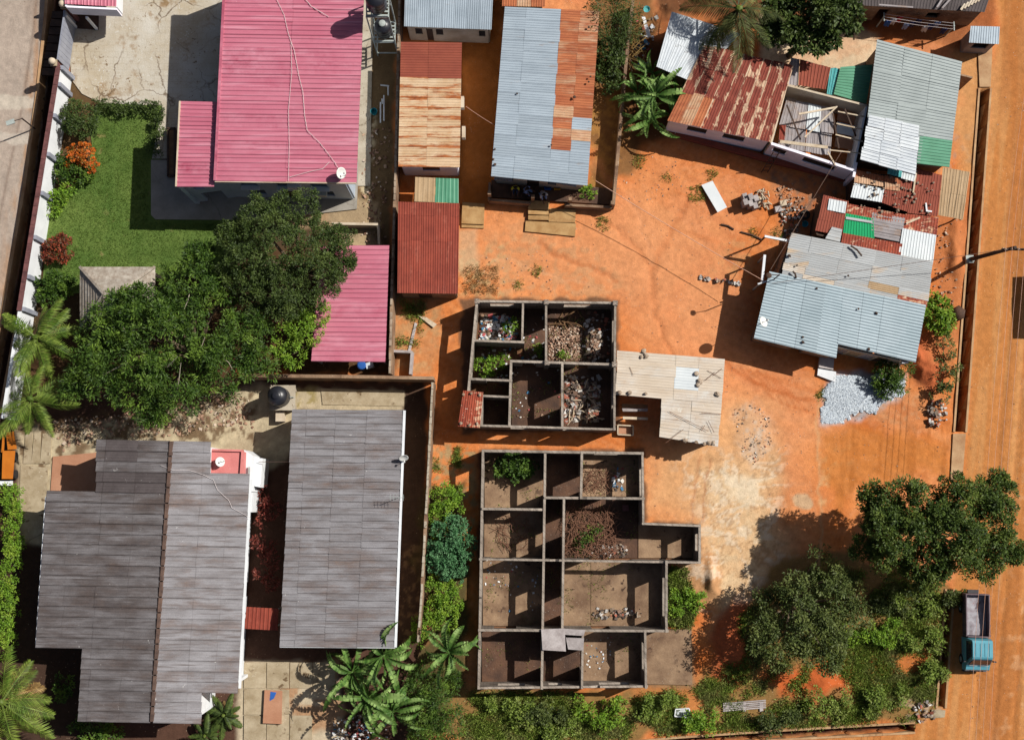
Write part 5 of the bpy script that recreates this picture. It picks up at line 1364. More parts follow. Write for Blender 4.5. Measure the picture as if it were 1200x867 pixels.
for i, (A, B) in enumerate(WL):
    za, zb = gz(*A), gz(*B)
    L_ = (W(*B, 3) - W(*A, 3)).length
    o = [(.3, .45, 1, 2.1), (.65, .8, 1, 2.1)] if L_ > 5 else []
    if L_ > 10: o = [(.1, .18, 1, 2.1), (.32, .4, 1, 2.1), (.52, .59, -.1, 2.05), (.72, .8, 1, 2.1)]
    inn = Vector(((190 - (A[0] + B[0]) / 2), ((A[1] + B[1]) / 2 - 680), 0)).normalized() * (.5 if i == 3 else .25)
    a_, b_ = W(*A, za) + inn, W(*B, zb) + inn
    # a gable end rises to the ridge
    if i in (0, 6):
        mx = 201 if i == 0 else 178; mp = W(mx, A[1], 4.3) + inn
        wall(g1, a_, mp, za, .18, m['white_paint'], top2=4.3, z0=-.1); wall(g1, mp, b_, 4.3, .18, m['white_paint'], top2=zb)
    else:
        wall(g1, a_, b_, za, .18, m['white_paint'], o, top2=zb)
        for k in o: pane(g1, a_, b_, k[0] + .003, k[1] - .003, k[2] + .003, k[3] - .003, m['dark_wood'] if k[2] < .3 else m['glass'], .05, 'door' if k[2] < .3 else 'window_pane')
bar(g1, W(294, 562, 3.55), W(281, 806, 3.55), .14, .14, m['white_paint'], 'gutter')
for (px, py) in ((292.5, 575),):
    p = W(px, py, 3.4); bar(g1, (p.x + .02, p.y, .1), (p.x + .02, p.y, 3.5), .1, .1, m['white_paint'], 'downpipe')
bar(g1, W(54, 582, 3.32), W(42.5, 755, 3.32), .08, .1, m['white_paint'], 'fascia_board')
# pink parapet roof at its corner
pr = root('flat_roof_room', 'small pink flat roof with parapet at the corner of the grey gabled house', 'outbuilding', W(265, 542))
z = 3.75
MB().prism([W(248, 528, z), W(284, 529, z), (W(283, 558, z)), W(247, 557, z)], 0, z - .15).build('block_walls', m['pink_plaster'], pr)
for (A, B) in (((247, 527), (284, 528)), ((284, 528), (282, 558)), ((247, 527), (246, 557))):
    wall(pr, W(*A, z), W(*B, z), z, .12, m['pink_plaster'], z0=z - .3, name='parapet')
wp = root('pump_housing', 'white painted pump housing beside the pink flat roof', 'outbuilding', W(297, 548))
MB().prism([W(286, 527, 2.6), W(297, 534, 2.6), W(295, 600, 2.6), W(286, 600, 2.6)], 0, 2.6).build('housing', m['white_paint'], wp)
MB().prism([W(297.5, 536, 2.2), W(308, 537, 2.2), W(305, 571, 2.2), W(296, 569, 2.2)], 0, 2.2).build('housing', m['white_paint'], wp)
bar(wp, W(292, 547, 2.75), W(290, 590, 2.75), .1, .1, m['steel'], 'pipe')
dish(258, 541, 4.1, .3, 'small pale satellite dish on the pink flat roof', (.5, .1, .8), .4)
cable([(188, 545, 4.5), (203, 551, 4.62), (222, 551, 4.45), (238, 556, 4.3), (250, 562, 4.2), (255, 574, 4.15), (268, 586, 4.05), (272, 595, 4.0), (285, 602, 3.9), (294, 607, 3.85)], .012, m['wire_white'], 'white cable snaking over the grey gabled roof')
# long grey roof
q = Q((343, 480, 3.25), (473.5, 481, 3.6), (463, 758, 3.6), (328, 757, 3.25))
g2 = root('long_house', 'long house with a plain weathered grey sheet roof and white edge', 'house', mid(q))
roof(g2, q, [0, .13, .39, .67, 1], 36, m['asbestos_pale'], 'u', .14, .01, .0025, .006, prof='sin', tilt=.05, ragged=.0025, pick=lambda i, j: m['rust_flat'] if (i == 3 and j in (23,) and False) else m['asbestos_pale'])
ops = {'w': [(.12, .18, 1, 2.1), (.34, .4, 1, 2.1), (.55, .6, -.1, 2.05), (.8, .86, 1, 2.1)], 'e': [(.15, .2, 1, 2.1), (.5, .55, 1, 2.1), (.82, .87, 1, 2.1)], 's': [(.3, .42, 1, 2.1), (.6, .7, -.1, 2.05)]}
w = house_walls(g2, [q[0], lerp(q[1], q[0], .035), lerp(q[2], q[3], .035), q[3]], .2, m['cream'], .18, ops)
for s_ in ops: fill(g2, w, s_, ops[s_])
bar(g2, q[1] + Vector((.03, 0, .03)), q[2] + Vector((.03, 0, .03)), .15, .1, m['white_paint'], 'edge_flashing')
bar(g2, q[3] + Vector((0, -.03, -.02)), q[2] + Vector((0, -.03, -.02)), .06, .12, m['white_paint'], 'fascia_board')
dish(473, 537, 4.1, .3, 'white satellite dish on the edge of the long grey roof', (.2, -.75, .55), .45)
aer = root('aerial', 'thin tv aerial on the east edge of the long grey roof', 'aerial', W(467, 583, 3.6))
p = W(467, 583, 3.6); MB().tube([p, p + Vector((0, 0, 1.2))], .02, 5).build('mast', m['steel'], aer)
for k in range(5):
    c = p + Vector((-.4 + k * .2, 0, 1.15)); MB().tube([c + Vector((0, -.2, 0)), c + Vector((0, .2, 0))], .012, 4).build('element', m['steel'], aer)
MB().tube([p + Vector((-.45, 0, 1.15)), p + Vector((.45, 0, 1.15))], .015, 4).build('boom', m['steel'], aer)
cn_ = root('canopy', 'small rust red canopy between the two grey roofed houses', 'canopy', W(305, 725))
roof(cn_, Q((289, 711, 2.5), (326, 713, 2.5), (325, 738, 2.4), (287, 736, 2.4)), 4, 1, m['rust_brown'], 'v', .3, .03)
for p in ((296, 734), (323, 734)):
    c = W(*p, 2.4); bar(cn_, (c.x, c.y, 0), (c.x, c.y, 2.38), .08, .08, m['steel'], 'post')
for p in ((296, 715), (323, 715)):
    c = W(*p, 2.4); bar(cn_, (c.x, c.y, 0), (c.x, c.y, 2.45), .08, .08, m['steel'], 'post')
# rooftop tank stand
ts = root('tank_stand', 'square concrete tank stand north of the long grey roofed house', 'tank stand', W(332, 470))
c = W(331, 466, 1.0)
MB().box((c.x, c.y, .92), (1.62, 1.62, .16)).build('platform', m['concrete'], ts)
for (dx, dy) in ((-.6, -.6), (.6, -.6), (.6, .6), (-.6, .6)): MB().box((c.x + dx, c.y + dy, .42), (.3, .3, .84)).build('pillar', m['concrete'], ts)
tank((c.x - .12, c.y + .02, 1.0), .64, 1.5, 'black water tank on the square concrete stand', False)
sb = MB(); p = W(330, 489); sb.box((p.x, p.y, .3), (.55, .6, .6)); single('white_box', sb, m['cream'], 'small cream box on the ground beside the concrete tank stand', 'box', (p.x, p.y, 0))
# garden pavilion
q = Q((94, 313, 2.5), (182, 313, 2.5), (182, 386, 2.5), (94, 386, 2.5))
gz_ = root('garden_pavilion', 'grey tiled hipped pavilion half hidden by the tree on the lawn', 'pavilion', mid(q))
ap1, ap2 = (q[0] + q[3]) / 2, (q[1] + q[2]) / 2
hx = abs(q[0].y - q[3].y) / 2
ap1 = Vector((ap1.x + hx, ap1.y, 3.9)); ap2 = Vector((ap2.x - hx, ap2.y, 3.9))
for (A, B, Cc, D) in ((q[0], q[1], ap2, ap1), (q[3], q[0], ap1, ap1), (q[1], q[2], ap2, ap2), (q[2], q[3], ap1, ap2)):
    nc = 9
    for k in range(nc):
        f0, f1 = k / nc, (k + 1) / nc
        P = [lerp(A, D, f0), lerp(B, Cc, f0), lerp(B, Cc, f1), lerp(A, D, f1)]
        up = Vector((0, 0, .05))
        MB().hexa([P[0], P[1], P[2], P[3]], [P[0] + up * 1.6, P[1] + up * 1.6, P[2] + up * .4, P[3] + up * .4]).build('tile_course', m['tile'], gz_)
for A, B in ((q[0], ap1), (q[3], ap1), (q[1], ap2), (q[2], ap2), (ap1, ap2)):
    bar(gz_, A + Vector((0, 0, .08)), B + Vector((0, 0, .08)), .16, .1, m['tile'], 'hip_tile')
for p in inset(q, .3): MB().box((p.x, p.y, 1.25), (.18, .18, 2.5)).build('column', m['cream'], gz_)
# orange painted cart at the west edge
oc = root('hand_cart', 'orange wooden cart at the west edge beside the palm', 'cart', W(12, 530))
MB().hexa([W(3, 528, .5), W(18, 528, .5), (W(15, 561, .5)), W(2, 561, .5)], [W(3, 528, .8), W(18, 528, .8), W(15, 561, .8), W(2, 561, .8)]).build('cart_body', m['orange_paint'], oc)
MB().hexa([W(7, 507, .9), W(16, 505, .9), W(20, 526, .7), W(9, 527, .7)], [W(7, 507, 1.0), W(16, 505, 1.0), W(20, 526, .8), W(9, 527, .8)]).build('cart_lid', m['orange_paint'], oc)
bar(oc, W(5, 503, .7), W(3, 530, .7), .12, .12, m['orange_paint'], 'shaft')
for yy in (535, 556):
    c = W(1, yy, .3); MB().tube([(c.x - .05, c.y, .3), (c.x + .08, c.y, .3)], .3, 14).build('wheel', m['rubber'], oc)
    c = W(18, yy, .3); MB().tube([(c.x - .05, c.y, .3), (c.x + .08, c.y, .3)], .3, 14).build('wheel', m['rubber'], oc)
bar(oc, W(0, 566, .3), W(14, 566, .3), .3, .3, m['white_paint'], 'footboard')
# ---------------------------------------------------------------- truck
tq = W(1145.5, 721, 1.3)
tk = root('parked_truck', 'small tipper truck with turquoise cab parked on the dirt road', 'truck', (tq.x, tq.y - 1.05, 0))
tk.rotation_euler = (0, 0, math.radians(-1.5))
def tp(mb, name, mat, parent=tk, smooth=False):
    me_o = mb.build(name, mat, None, smooth); me_o.parent = parent
    return me_o
tp(MB().box((0, .6, .5), (.7, 4.0, .16)), 'chassis', m['truck_dark'])
bed0, bed1, hw_ = -.28, 2.38, .75
tp(MB().box((0, (bed0 + bed1) / 2, .72), (2 * hw_, bed1 - bed0, .08)), 'bed_floor', m['truck_bed'])
for sx_ in (-1, 1):
    tp(MB().box((sx_ * (hw_ - .03), (bed0 + bed1) / 2, 1.05), (.06, bed1 - bed0, .58)), 'bed_side', m['truck_bed'])
    for k in range(5):
        tp(MB().box((sx_ * (hw_ + .03), bed0 + .1 + k * (bed1 - bed0 - .2) / 4, 1.02), (.05, .07, .5)), 'bed_stake', m['truck_bed'])
tp(MB().box((0, bed1 - .03, 1.052), (2 * hw_ - .13, .06, .585)), 'tailgate', m['truck_bed'])
tp(MB().box((0, bed0 + .03, 1.1), (2 * hw_ - .13, .06, .7)), 'headboard', m['truck_bed'])
mb = MB(); nn = 14; r0 = random.Random(4)
for i in range(nn + 1):
    for j in range(nn + 1):
        x = lerp(-hw_ + .07, hw_ - .07, i / nn); y = lerp(bed0 + .08, bed1 - .08, j / nn)
        mb.v.append((x, y, .79 + .06 * r0.random() + .05 * math.sin(x * 3 + 1) * math.cos(y * 2)))
for i in range(nn):
    for j in range(nn): a = i * (nn + 1) + j; mb.f.append((a, a + nn + 1, a + nn + 2, a + 1))
cg = mb.build('truck_load', m['cargo'], None, True, None); cg.location = tk.location; cg.rotation_euler = tk.rotation_euler
tag(cg, 'pale grey load in the bed of the truck', 'load')
# cab: profile in y,z extruded in x with tumblehome
prof = [(-.34, .45), (-.34, 1.35), (-.42, 1.98), (-.55, 2.05), (-1.42, 2.05), (-1.55, 1.98), (-1.98, 1.25), (-2.3, 1.12), (-2.36, .95), (-2.36, .45)]
def wd_(z): return .74 if z < 1.25 else lerp(.74, .62, (z - 1.25) / .8)
mb = MB(); n_p = len(prof)
for (y, z) in prof: mb.v.append((-wd_(z), y, z))
for (y, z) in prof: mb.v.append((wd_(z), y, z))
mb.f.append(tuple(range(n_p))); mb.f.append(tuple(range(2 * n_p - 1, n_p - 1, -1)))
for i in range(n_p): j = (i + 1) % n_p; mb.f.append((j, i, n_p + i, n_p + j))
tp(mb, 'cab_body', m['truck_blue'])
tp(MB().hexa([(-.58, -1.6, 1.93), (.58, -1.6, 1.93), (.64, -1.96, 1.32), (-.64, -1.96, 1.32)], [(-.58, -1.63, 1.95), (.58, -1.63, 1.95), (.64, -1.99, 1.34), (-.64, -1.99, 1.34)]), 'windscreen', m['glass'])
for sx_ in (-1, 1):
    tp(MB().hexa([(sx_ * .74, -.5, 1.3), (sx_ * .745, -1.72, 1.3), (sx_ * .66, -1.42, 1.9), (sx_ * .66, -.52, 1.9)], [(sx_ * .76, -.5, 1.3), (sx_ * .765, -1.72, 1.3), (sx_ * .68, -1.42, 1.9), (sx_ * .68, -.52, 1.9)]), 'side_window', m['glass'])
    tp(MB().box((sx_ * .93, -1.75, 1.45), (.16, .08, .28)), 'mirror', m['truck_dark'])
    tp(MB().tube([(sx_ * .74, -1.75, 1.4), (sx_ * .88, -1.75, 1.45)], .02, 5), 'mirror_arm', m['truck_dark'])
    tp(MB().box((sx_ * .55, -2.375, .8), (.26, .05, .16)), 'headlight', m['chrome'])
    for yy in (-1.75, 1.45):
        w_ = root('wheel', None, None, (0, 0, 0)); w_.parent = tk
        tp(MB().tube([(sx_ * .56, yy, .33), (sx_ * .76, yy, .33)], .33, 18), 'tyre', m['rubber'], w_)
        tp(MB().tube([(sx_ * .7, yy, .33), (sx_ * .775, yy, .33)], .17, 12), 'rim', m['steel'], w_)
tp(MB().box((0, -2.42, .5), (1.46, .12, .2)), 'bumper', m['truck_dark'])
tp(MB().box((0, -2.372, .8), (.7, .04, .2)), 'grille', m['chrome'])
for sx_ in (-.35, .35): tp(MB().box((sx_, -2.02, 1.36), (.5, .02, .03)), 'wiper', m['chrome'])
for k in range(4): tp(MB().box((-.42 + k * .28, -.98, 2.06), (.04, .8, .025)), 'roof_rib', m['truck_blue'])

# ---------------------------------------------------------------- utility pole, wires, lamps
b0 = W(1135, 304)
up_ = root('utility_pole', 'dark wooden utility pole beside the long drain at the dirt road', 'utility pole', b0)
MB().tube([b0 + Vector((0, 0, -.3)), W(1190, 290, 5.6)], .15, 10, .1).build('pole_shaft', m['pole'], up_)
pt = W(1188, 290.5, 5.3)
bar(up_, pt + Vector((-.75, -.1, 0)), pt + Vector((.75, -.1, 0)), .12, .12, m['pole'], 'crossarm')
for k in range(4): MB().lathe((pt.x - .6 + k * .4, pt.y - .1, 5.36), [(.03, 0), (.06, .05), (.04, .1), (.06, .15), (.02, .2)], 8).build('insulator', m['cream'], up_)
bar(up_, b0 + Vector((-.25, -.15, .3)), b0 + Vector((.25, -.15, .3)), .1, .14, m['steel'], 'bracket')
MB().box((b0.x, b0.y - .02, .12), (.5, .5, .25)).build('footing', m['steel'], up_)
pn, ps = W(1226, 20, 5.6), W(1142, 960, 5.6)
for k in range(4):
    top = pt + Vector((-.6 + k * .4, -.1, .26))
    for e, (en, nm) in enumerate(((pn, 'north'), (ps, 'south'))):
        P = []
        for i in range(9):
            t = i / 8; p = lerp(top, en + Vector((-.6 + k * .4, 0, 0)), t); p.z -= .7 * 4 * t * (1 - t) * .5; P.append(p)
        single('overhead_wire', MB().tube(P, .011, 5), m['wire_pale'], '%s power wire running %s from the utility pole' % (('westernmost', 'second', 'third', 'easternmost')[k], nm), 'wire', top, 'power wires on the utility pole')
def wire(A, B, r, mt_, lab, sag=.3):
    A, B = W(*A), W(*B); P = []
    for i in range(9):
        t = i / 8; p = lerp(A, B, t); p.z -= sag * 4 * t * (1 - t); P.append(p)
    single('overhead_wire', MB().tube(P, r, 5), m[mt_], lab, 'wire', A)
wire((698, 212, 3.0), (893, 328, 2.6), .02, 'wire_pale', 'pale wire crossing the open yard to the white bracket frame')
wire((903, 316, 2.7), (986, 178, 2.9), .018, 'wire_dark', 'dark wire rising from the blue roofed shack to the lilac wall', .1)
wire((546, 125, 2.5), (578, 146, 3.0), .018, 'wire_pale', 'short pale wire between the streaked shed and the long blue roof', .1)
wire((303, 541, 2.4), (342, 541, 3.3), .018, 'wire_dark', 'short wire between the two grey roofed houses', .05)
wire((1186, 291, 5.2), (905, 332, 2.75), .016, 'wire_dark', 'dark wire sloping from the utility pole over the pale sheets', .15)
# slim lamp on the west side of the blue shack, its shadow falls on the yard
lp = root('lamp_post', 'slim post with a flat lamp at the west corner of the blue roofed shack', 'lamp', W(897, 336))
c = W(897, 336); MB().tube([c, c + Vector((0, 0, 4.3))], .045, 8, .035).build('post', m['dark_wood'], lp)
MB().tube([c + Vector((0, 0, 4.25)), c + Vector((-.5, -.06, 4.4))], .025, 6).build('arm', m['dark_wood'], lp)
MB().lathe((c.x - .7, c.y - .08, 4.36), [(.06, 0), (.17, .03), (.19, .07), (.14, .11), (.03, .13)], 12).build('lamp_head', m['dark_wood'], lp)
dish(895, 377, 3.4, .34, 'weathered satellite dish at the west edge of the blue corrugated roof', (.55, .2, .7), .95)
# street lights by the pale road
for (px, py, tx, ty, wh) in ((46, 141, 32, 131, 'shorter'), (40, 150, 9, 161, 'longer')):
    c = W(px, py); t = W(tx, ty, 3.2)
    pass
sl = root('street_light', 'thin street light with a flat head beside the drain on the pale road', 'street light', W(41, 151))
c = W(41, 151)
MB().tube([c, c + Vector((0, 0, 2.2))], .05, 7).build('post', m['pole'], sl)
MB().tube([c + Vector((0, 0, 2.15)), c + Vector((-.55, -.2, 2.25))], .03, 6).build('arm', m['pole'], sl)
MB().box((c.x - .72, c.y - .27, 2.24), (.55, .3, .07), .35).build('lamp_head', m['steel'], sl)

# ---------------------------------------------------------------- loose things in the yards
def trashmat(name, cols):
    k = NT(name)
    isl = k.node('NewGeometry', out=8)
    cr_ = k.n.new('ShaderNodeValToRGB'); cr_.color_ramp.interpolation = 'CONSTANT'
    el = cr_.color_ramp.elements
    while len(el) < len(cols): el.new(.5)
    for i, cc in enumerate(cols): el[i].position = i / len(cols); el[i].color = C(*cc)
    k.t.links.new(isl, cr_.inputs[0])
    k.set('Base Color', k.hsv(cr_.outputs[0], k.math('ADD', .75, k.math('MULTIPLY', k.noise(k.tc, 9), .5)))); k.set('Roughness', .8)
    return k.m
m['trash'] = trashmat('trash', [(232, 236, 240), (210, 206, 200), (150, 120, 96), (226, 222, 214), (70, 130, 170), (190, 90, 90), (120, 96, 76), (240, 240, 236), (96, 84, 74)])
m['trash_grey'] = trashmat('trash_grey', [(196, 190, 184), (130, 116, 106), (160, 140, 120), (90, 76, 66), (216, 212, 206), (140, 110, 92), (80, 66, 58), (170, 96, 72)])
m['bricks'] = trashmat('bricks', [(190, 158, 132), (166, 130, 106), (206, 186, 166), (136, 100, 80), (180, 142, 118)])
def pile(name, lab, poly, n, s0, s1, mat, z0=.05, hgt=.3, flat=.3, seed=1):
    r = random.Random(seed); mb = MB()
    xs = [p[0] for p in poly]; ys = [p[1] for p in poly]
    cx, cy = sum(xs) / len(xs), sum(ys) / len(ys); k = 0; tries = 0
    while k < n and tries < n * 20:
        tries += 1
        x, y = r.uniform(min(xs), max(xs)), r.uniform(min(ys), max(ys))
        if inside_dist(np.array([x], np.float32), np.array([y], np.float32), poly)[0] < 0: continue
        dd = math.hypot((x - cx) / (max(xs) - min(xs)), (y - cy) / (max(ys) - min(ys))) * 2
        z = z0 + max(0, 1 - dd) * hgt * r.uniform(.5, 1); p = W(x, y, z); s_ = r.uniform(s0, s1); k += 1
        if r.random() < .6:
            a_ = r.random() * 6.3; tl = r.uniform(-.5, .5); tl2 = r.uniform(-.5, .5); lx, ly = s_, s_ * r.uniform(.35, .9); h_ = s_ * flat
            u = Vector((math.cos(a_), math.sin(a_), tl)) * lx / 2; v = Vector((-math.sin(a_), math.cos(a_), tl2)) * ly / 2; up = Vector((0, 0, h_))
            mb.hexa([p - u - v, p + u - v, p + u + v, p - u + v], [p - u - v + up, p + u - v + up, p + u + v + up, p - u + v + up])
        else: mb.blob((p.x, p.y, p.z + s_ * .2), s_ * .45, r, (1, r.uniform(.6, 1), .6), .3)
    return single(name, mb, mat, lab, 'debris', W(cx, cy), None, 'stuff')
def sticks(name, lab, poly, n, l0, l1, mat, z0=.1, z1=.4, r_=.02, seed=1):
    r = random.Random(seed); mb = MB(); xs = [p[0] for p in poly]; ys = [p[1] for p in poly]; k = 0
    while k < n:
        x, y = r.uniform(min(xs), max(xs)), r.uniform(min(ys), max(ys))
        if inside_dist(np.array([x], np.float32), np.array([y], np.float32), poly)[0] < 0: continue
        k += 1; p = W(x, y, r.uniform(z0, z1)); a_ = r.random() * 6.3; L_ = r.uniform(l0, l1)
        d_ = Vector((math.cos(a_), math.sin(a_), r.uniform(-.2, .3))) * L_; b_ = Vector((-math.sin(a_), math.cos(a_), 0)) * r.uniform(-.15, .15)
        q0 = p - d_ / 2; q0.z = max(q0.z, .06); q1 = p + d_ / 2; q1.z = max(q1.z, .06)
        mb.tube([q0, p + b_, q1], r_, 4)
    return single(name, mb, mat, lab, 'branches', W(sum(xs) / len(xs), sum(ys) / len(ys)), None, 'stuff')
B4 = lambda x0, y0, x1, y1: [(x0, y0), (x1, y0), (x1, y1), (x0, y1)]
pile('rubbish_heap', 'heap of white, pink and blue rubbish in the north-west roofless room', B4(562, 370, 606, 399), 240, .08, .32, m['trash'], .1, .25, .15, 2)
pile('rubbish_heap', 'rubbish and scrap heap in the south-east room of the smaller roofless rooms', B4(661, 440, 703, 495), 260, .08, .4, m['trash_grey'], .1, .35, .15, 3)
pile('rubble', 'brick rubble filling the north-east roofless room', B4(643, 382, 682, 423), 700, .04, .15, m['bricks'], .1, .25, .5, 4)
pile('rubble', 'small heap of broken bricks beside the east wall of the smaller roofless rooms', [(692, 392), (703, 390), (704, 420), (692, 420)], 180, .05, .16, m['bricks'], .1, .3, .5, 5)
pile('rubbish_heap', 'scattered white litter on the floor of the middle roofless room', B4(604, 432, 655, 492), 26, .06, .2, m['trash'], .1, .02, .15, 6)
pile('rubbish_heap', 'white litter strewn across the west rooms of the larger roofless building', B4(568, 655, 632, 718), 60, .05, .16, m['trash'], .12, .02, .15, 7)
pile('rubble', 'rubble along the south edge of the wide roofless room', B4(692, 712, 752, 724), 80, .08, .26, m['trash_grey'], .1, .15, .4, 8)
pile('rubbish_heap', 'litter strewn in the north-east room of the larger roofless building', B4(714, 548, 730, 576), 40, .06, .25, m['trash'], .1, .1, .15, 9)
pile('rubbish_heap', 'litter in the south-east room of the larger roofless building', B4(686, 745, 716, 786), 40, .05, .16, m['trash'], .12, .02, .15, 10)
pile('rubbish_heap', 'pile of rubbish bags beside the banana plants at the south edge', [(388, 848), (420, 832), (452, 838), (456, 880), (388, 880)], 260, .06, .22, m['trash'], .05, .35, .4, 11)
pile('rubble', 'grey rubble with a tyre between the patchwork shacks and the yard', [(914, 240), (945, 236), (938, 270), (925, 286), (914, 275)], 170, .05, .2, m['trash_grey'], .03, .15, .5, 12)
pile('rubble', 'cream rubble heap beside the grey blocks in the yard', [(905, 222), (930, 215), (945, 235), (915, 240)], 60, .04, .15, m['bricks'], .03, .1, .5, 13)
pile('stone_heap', 'heap of pale stones beside the long drain', [(1088, 470), (1104, 466), (1112, 492), (1098, 504), (1086, 496)], 70, .08, .26, m['trash_grey'], .05, .3, .7, 14)
pile('brick_line', 'broken line of stones along the yard west of the blue roofed shack', [(819, 323), (872, 331), (871, 336), (819, 327)], 40, .08, .26, m['trash_grey'], .03, .05, .6, 15)
pile('rubble', 'rubble heap at the south end of the drain beside the truck', [(1068, 826), (1090, 818), (1098, 840), (1075, 846)], 60, .06, .24, m['trash_grey'], .05, .2, .5, 16)
pile('rubbish_heap', 'litter and white scrap in the dark gap west of the white lean-to', [(744, 25), (770, 20), (760, 78), (742, 78)], 70, .08, .35, m['trash'], .05, .15, .15, 17)
pile('rubble', 'stony strip of dirt in the side yard of the pink roofed house', [(424, 150), (457, 150), (452, 280), (424, 285)], 170, .05, .22, m['bricks'], .0, .03, .5, 18)
pile('rubble', 'leaf litter and rubble along the north side of the grey gabled house', [(60, 495), (110, 488), (200, 478), (290, 462), (300, 500), (200, 512), (112, 514), (70, 530)], 420, .05, .24, m['bricks'], .0, .04, .3, 19)
pile('rubble', 'stones scattered along the dirt between the shacks and the long drain', [(1100, 260), (1128, 250), (1118, 360), (1092, 350)], 90, .04, .16, m['bricks'], .02, .06, .5, 20)
pile('rubble', 'scattered brick ends under the north window of the smaller roofless rooms', [(560, 300), (640, 290), (650, 345), (560, 345)], 60, .03, .1, m['bricks'], .0, .02, .5, 22)
pile('pebbles', 'pebbles spread over the pale patch east of the cream roof', [(858, 480), (884, 472), (902, 490), (906, 520), (884, 545), (868, 530)], 260, .03, .1, m['trash_grey'], .02, .03, .6, 23)
pile('rubbish_heap', 'small scraps scattered on the ground west of the striped shack', [(720, 175), (800, 175), (800, 230), (725, 240)], 60, .03, .12, m['bricks'], .0, .02, .3, 24)
pile('grit', 'small stones and crumbs scattered over the open orange yard', [(545, 250), (720, 245), (740, 180), (900, 200), (890, 300), (860, 420), (960, 440), (1110, 500), (1100, 570), (930, 600), (770, 610), (760, 530), (850, 520), (850, 415), (730, 405), (725, 350), (545, 345)], 550, .02, .07, m['bricks'], .0, .01, .5, 77)
pile('grit', 'small stones scattered along the dirt road', [(1165, 60), (1200, 60), (1200, 860), (1115, 860), (1135, 500)], 250, .02, .06, m['bricks'], .0, .01, .5, 78)
sticks('brush_pile', 'brown brushwood heap in the middle roofless room', B4(665, 598, 722, 650), 380, .4, 1.4, m['twig'], .12, .65, .016, 2)
pile('rubbish_heap', 'pale rubble and litter at the south end of the brushwood room', B4(690, 638, 735, 652), 90, .06, .28, m['trash_grey'], .1, .15, .25, 41)
pile('rubbish_heap', 'mixed litter spread through the corridor of the smaller roofless rooms', [(560, 408), (597, 408), (640, 365), (640, 426), (597, 445), (560, 445)], 120, .05, .24, m['trash'], .1, .06, .2, 42)
pile('rubbish_heap', 'dark scrap and bags along the east side of the north-east roofless room', B4(684, 364, 715, 424), 120, .06, .34, m['trash_grey'], .1, .15, .3, 43)
c = W(733, 595, .4); single('stool', MB().box((c.x, c.y, .42), (.4, .4, .06)).box((c.x - .15, c.y, .2), (.06, .34, .4)).box((c.x + .15, c.y, .2), (.06, .34, .4)), m['coping'], 'purple stool in the brushwood room of the larger roofless building', 'stool', (c.x, c.y, .1))
sticks('scrap_timber', 'broken planks and poles in the rubbish of the smaller roofless rooms', B4(662, 445, 702, 492), 26, .5, 1.3, m['pale_wood'], .15, .5, .035, 12)
sticks('scrap_timber', 'grey broken planks in the north-east roofless room', B4(650, 362, 680, 385), 14, .5, 1.3, m['wood'], .15, .4, .045, 13)
sticks('brush_pile', 'dry vine heap in the north-east room of the larger roofless building', B4(685, 550, 716, 577), 90, .4, 1.0, m['twig'], .12, .35, .016, 3)
sticks('brush_pile', 'dry branches in the west room of the larger roofless building', [(580, 605), (615, 600), (620, 640), (580, 642)], 50, .4, 1.2, m['twig'], .15, .35, .016, 4)
sticks('brush_pile', 'dry leaves and sticks hanging by the wall beside the banana plants', [(736, 30), (756, 20), (752, 80), (736, 85)], 70, .5, 1.6, m['dry'], .3, 1.4, .025, 5)
sticks('fallen_branch', 'dead branches by the north-west wall of the long blue roofed house', [(700, 75), (740, 62), (742, 72), (702, 84)], 16, .8, 2.0, m['bark'], .8, 1.4, .03, 6)
# the gravel heap
r0 = random.Random(31); mb = MB()
gpoly = [(962, 496), (966, 462), (978, 442), (1004, 442), (1024, 450), (1036, 440), (1060, 446), (1054, 462), (1034, 468), (1022, 482), (1000, 480), (988, 494)]
gx, gy = np.array([p[0] for p in gpoly]), np.array([p[1] for p in gpoly])
cand = np.stack([nrg.uniform(gx.min(), gx.max(), 16000), nrg.uniform(gy.min(), gy.max(), 16000)], 1).astype(np.float32)
dd = inside_dist(cand[:, 0] + (vnoise(cand[:, 0] / 6, cand[:, 1] / 6) - .5) * 12, cand[:, 1], gpoly)
cand = cand[dd > nrg.uniform(-3, 4, len(cand))]
# one small tetra-like chip per pebble
n_c = len(cand); cx_, cy_ = Wv(cand[:, 0], cand[:, 1])
zz_ = .02 + .6 * np.clip(ell(cand[:, 0], cand[:, 1], 1006, 462, 44, 28), 0, 1)
sz = nrg.uniform(.04, .1, n_c); V = []
an = nrg.uniform(0, 6.28, n_c)
for k in range(4):
    V.append(np.stack([cx_ + sz * np.cos(an + k * 1.57), cy_ + sz * np.sin(an + k * 1.57), zz_ + nrg.uniform(-.02, .02, n_c)], 1))
V.append(np.stack([cx_ + nrg.uniform(-.02, .02, n_c), cy_ + nrg.uniform(-.02, .02, n_c), zz_ + sz * nrg.uniform(.7, 1.2, n_c)], 1))
V = np.stack(V, 1).reshape(-1, 3); bi = np.arange(n_c) * 5
F = np.concatenate([np.stack([bi + k, bi + (k + 1) % 4, bi + 4], 1) for k in range(4)])
gme = np_mesh('gravel', V, F)
m['gravel_chip'] = trashmat('gravel_chip', [(214, 224, 232), (190, 200, 210), (170, 180, 190), (222, 230, 236), (180, 190, 202)])
tag(link('gravel', gme, m['gravel_chip']), 'heap of pale blue grey gravel south of the blue roofed shack', 'gravel', None, 'stuff')

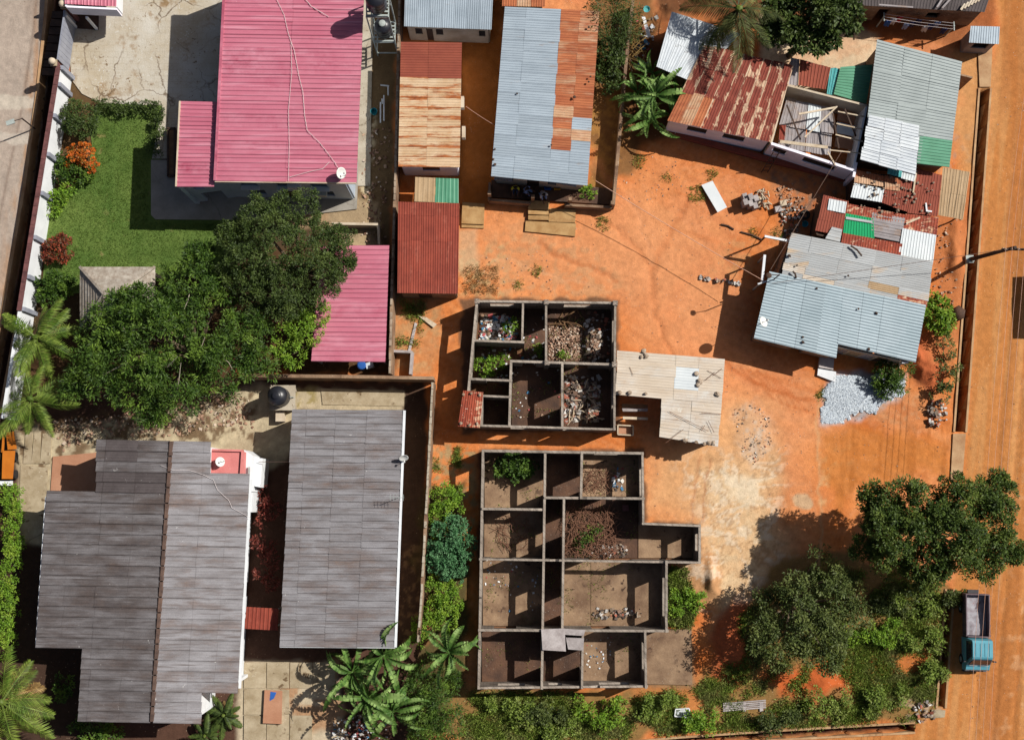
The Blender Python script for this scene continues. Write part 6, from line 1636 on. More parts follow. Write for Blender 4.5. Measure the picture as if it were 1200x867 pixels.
# panels, blocks and planks
single('white_door', MB().hexa([W(822, 217, .12), W(835, 212, .12), W(852, 243, .3), W(841, 249, .3)][::-1], [W(822, 217, .2), W(835, 212, .2), W(852, 243, .38), W(841, 249, .38)][::-1]), m['white_sheet'], 'white door panel lying flat in the orange yard', 'door', W(837, 230))
bk = root('block_stack', 'stack of grey concrete blocks in the yard beside the white door', 'block stack', W(876, 238))
for i in range(3):
    for j in range(2):
        for k in range(4):
            if k == 3 and (i, j) in ((2, 1), (0, 0)): continue
            c = W(871 + i * 6, 233 + j * 7.5 + i * 1.5, 0); MB().box((c.x, c.y, .12 + k * .235), (.3, .4, .225), .25 + .02 * k).build('concrete_block', m['grey_block'], bk)
lg = root('firewood_pile', 'pile of pale split firewood between the grey blocks and the rubble', 'firewood', W(893, 233))
for i in range(46):
    a_ = rng.random() * 6.3; r_ = rng.uniform(0, .62); c = W(893, 234); x, y = c.x + r_ * math.cos(a_), c.y + r_ * math.sin(a_) * 1.1
    t_ = rng.random() * 6.3; d_ = Vector((math.cos(t_), math.sin(t_), rng.uniform(-.3, .3))) * rng.uniform(.12, .22); z_ = .1 + (.62 - r_) * rng.uniform(.2, 1.0)
    MB().tube([Vector((x, y, z_)) - d_, Vector((x, y, z_)) + d_], rng.uniform(.04, .07), 5).build('log', m['pale_wood'] if i % 3 else m['twig'], lg)
for i, (x, y, mt_, lab) in enumerate(((912, 245, 'grey_block', 'single grey block beside the rubble'), (918, 238, 'pale_wood', 'cream block beside the single grey block'))):
    c = W(x, y, .4); mb = MB()
    mb.box((c.x, c.y, .22), (.42, .38, .44), .2, .97); single('building_block', mb, m[mt_], lab, 'block', (c.x, c.y, 0))
for (A, B, lab) in (((845, 263, .06), (860, 269, .06), 'short dark log in the orange yard'), ((868, 272, .06), (893, 281, .06), 'long dark log in the orange yard'), ((1010, 300, 2.85), (997, 288, 2.8), 'curved dark stick on the pale sheets'), ((929, 318, 2.75), (933, 326, 2.7), 'rusty stick on the pale sheets')):
    a_, b_ = W(*A), W(*B); single('log', MB().tube([a_, lerp(a_, b_, .5) + Vector((.05, .06, 0)), b_], .06, 6), m['dark_wood'], lab, 'log', a_)
ty = MB(); c = W(943, 252)
for i in range(17):
    a_ = 2 * math.pi * i / 16; ty.v += [(c.x + math.cos(a_) * r_, c.y + math.sin(a_) * r_, .06 + h_) for r_, h_ in ((.16, .02), (.2, .14), (.3, .16), (.33, .08), (.3, 0), (.2, 0))]
for i in range(16):
    for k in range(6): ty.f.append((i * 6 + k, (i + 1) * 6 + k, (i + 1) * 6 + (k + 1) % 6, i * 6 + (k + 1) % 6))
single('tyre', ty, m['rubber'], 'old tyre lying on the grey rubble by the shacks', 'tyre', (c.x, c.y, 0), smooth=True)
bl = MB(); c = W(1123, 367, .4); bl.blob((c.x, c.y, .35), .5, random.Random(3), (1, 1, .8), .12)
single('boulder', bl, m['floor_dark'], 'dark round boulder beside the bright bush near the drain', 'boulder', (c.x, c.y, 0), smooth=True)
def bucket(px, py, z, r, h, mat, lab):
    c = W(px, py); single('bucket', MB().lathe((c.x, c.y, z), [(r * .75, 0), (r, h), (r * 1.06, h), (r * .95, h - .02), (r * .75, .04), (.02, .04)], 14), mat, lab, 'bucket', (c.x, c.y, z))
bucket(439, 133, .06, .22, .4, m['teal'], 'teal bucket in the side yard of the pink roofed house')
bucket(942, 264, .1, .2, .3, m['teal'], 'teal bucket beside the old tyre')
sp_ = root('stand_pipe', 'white standpipe and pipes in the side yard of the pink roofed house', 'pipe', W(449, 128))
for (A, B) in (((446, 100), (456, 101)), ((455, 101), (455, 112)), ((448, 116), (448, 122)), ((446, 120), (446, 144)), ((450, 112), (450, 142))):
    MB().tube([W(*A, .35), W(*B, .35)], .05, 6).build('pipe', m['white_paint'], sp_)
bd = root('notice_board', 'pink board with a blue patch leaning in the south yard', 'board', W(320, 828))
MB().hexa([W(310, 808), W(331, 809), W(330, 848), W(308, 847)][::-1], [W(310, 808, .3), W(331, 809, .3), W(330, 848, .3), W(308, 847, .3)][::-1]).build('panel', m['terracotta'], bd)
MB().hexa([W(317, 810, .305), W(324, 811, .305), W(321, 818, .305), W(316, 821, .305)][::-1], [W(317, 810, .315), W(324, 811, .315), W(321, 818, .315), W(316, 821, .315)][::-1]).build('blue_patch', m['blue'], bd)
wb = root('white_crate', 'white crate lying in the weeds south of the bare floor slab', 'crate', W(799, 834))
MB().prism([W(791, 830), W(807, 829), W(808, 840), W(790, 838)], 0, .12).build('bottom', m['cloth_white'], wb)
for (A, B) in (((791, 830), (807, 829)), ((807, 829), (808, 840)), ((790, 838), (808, 840)), ((791, 830), (790, 838))): wall(wb, W(*A), W(*B), .3, .05, m['white_paint'], name='side', z0=.0)
pal = root('wooden_pallet', 'weathered grey pallet in the weeds near the south drain', 'pallet', W(872, 826))
for k in range(5): MB().prism([W(847, 823 + k * 2.1), W(897, 819 + k * 2.1), W(897, 820.4 + k * 2.1), W(847, 824.4 + k * 2.1)], .1 + .005 * k, .14 + .005 * k).build('slat', m['grey_block'], pal)
for k in range(3): MB().prism([W(850 + k * 20, 822), W(854 + k * 20, 821.5), W(854 + k * 20, 833), W(850 + k * 20, 833)], .0, .1).build('bearer', m['grey_block'], pal)
ld = root('ladder', 'wooden ladder leaning on the lilac wall of the shacks', 'ladder', W(905, 200))
A, B = W(896, 202, .0), W(910, 178, 2.2)
for s_ in (-1, 1): bar(ld, A + Vector((.2 * s_, 0, 0)), B + Vector((.2 * s_, 0, 0)), .05, .06, m['dark_wood'], 'rail')
for k in range(6): p = lerp(A, B, (k + .6) / 6.4); bar(ld, p + Vector((-.2, 0, .01)), p + Vector((.2, 0, .01)), .04, .04, m['dark_wood'], 'rung')
for (x, y, mt_, lab) in ((642, 220, 'blue', 'blue crate on the veranda of the long blue roofed house'), (653, 220, 'amber', 'amber crate on the veranda of the long blue roofed house')):
    c = W(x, y - 1, .5); t = root('crate', lab, 'crate', (c.x, c.y, .25))
    MB().box((c.x, c.y, .28), (.42, .34, .05)).build('bottom', m[mt_], t)
    for (dx, dy, sx_, sy_) in ((-.2, 0, .03, .34), (.2, 0, .03, .34), (0, -.155, .37, .03), (0, .155, .37, .03)): MB().box((c.x + dx, c.y + dy, .43), (sx_, sy_, .25)).build('side', m[mt_], t)
pl2 = MB(); pl2.hexa([W(752, 20, 1.0), W(756, 20, 1.0), W(763, 43, .9), (W(759, 45, .9))][::-1], [W(752, 20, 1.06), W(756, 20, 1.06), W(763, 43, .96), W(759, 45, .96)][::-1])
single('white_plank', pl2, m['white_paint'], 'white plank in the dark gap west of the white lean-to', 'plank', W(757, 33))
c = W(757, 14, .6); single('basin', MB().lathe((c.x, c.y, .9), [(.12, 0), (.22, .14), (.24, .15), (.2, .13), (.1, .03), (.01, .03)], 14), m['teal_sheet'], 'pale teal basin beside the white plank', 'basin', (c.x, c.y, .9))
c = W(752, 77, .4); single('basin', MB().lathe((c.x, c.y, .3), [(.16, 0), (.26, .25), (.28, .25), (.22, .2), (.14, .04), (.01, .04)], 14), m['blue'], 'blue basin north of the banana plants', 'basin', (c.x, c.y, .3))
sm = MB()
for (x, y, z_) in ((957, 338, 2.7), (1006, 362, 2.7), (1027, 367, 2.66), (941, 395, 2.55), (941, 401, 2.55), (1018, 409, 2.55), (925, 300, 2.7), (934, 311, 2.7), (994, 323, 2.7), (690, 32, 3.3), (692, 90, 3.3), (690, 96, 3.3), (673, 114, 3.3), (606, 110, 3.3), (646, 170, 3.3), (580, 175, 3.3), (578, 187, 3.3), (580, 193, 3.3)):
    sm.blob(W(x, y, z_), rng.uniform(.06, .11), rng)
single('roof_stones', sm, m['dark_wood'], 'dark stones scattered on the metal roofs', 'stones', W(950, 340, 2.6), None, 'stuff')
sm = MB()
for i in range(60):
    x = rng.uniform(1000, 1095); y = rng.uniform(205, 250) + (x - 1040) * .12
    sm.blob(W(x, y, 2.24), rng.uniform(.04, .11), rng)
single('roof_rubble', sm, m['stone'], 'pale stones and scraps on the rust red roof', 'stones', W(1050, 228, 2.2), None, 'stuff')
# unseen building added beyond the east edge to throw a shadow on the road
q = Q((1276, 288, 3.6), (1350, 288, 3.6), (1350, 362, 3.6), (1276, 362, 3.6))
of = root('roadside_blocker', 'unseen flat roofed shop across the dirt road', 'blocker', mid(q))
roof(of, q, 3, 3, m['galv_grey'], 'v', .2, .03); house_walls(of, q, .2, m['cream'], .16, {'w': [(.3, .6, -.1, 2.1)]})

# ---------------------------------------------------------------- people on the veranda
def skinmesh(name, J, E, mat, parent, loc, rz, sub=1, rootv=0):
    me = bpy.data.meshes.new(name); me.from_pydata([j[:3] for j in J], E, [])
    o = link(name, me, mat, parent); md = o.modifiers.new('skin', 'SKIN'); md.use_smooth_shade = True
    for i, j in enumerate(J): me.skin_vertices[0].data[i].radius = (j[3], j[3]); me.skin_vertices[0].data[i].use_root = (i == rootv)
    ss_ = o.modifiers.new('sub', 'SUBSURF'); ss_.levels = sub; ss_.render_levels = sub
    return o
def seated(px, py, zf, rz, shirt, trou, lab, lean=.1, reach=.4):
    c = W(px, py, zf + .6)
    t = root('person', lab, 'person', (c.x, c.y, zf)); t.rotation_euler = (0, 0, rz)
    J = [(0, 0, .44, .13), (.03, 0, .66, .12), (.05 + lean, 0, .9, .13), (.07 + lean, 0, 1.02, .055), (.11 + lean, 0, 1.12, .085), (.12 + lean, 0, 1.22, .09), (.21 + lean, 0, 1.15, .022)]
    E = [(0, 1), (1, 2), (2, 3), (3, 4), (4, 5), (4, 6)]
    SJ, SE, TJ, TE = [(0, 0, .5, .15), (.03, 0, .66, .14), (.05 + lean, 0, .92, .15)], [(0, 1), (1, 2)], [(0, 0, .46, .155)], []
    for s_ in (-1, 1):
        b = len(J); J += [(.05 + lean, s_ * .18, .95, .06), (.16 + lean, s_ * .25, .72, .045), (reach + lean, s_ * .17, .7, .034), (reach + lean + .07, s_ * .16, .7, .03)]
        E += [(2, b), (b, b + 1), (b + 1, b + 2), (b + 2, b + 3)]
        for k in range(4):
            f = len(J); y = s_ * .16 + (k - 1.5) * .022; l_ = (.07, .085, .08, .065)[k]
            J += [(reach + lean + .12, y, .695, .009), (reach + lean + .11 + l_, y, .67, .007)]; E += [(b + 3, f), (f, f + 1)]
        f = len(J); J += [(reach + lean + .08, s_ * .11, .69, .01), (reach + lean + .13, s_ * .095, .67, .008)]; E += [(b + 3, f), (f, f + 1)]
        e = len(J); J += [(.06, s_ * .1, .44, .095), (.42, s_ * .15, .46, .06), (.42, s_ * .15, .1, .042), (.54, s_ * .16, .04, .035)]
        E += [(0, e), (e, e + 1), (e + 1, e + 2), (e + 2, e + 3)]
        b = len(SJ); SJ += [(.05 + lean, s_ * .18, .95, .08), (.14 + lean, s_ * .24, .77, .065)]; SE += [(2, b), (b, b + 1)]
        b = len(TJ); TJ += [(.08, s_ * .1, .45, .11), (.42, s_ * .15, .46, .075), (.42, s_ * .15, .16, .06)]; TE += [(0, b), (b, b + 1), (b + 1, b + 2)]
    skinmesh('body', J, E, m['skin'], t, None, 0); skinmesh('shirt', SJ, SE, m[shirt], t, None, 0); skinmesh('trousers', TJ, TE, m[trou], t, None, 0)
    mb = MB().lathe((.1 + lean, 0, 1.2), [(.098, -.06), (.108, 0), (.1, .06), (.06, .105), (.01, .115)], 12); h = mb.build('hair', m['hair'], None, True); h.parent = t
    s2 = root('stool', 'low wooden stool under the person in %s on the veranda' % {'yellow': 'yellow', 'cloth_blue': 'pale blue', 'cloth_white': 'white'}[shirt], 'stool', (c.x, c.y, zf))
    MB().box((c.x, c.y, zf + .28), (.34, .34, .05)).build('seat', m['wood'], s2)
    for dx in (-.13, .13):
        for dy in (-.13, .13): MB().box((c.x + dx, c.y + dy, zf + .13), (.04, .04, .26)).build('leg', m['wood'], s2)
    return t
seated(604, 219, .25, -1.6, 'yellow', 'trousers', 'person in a yellow shirt sitting on the veranda')
seated(615, 222, .25, -.5, 'cloth_blue', 'cloth_blue', 'person in pale blue clothes sitting and reaching out on the veranda')
seated(635, 225, .25, -1.2, 'cloth_white', 'cloth_blue', 'person in a white shirt bending forward on the veranda', .25, .42)
# ---------------------------------------------------------------- vegetation
def unit(v): return v / (np.linalg.norm(v, axis=1, keepdims=True) + 1e-9)
def leaf_mesh(name, P, D, N, L, Wd, fold=.25):
    """P base points, D directions, N plane normals, arrays of lengths and widths"""
    D = unit(D); Sd = unit(np.cross(D, N)); Nn = np.cross(Sd, D)
    L = L[:, None]; Wd = Wd[:, None]
    midp = P + D * L * .45 - Nn * Wd * fold
    V = np.stack([P, midp - Sd * Wd * .5 + Nn * Wd * fold, P + D * L - Nn * L * .12, midp + Sd * Wd * .5 + Nn * Wd * fold], 1).reshape(-1, 3)
    b = np.arange(len(P)) * 4
    return np_mesh(name, V, np.stack([b, b + 1, b + 2, b + 3], 1))
def lobes_world(lobes):
    out = []
    for (px, py, r, z) in lobes:
        p = W(px, py, z); k = (H - z) / H / S
        out.append((p.x, p.y, z, r * k))
    return out
def crown(name, lobes, mat, parent, tuft=.42, per=46, dens=2.6, leaf=(.16, .27), wid=.45, flat=.8, seed=0, fill_=.35, up=.5, sub_=0):
    g = np.random.default_rng(seed); T = []; O = []
    LL = []
    for (x, y, z, r) in lobes_world(lobes):
        if sub_ and r > .7:
            LL.append((x, y, z - .15 * r, r * .78))
            for _ in range(sub_):
                v = g.normal(size=3); v[2] = abs(v[2]) * .7; v = v / np.linalg.norm(v); rr_ = r * g.uniform(.3, .48)
                LL.append((x + v[0] * r * .78, y + v[1] * r * .78, z - r * flat * .55 + v[2] * r * flat * .78 + rr_ * flat * .55, rr_))
        else: LL.append((x, y, z, r))
    for (x, y, z, r) in LL:
        n = max(6, int(dens * 4 * math.pi * r * r * .62))
        v = unit(g.normal(size=(n * 2, 3))); v = v[v[:, 2] > -.45][:n]
        rad = r * np.where(g.random(len(v)) < fill_, g.uniform(.45, .85, len(v)), g.uniform(.82, 1.06, len(v)))
        c = np.array([x, y, z - r * flat * .55]) + v * rad[:, None] * np.array([1, 1, flat])
        T.append(c); O.append(v)
    T = np.concatenate(T); O = np.concatenate(O)
    k = g.random(len(T)) < .93; T = T[k]; O = O[k]; nt = len(T)
    T[:, 2] = np.maximum(T[:, 2], .2)
    tr = tuft * g.uniform(.6, 1.25, nt)
    idx_ = np.repeat(np.arange(nt), per); n = len(idx_)
    dv = unit(g.normal(size=(n, 3)) + O[idx_] * .6 + np.array([0, 0, .3]))
    P = T[idx_] + dv * (tr[idx_] * g.uniform(.1, 1.0, n) ** .6)[:, None] * np.array([1, 1, .75])
    D = dv + g.normal(size=(n, 3)) * .45 + np.array([0, 0, -.12])
    N = unit(O[idx_] * .45 + np.array([.35, .15, up + .35]) + g.normal(size=(n, 3)) * .42)
    L = g.uniform(leaf[0], leaf[1], n)
    P[:, 2] = np.maximum(P[:, 2], .08)
    o0 = origin(parent); P = P - np.array([o0.x, o0.y, o0.z])
    return link(name, leaf_mesh(name, P, D, N, L, L * wid), mat, parent)
def tree(name, lab, cat, lobes, mat, base=None, trunk_r=.2, limbs=True, group=None, barkm='bark', **kw):
    LW = lobes_world(lobes)
    cx = sum(l[0] for l in LW) / len(LW); cy = sum(l[1] for l in LW) / len(LW)
    if base: b = W(*base); cx, cy = b.x, b.y
    t = root(name, lab, cat, (cx, cy, 0), group)
    crown('crown' if limbs else 'foliage', lobes, m[mat], t, **kw)
    zt = min(l[2] for l in LW); r = random.Random(hash(lab) % 1000 if False else len(lab))
    if limbs:
        zf = zt * .45
        MB().tube([(cx, cy, -.2), (cx + .08, cy - .05, zf * .5), (cx, cy, zf)], trunk_r * 1.15, 9, trunk_r * .8).build('trunk', m[barkm], t, True)
        for i, l in enumerate(LW):
            a_ = Vector((cx, cy, zf * .95)); b_ = Vector((l[0], l[1], l[2] - l[3] * .3)); md = lerp(a_, b_, .5) + Vector((r.uniform(-.2, .2), r.uniform(-.2, .2), -.15))
            MB().tube([a_, md, b_], trunk_r * .5, 6, trunk_r * .16).build('limb', m[barkm], t, True)
    else:
        for i in range(3):
            l = LW[i % len(LW)]; a_ = Vector((cx + r.uniform(-.1, .1), cy + r.uniform(-.1, .1), -.05)); b_ = Vector((l[0] + r.uniform(-.1, .1), l[1], max(.3, l[2] * .7)))
            MB().tube([a_, lerp(a_, b_, .5) + Vector((.03, .03, 0)), b_], .035, 5, .012).build('stem', m[barkm], t)
    return t

tree('garden_tree', 'dense dark green tree beside the pink carport', 'tree', [(300, 258, 30, 5.5), (345, 250, 30, 5.8), (385, 286, 28, 5.0), (330, 292, 40, 7.0), (288, 305, 34, 6.0), (366, 322, 36, 6.0), (330, 338, 34, 6.2), (305, 350, 28, 5.5), (396, 305, 18, 4.6), (275, 280, 20, 5)], 'leaf_dark', (362, 330), .28, seed=1, per=80, dens=1.35, leaf=(.1, .17), tuft=.36, fill_=.1, sub_=9)
tree('spreading_tree', 'broad feathery mid green tree shading the pavilion', 'tree', [(112, 388, 26, 3.6), (165, 376, 34, 5.2), (222, 336, 34, 5.6), (268, 330, 30, 5.0), (118, 415, 34, 5.0), (175, 395, 44, 6.4), (240, 380, 44, 6.2), (290, 390, 28, 5.4), (150, 450, 34, 4.8), (205, 445, 36, 5.2), (258, 432, 30, 5.0), (98, 445, 24, 4.2), (180, 478, 18, 4), (300, 425, 20, 4.6), (236, 305, 18, 4.6), (195, 352, 20, 4.6), (128, 360, 20, 4.2), (160, 350, 18, 4.4)], 'leaf_mid', (232, 418), .3, seed=2, per=50, dens=1.45, leaf=(.17, .3), wid=.28, tuft=.46, fill_=.3, sub_=6)
t_ = bpy.data.objects['spreading_tree']
for (A, B) in (((205, 470, 4.6), (212, 425, 5.9)), ((196, 430, 5.6), (208, 418, 6.4)), ((140, 378, 5), (148, 392, 5.6)), ((190, 380, 6.1), (206, 372, 6.7)), ((232, 415, 6), (240, 395, 6.6)), ((150, 425, 5.2), (120, 440, 5)), ((262, 420, 5.2), (272, 432, 5)), ((222, 345, 5.6), (216, 362, 6))):
    a_, b_ = W(*A), W(*B); MB().tube([a_, lerp(a_, b_, .5) + Vector((.08, .05, .1)), b_], .035, 5, .015).build('twig', m['concrete'], t_)
tree('young_tree', 'small bright green tree at the foot of the dark tree', 'tree', [(355, 385, 20, 4.0), (336, 400, 18, 3.8), (372, 370, 14, 3.8), (342, 415, 13, 3.5)], 'leaf_bright', None, .09, seed=3, per=40, dens=4, leaf=(.12, .2), tuft=.3)
tree('roadside_tree', 'large dark roadside tree north of the parked truck', 'tree', [(1040, 585, 26, 5.8), (1085, 592, 32, 6.4), (1130, 590, 30, 6.6), (1165, 575, 22, 6.0), (1168, 612, 30, 6.6), (1118, 628, 36, 7.2), (1062, 622, 34, 6.8), (1034, 612, 22, 5.8), (1085, 660, 32, 6.2), (1140, 652, 30, 6.2), (1048, 655, 26, 5.4), (1186, 640, 16, 5.8), (1018, 640, 16, 5.2), (1168, 557, 10, 5.8)], 'leaf_tree', (1066, 614), .32, seed=4, per=64, dens=3.3, leaf=(.12, .22), tuft=.36, fill_=.42, sub_=7)
tree('olive_tree', 'sparse olive green tree south-west of the large roadside tree', 'tree', [(906, 710, 20, 3.2), (934, 690, 20, 4.0), (968, 680, 22, 4.4), (1000, 700, 20, 4.0), (905, 745, 24, 4.0), (948, 728, 26, 4.8), (985, 738, 22, 4.4), (890, 730, 12, 2.8), (940, 770, 20, 3.6), (972, 770, 16, 3.4), (1012, 725, 12, 3.6), (960, 655, 12, 3.8), (915, 775, 12, 3)], 'leaf_olive', (922, 705), .2, seed=5, per=42, dens=2.6, leaf=(.12, .22), tuft=.36, fill_=.3, sub_=6)
tree('mango_tree', 'dark broad leaved tree over the cream yard at the north edge', 'tree', [(925, 10, 30, 4.8), (960, 0, 34, 5.4), (985, 22, 24, 4.6), (940, 38, 22, 4.4), (965, 45, 16, 4.0), (915, 30, 18, 4.2), (985, -15, 30, 5)], 'leaf_dark', (925, 65), .25, seed=6, per=50, dens=2.4, sub_=5, tuft=.4, leaf=(.2, .34), wid=.5)
# shrubs in the garden
tree('round_shrub', 'round clipped dark shrub with orange blossom against the white wall', 'shrub', [(91, 137, 22, 1.7), (84, 128, 12, 1.6), (99, 146, 12, 1.5)], 'leaf_dark', None, .05, False, seed=7, per=40, dens=7, leaf=(.1, .17), tuft=.22)
tree('flower_bush', 'bush covered in bright orange flowers beside the white wall', 'bush', [(95, 178, 13, 1.3), (102, 189, 11, 1.2), (86, 184, 12, 1.2)], 'petal_orange', None, .05, False, seed=8, per=30, dens=7, leaf=(.08, .14), wid=.9, tuft=.2)
tree('leafy_bush', 'yellowish green leafy bush just south of the orange flowers', 'bush', [(76, 200, 13, 1.0), (90, 203, 13, 1.1), (100, 204, 8, .9), (74, 186, 8, .9)], 'leaf_mid', None, .05, False, seed=9, per=30, dens=6, leaf=(.14, .24), tuft=.25)
tree('leafy_bush', 'pale green spreading plant against the white wall north of the red croton', 'bush', [(66, 230, 11, .8), (60, 243, 9, .7), (80, 222, 9, .7)], 'leaf_bright', None, .05, False, seed=10, per=26, dens=6, leaf=(.16, .3), wid=.3, tuft=.28)
tree('croton_bush', 'round red and orange croton bush on the lawn edge', 'bush', [(64, 291, 15, 1.1), (70, 284, 9, 1.0), (56, 296, 9, .9)], 'leaf_croton', None, .05, False, seed=11, per=36, dens=7, leaf=(.12, .22), tuft=.22)
tree('leafy_bush', 'green bush on the lawn edge south of the red croton', 'bush', [(58, 330, 14, 1.2), (68, 340, 12, 1.1), (54, 345, 10, 1.1), (75, 330, 8, 1)], 'leaf_mid', None, .05, False, seed=12, per=34, dens=6, leaf=(.14, .26), tuft=.25)
def hedge(lab, poly_pts, wpx, z, mat, seed, name='hedge', **kw):
    lobes = []
    for i in range(len(poly_pts) - 1):
        (x0, y0), (x1, y1) = poly_pts[i], poly_pts[i + 1]; n = max(1, int(math.hypot(x1 - x0, y1 - y0) / (wpx * .45)))
        for k in range(n + 1): lobes.append((lerp(x0, x1, k / n) + rng.uniform(-1, 1), lerp(y0, y1, k / n) + rng.uniform(-1, 1), wpx * .5, z * rng.uniform(.85, 1.1)))
    return tree(name, lab, 'hedge', lobes, mat, poly_pts[0], .04, False, seed=seed, **kw)
hedge('dark clipped hedge along the north and east edge of the lawn', [(112, 122), (140, 126), (182, 125), (185, 140), (181, 178)], 13, .7, 'leaf_dark', 13, per=30, dens=5, leaf=(.09, .16), tuft=.2)
hedge('bright clipped hedge along the west edge beside the tan path', [(4, 580), (14, 582), (14, 640), (6, 700), (2, 760)], 22, 1.1, 'leaf_bright', 14, per=30, dens=5, leaf=(.1, .18), tuft=.24)
# shrubs beside the ruins
tree('tall_shrub', 'bright yellow green shrub north of the blue green one beside the chipped wall', 'shrub', [(518, 580, 14, 1.6), (526, 596, 14, 1.6), (514, 600, 12, 1.5), (530, 582, 9, 1.4), (512, 622, 9, 1.3)], 'leaf_bright', None, .05, False, seed=15, per=34, dens=6, leaf=(.1, .18), tuft=.24)
tree('tall_shrub', 'round blue green shrub beside the chipped wall', 'shrub', [(528, 625, 20, 2.0), (538, 640, 17, 1.9), (520, 645, 20, 2.0), (530, 662, 18, 1.8), (514, 662, 14, 1.7)], 'leaf_blue', None, .06, False, seed=16, per=36, dens=6, leaf=(.1, .18), wid=.6, tuft=.24)
tree('tall_shrub', 'bright green clipped shrub south of the blue green one', 'shrub', [(514, 690, 16, 1.6), (524, 705, 15, 1.6), (510, 715, 14, 1.5), (520, 725, 14, 1.5), (496, 735, 13, 1.3), (530, 688, 8, 1.3), (490, 745, 10, 1.2)], 'leaf_bright', None, .05, False, seed=17, per=34, dens=6, leaf=(.1, .18), tuft=.24)
tree('feathery_shrub', 'feathery grey green shrub south of the banana plants', 'shrub', [(500, 800, 22, 2.0), (515, 825, 24, 2.2), (492, 840, 20, 2.0), (520, 855, 20, 2.0), (500, 865, 20, 1.9), (528, 800, 12, 1.6)], 'leaf_mid', None, .06, False, seed=18, per=40, dens=4.5, leaf=(.16, .3), wid=.18, tuft=.32)
tree('red_shrub', 'red leaved shrub beside the pump housing', 'shrub', [(310, 585, 10, 1.2), (317, 600, 9, 1.1), (308, 606, 8, 1.1)], 'leaf_red', None, .05, False, seed=19, per=24, dens=4, leaf=(.14, .26), tuft=.3)
tree('red_shrub', 'larger red leaved shrub between the two grey roofed houses', 'shrub', [(308, 635, 11, 1.2), (315, 655, 11, 1.2), (307, 672, 10, 1.1), (317, 680, 9, 1.1)], 'leaf_red', None, .05, False, seed=20, per=24, dens=4, leaf=(.14, .26), tuft=.3)
# trees behind the long blue roof
tree('lane_tree', 'feathery dark tree between the long blue roof and the brown wall', 'tree', [(708, 15, 20, 3.0), (722, 28, 20, 3.2), (705, 40, 16, 2.8), (732, 10, 16, 3), (738, 36, 10, 2.6)], 'leaf_dark', (712, 55), .09, seed=21, per=40, dens=3.6, leaf=(.14, .28), wid=.22, tuft=.4)
tree('lane_shrub', 'glossy leaved dark shrub south of the feathery lane tree', 'shrub', [(712, 60, 16, 2.0), (718, 75, 15, 2.0), (704, 82, 12, 1.8), (714, 95, 12, 1.6), (725, 60, 9, 1.7)], 'leaf_dark', None, .05, False, seed=22, per=34, dens=6, leaf=(.12, .2), wid=.6, tuft=.24)
tree('yard_bush', 'small bush on the veranda corner of the long blue roofed house', 'bush', [(686, 222, 7, .7), (693, 224, 5, .6)], 'leaf_bright', None, .03, False, seed=23, per=24, dens=8, leaf=(.1, .2), tuft=.18)
# shrubs near the shacks
tree('bright_bush', 'bright green bush beside the dark boulder east of the blue roof', 'bush', [(1096, 365, 16, 1.3), (1104, 376, 14, 1.2), (1092, 352, 9, 1.1), (1108, 362, 10, 1.1)], 'leaf_bright', None, .05, False, seed=24, per=30, dens=6, leaf=(.16, .3), tuft=.26)
tree('green_bush', 'bush growing over the grey gravel heap', 'bush', [(1042, 440, 15, 1.4), (1054, 432, 12, 1.3), (1036, 452, 10, 1.1), (1052, 450, 10, 1.1)], 'leaf_mid', None, .05, False, seed=25, per=32, dens=6, leaf=(.18, .34), wid=.25, tuft=.3)
tree('scrub_bush', 'grey green scrub along the drain north of the stone heap', 'bush', [(1106, 392, 10, .8), (1112, 410, 9, .8), (1104, 425, 8, .7), (1110, 445, 11, .9), (1106, 462, 11, .9), (1118, 430, 7, .6)], 'leaf_olive', None, .04, False, seed=26, per=26, dens=5, leaf=(.12, .22), tuft=.24)
tree('room_bush', 'bright bush growing inside the west room of the smaller roofless rooms', 'bush', [(566, 430, 9, .9), (578, 428, 9, .9), (588, 424, 7, .8)], 'leaf_bright', None, .04, False, seed=27, per=26, dens=6, leaf=(.12, .24), tuft=.22)
tree('room_bush', 'weed growing in the rubbish of the north-west roofless room', 'bush', [(597, 382, 7, .6), (602, 378, 5, .6)], 'leaf_bright', None, .03, False, seed=28, per=22, dens=7, leaf=(.1, .2), tuft=.18)
tree('room_bush', 'green creeper over the north-west room of the larger roofless building', 'bush', [(596, 545, 12, 1.2), (610, 545, 13, 1.3), (620, 548, 9, 1.1), (586, 548, 8, 1), (604, 556, 9, .8)], 'leaf_mid', None, .04, False, seed=29, per=34, dens=6, leaf=(.12, .22), wid=.6, tuft=.22)
tree('room_bush', 'weeds growing through the brushwood heap', 'bush', [(685, 632, 9, .7), (696, 622, 8, .7), (675, 640, 6, .6)], 'leaf_mid', None, .03, False, seed=30, per=22, dens=6, leaf=(.1, .2), tuft=.2)
tree('room_bush', 'weed growing in the brick rubble of the north-east roofless room', 'bush', [(662, 418, 5, .5), (632, 410, 7, .7)], 'leaf_bright', None, .03, False, seed=31, per=22, dens=7, leaf=(.1, .2), tuft=.18)
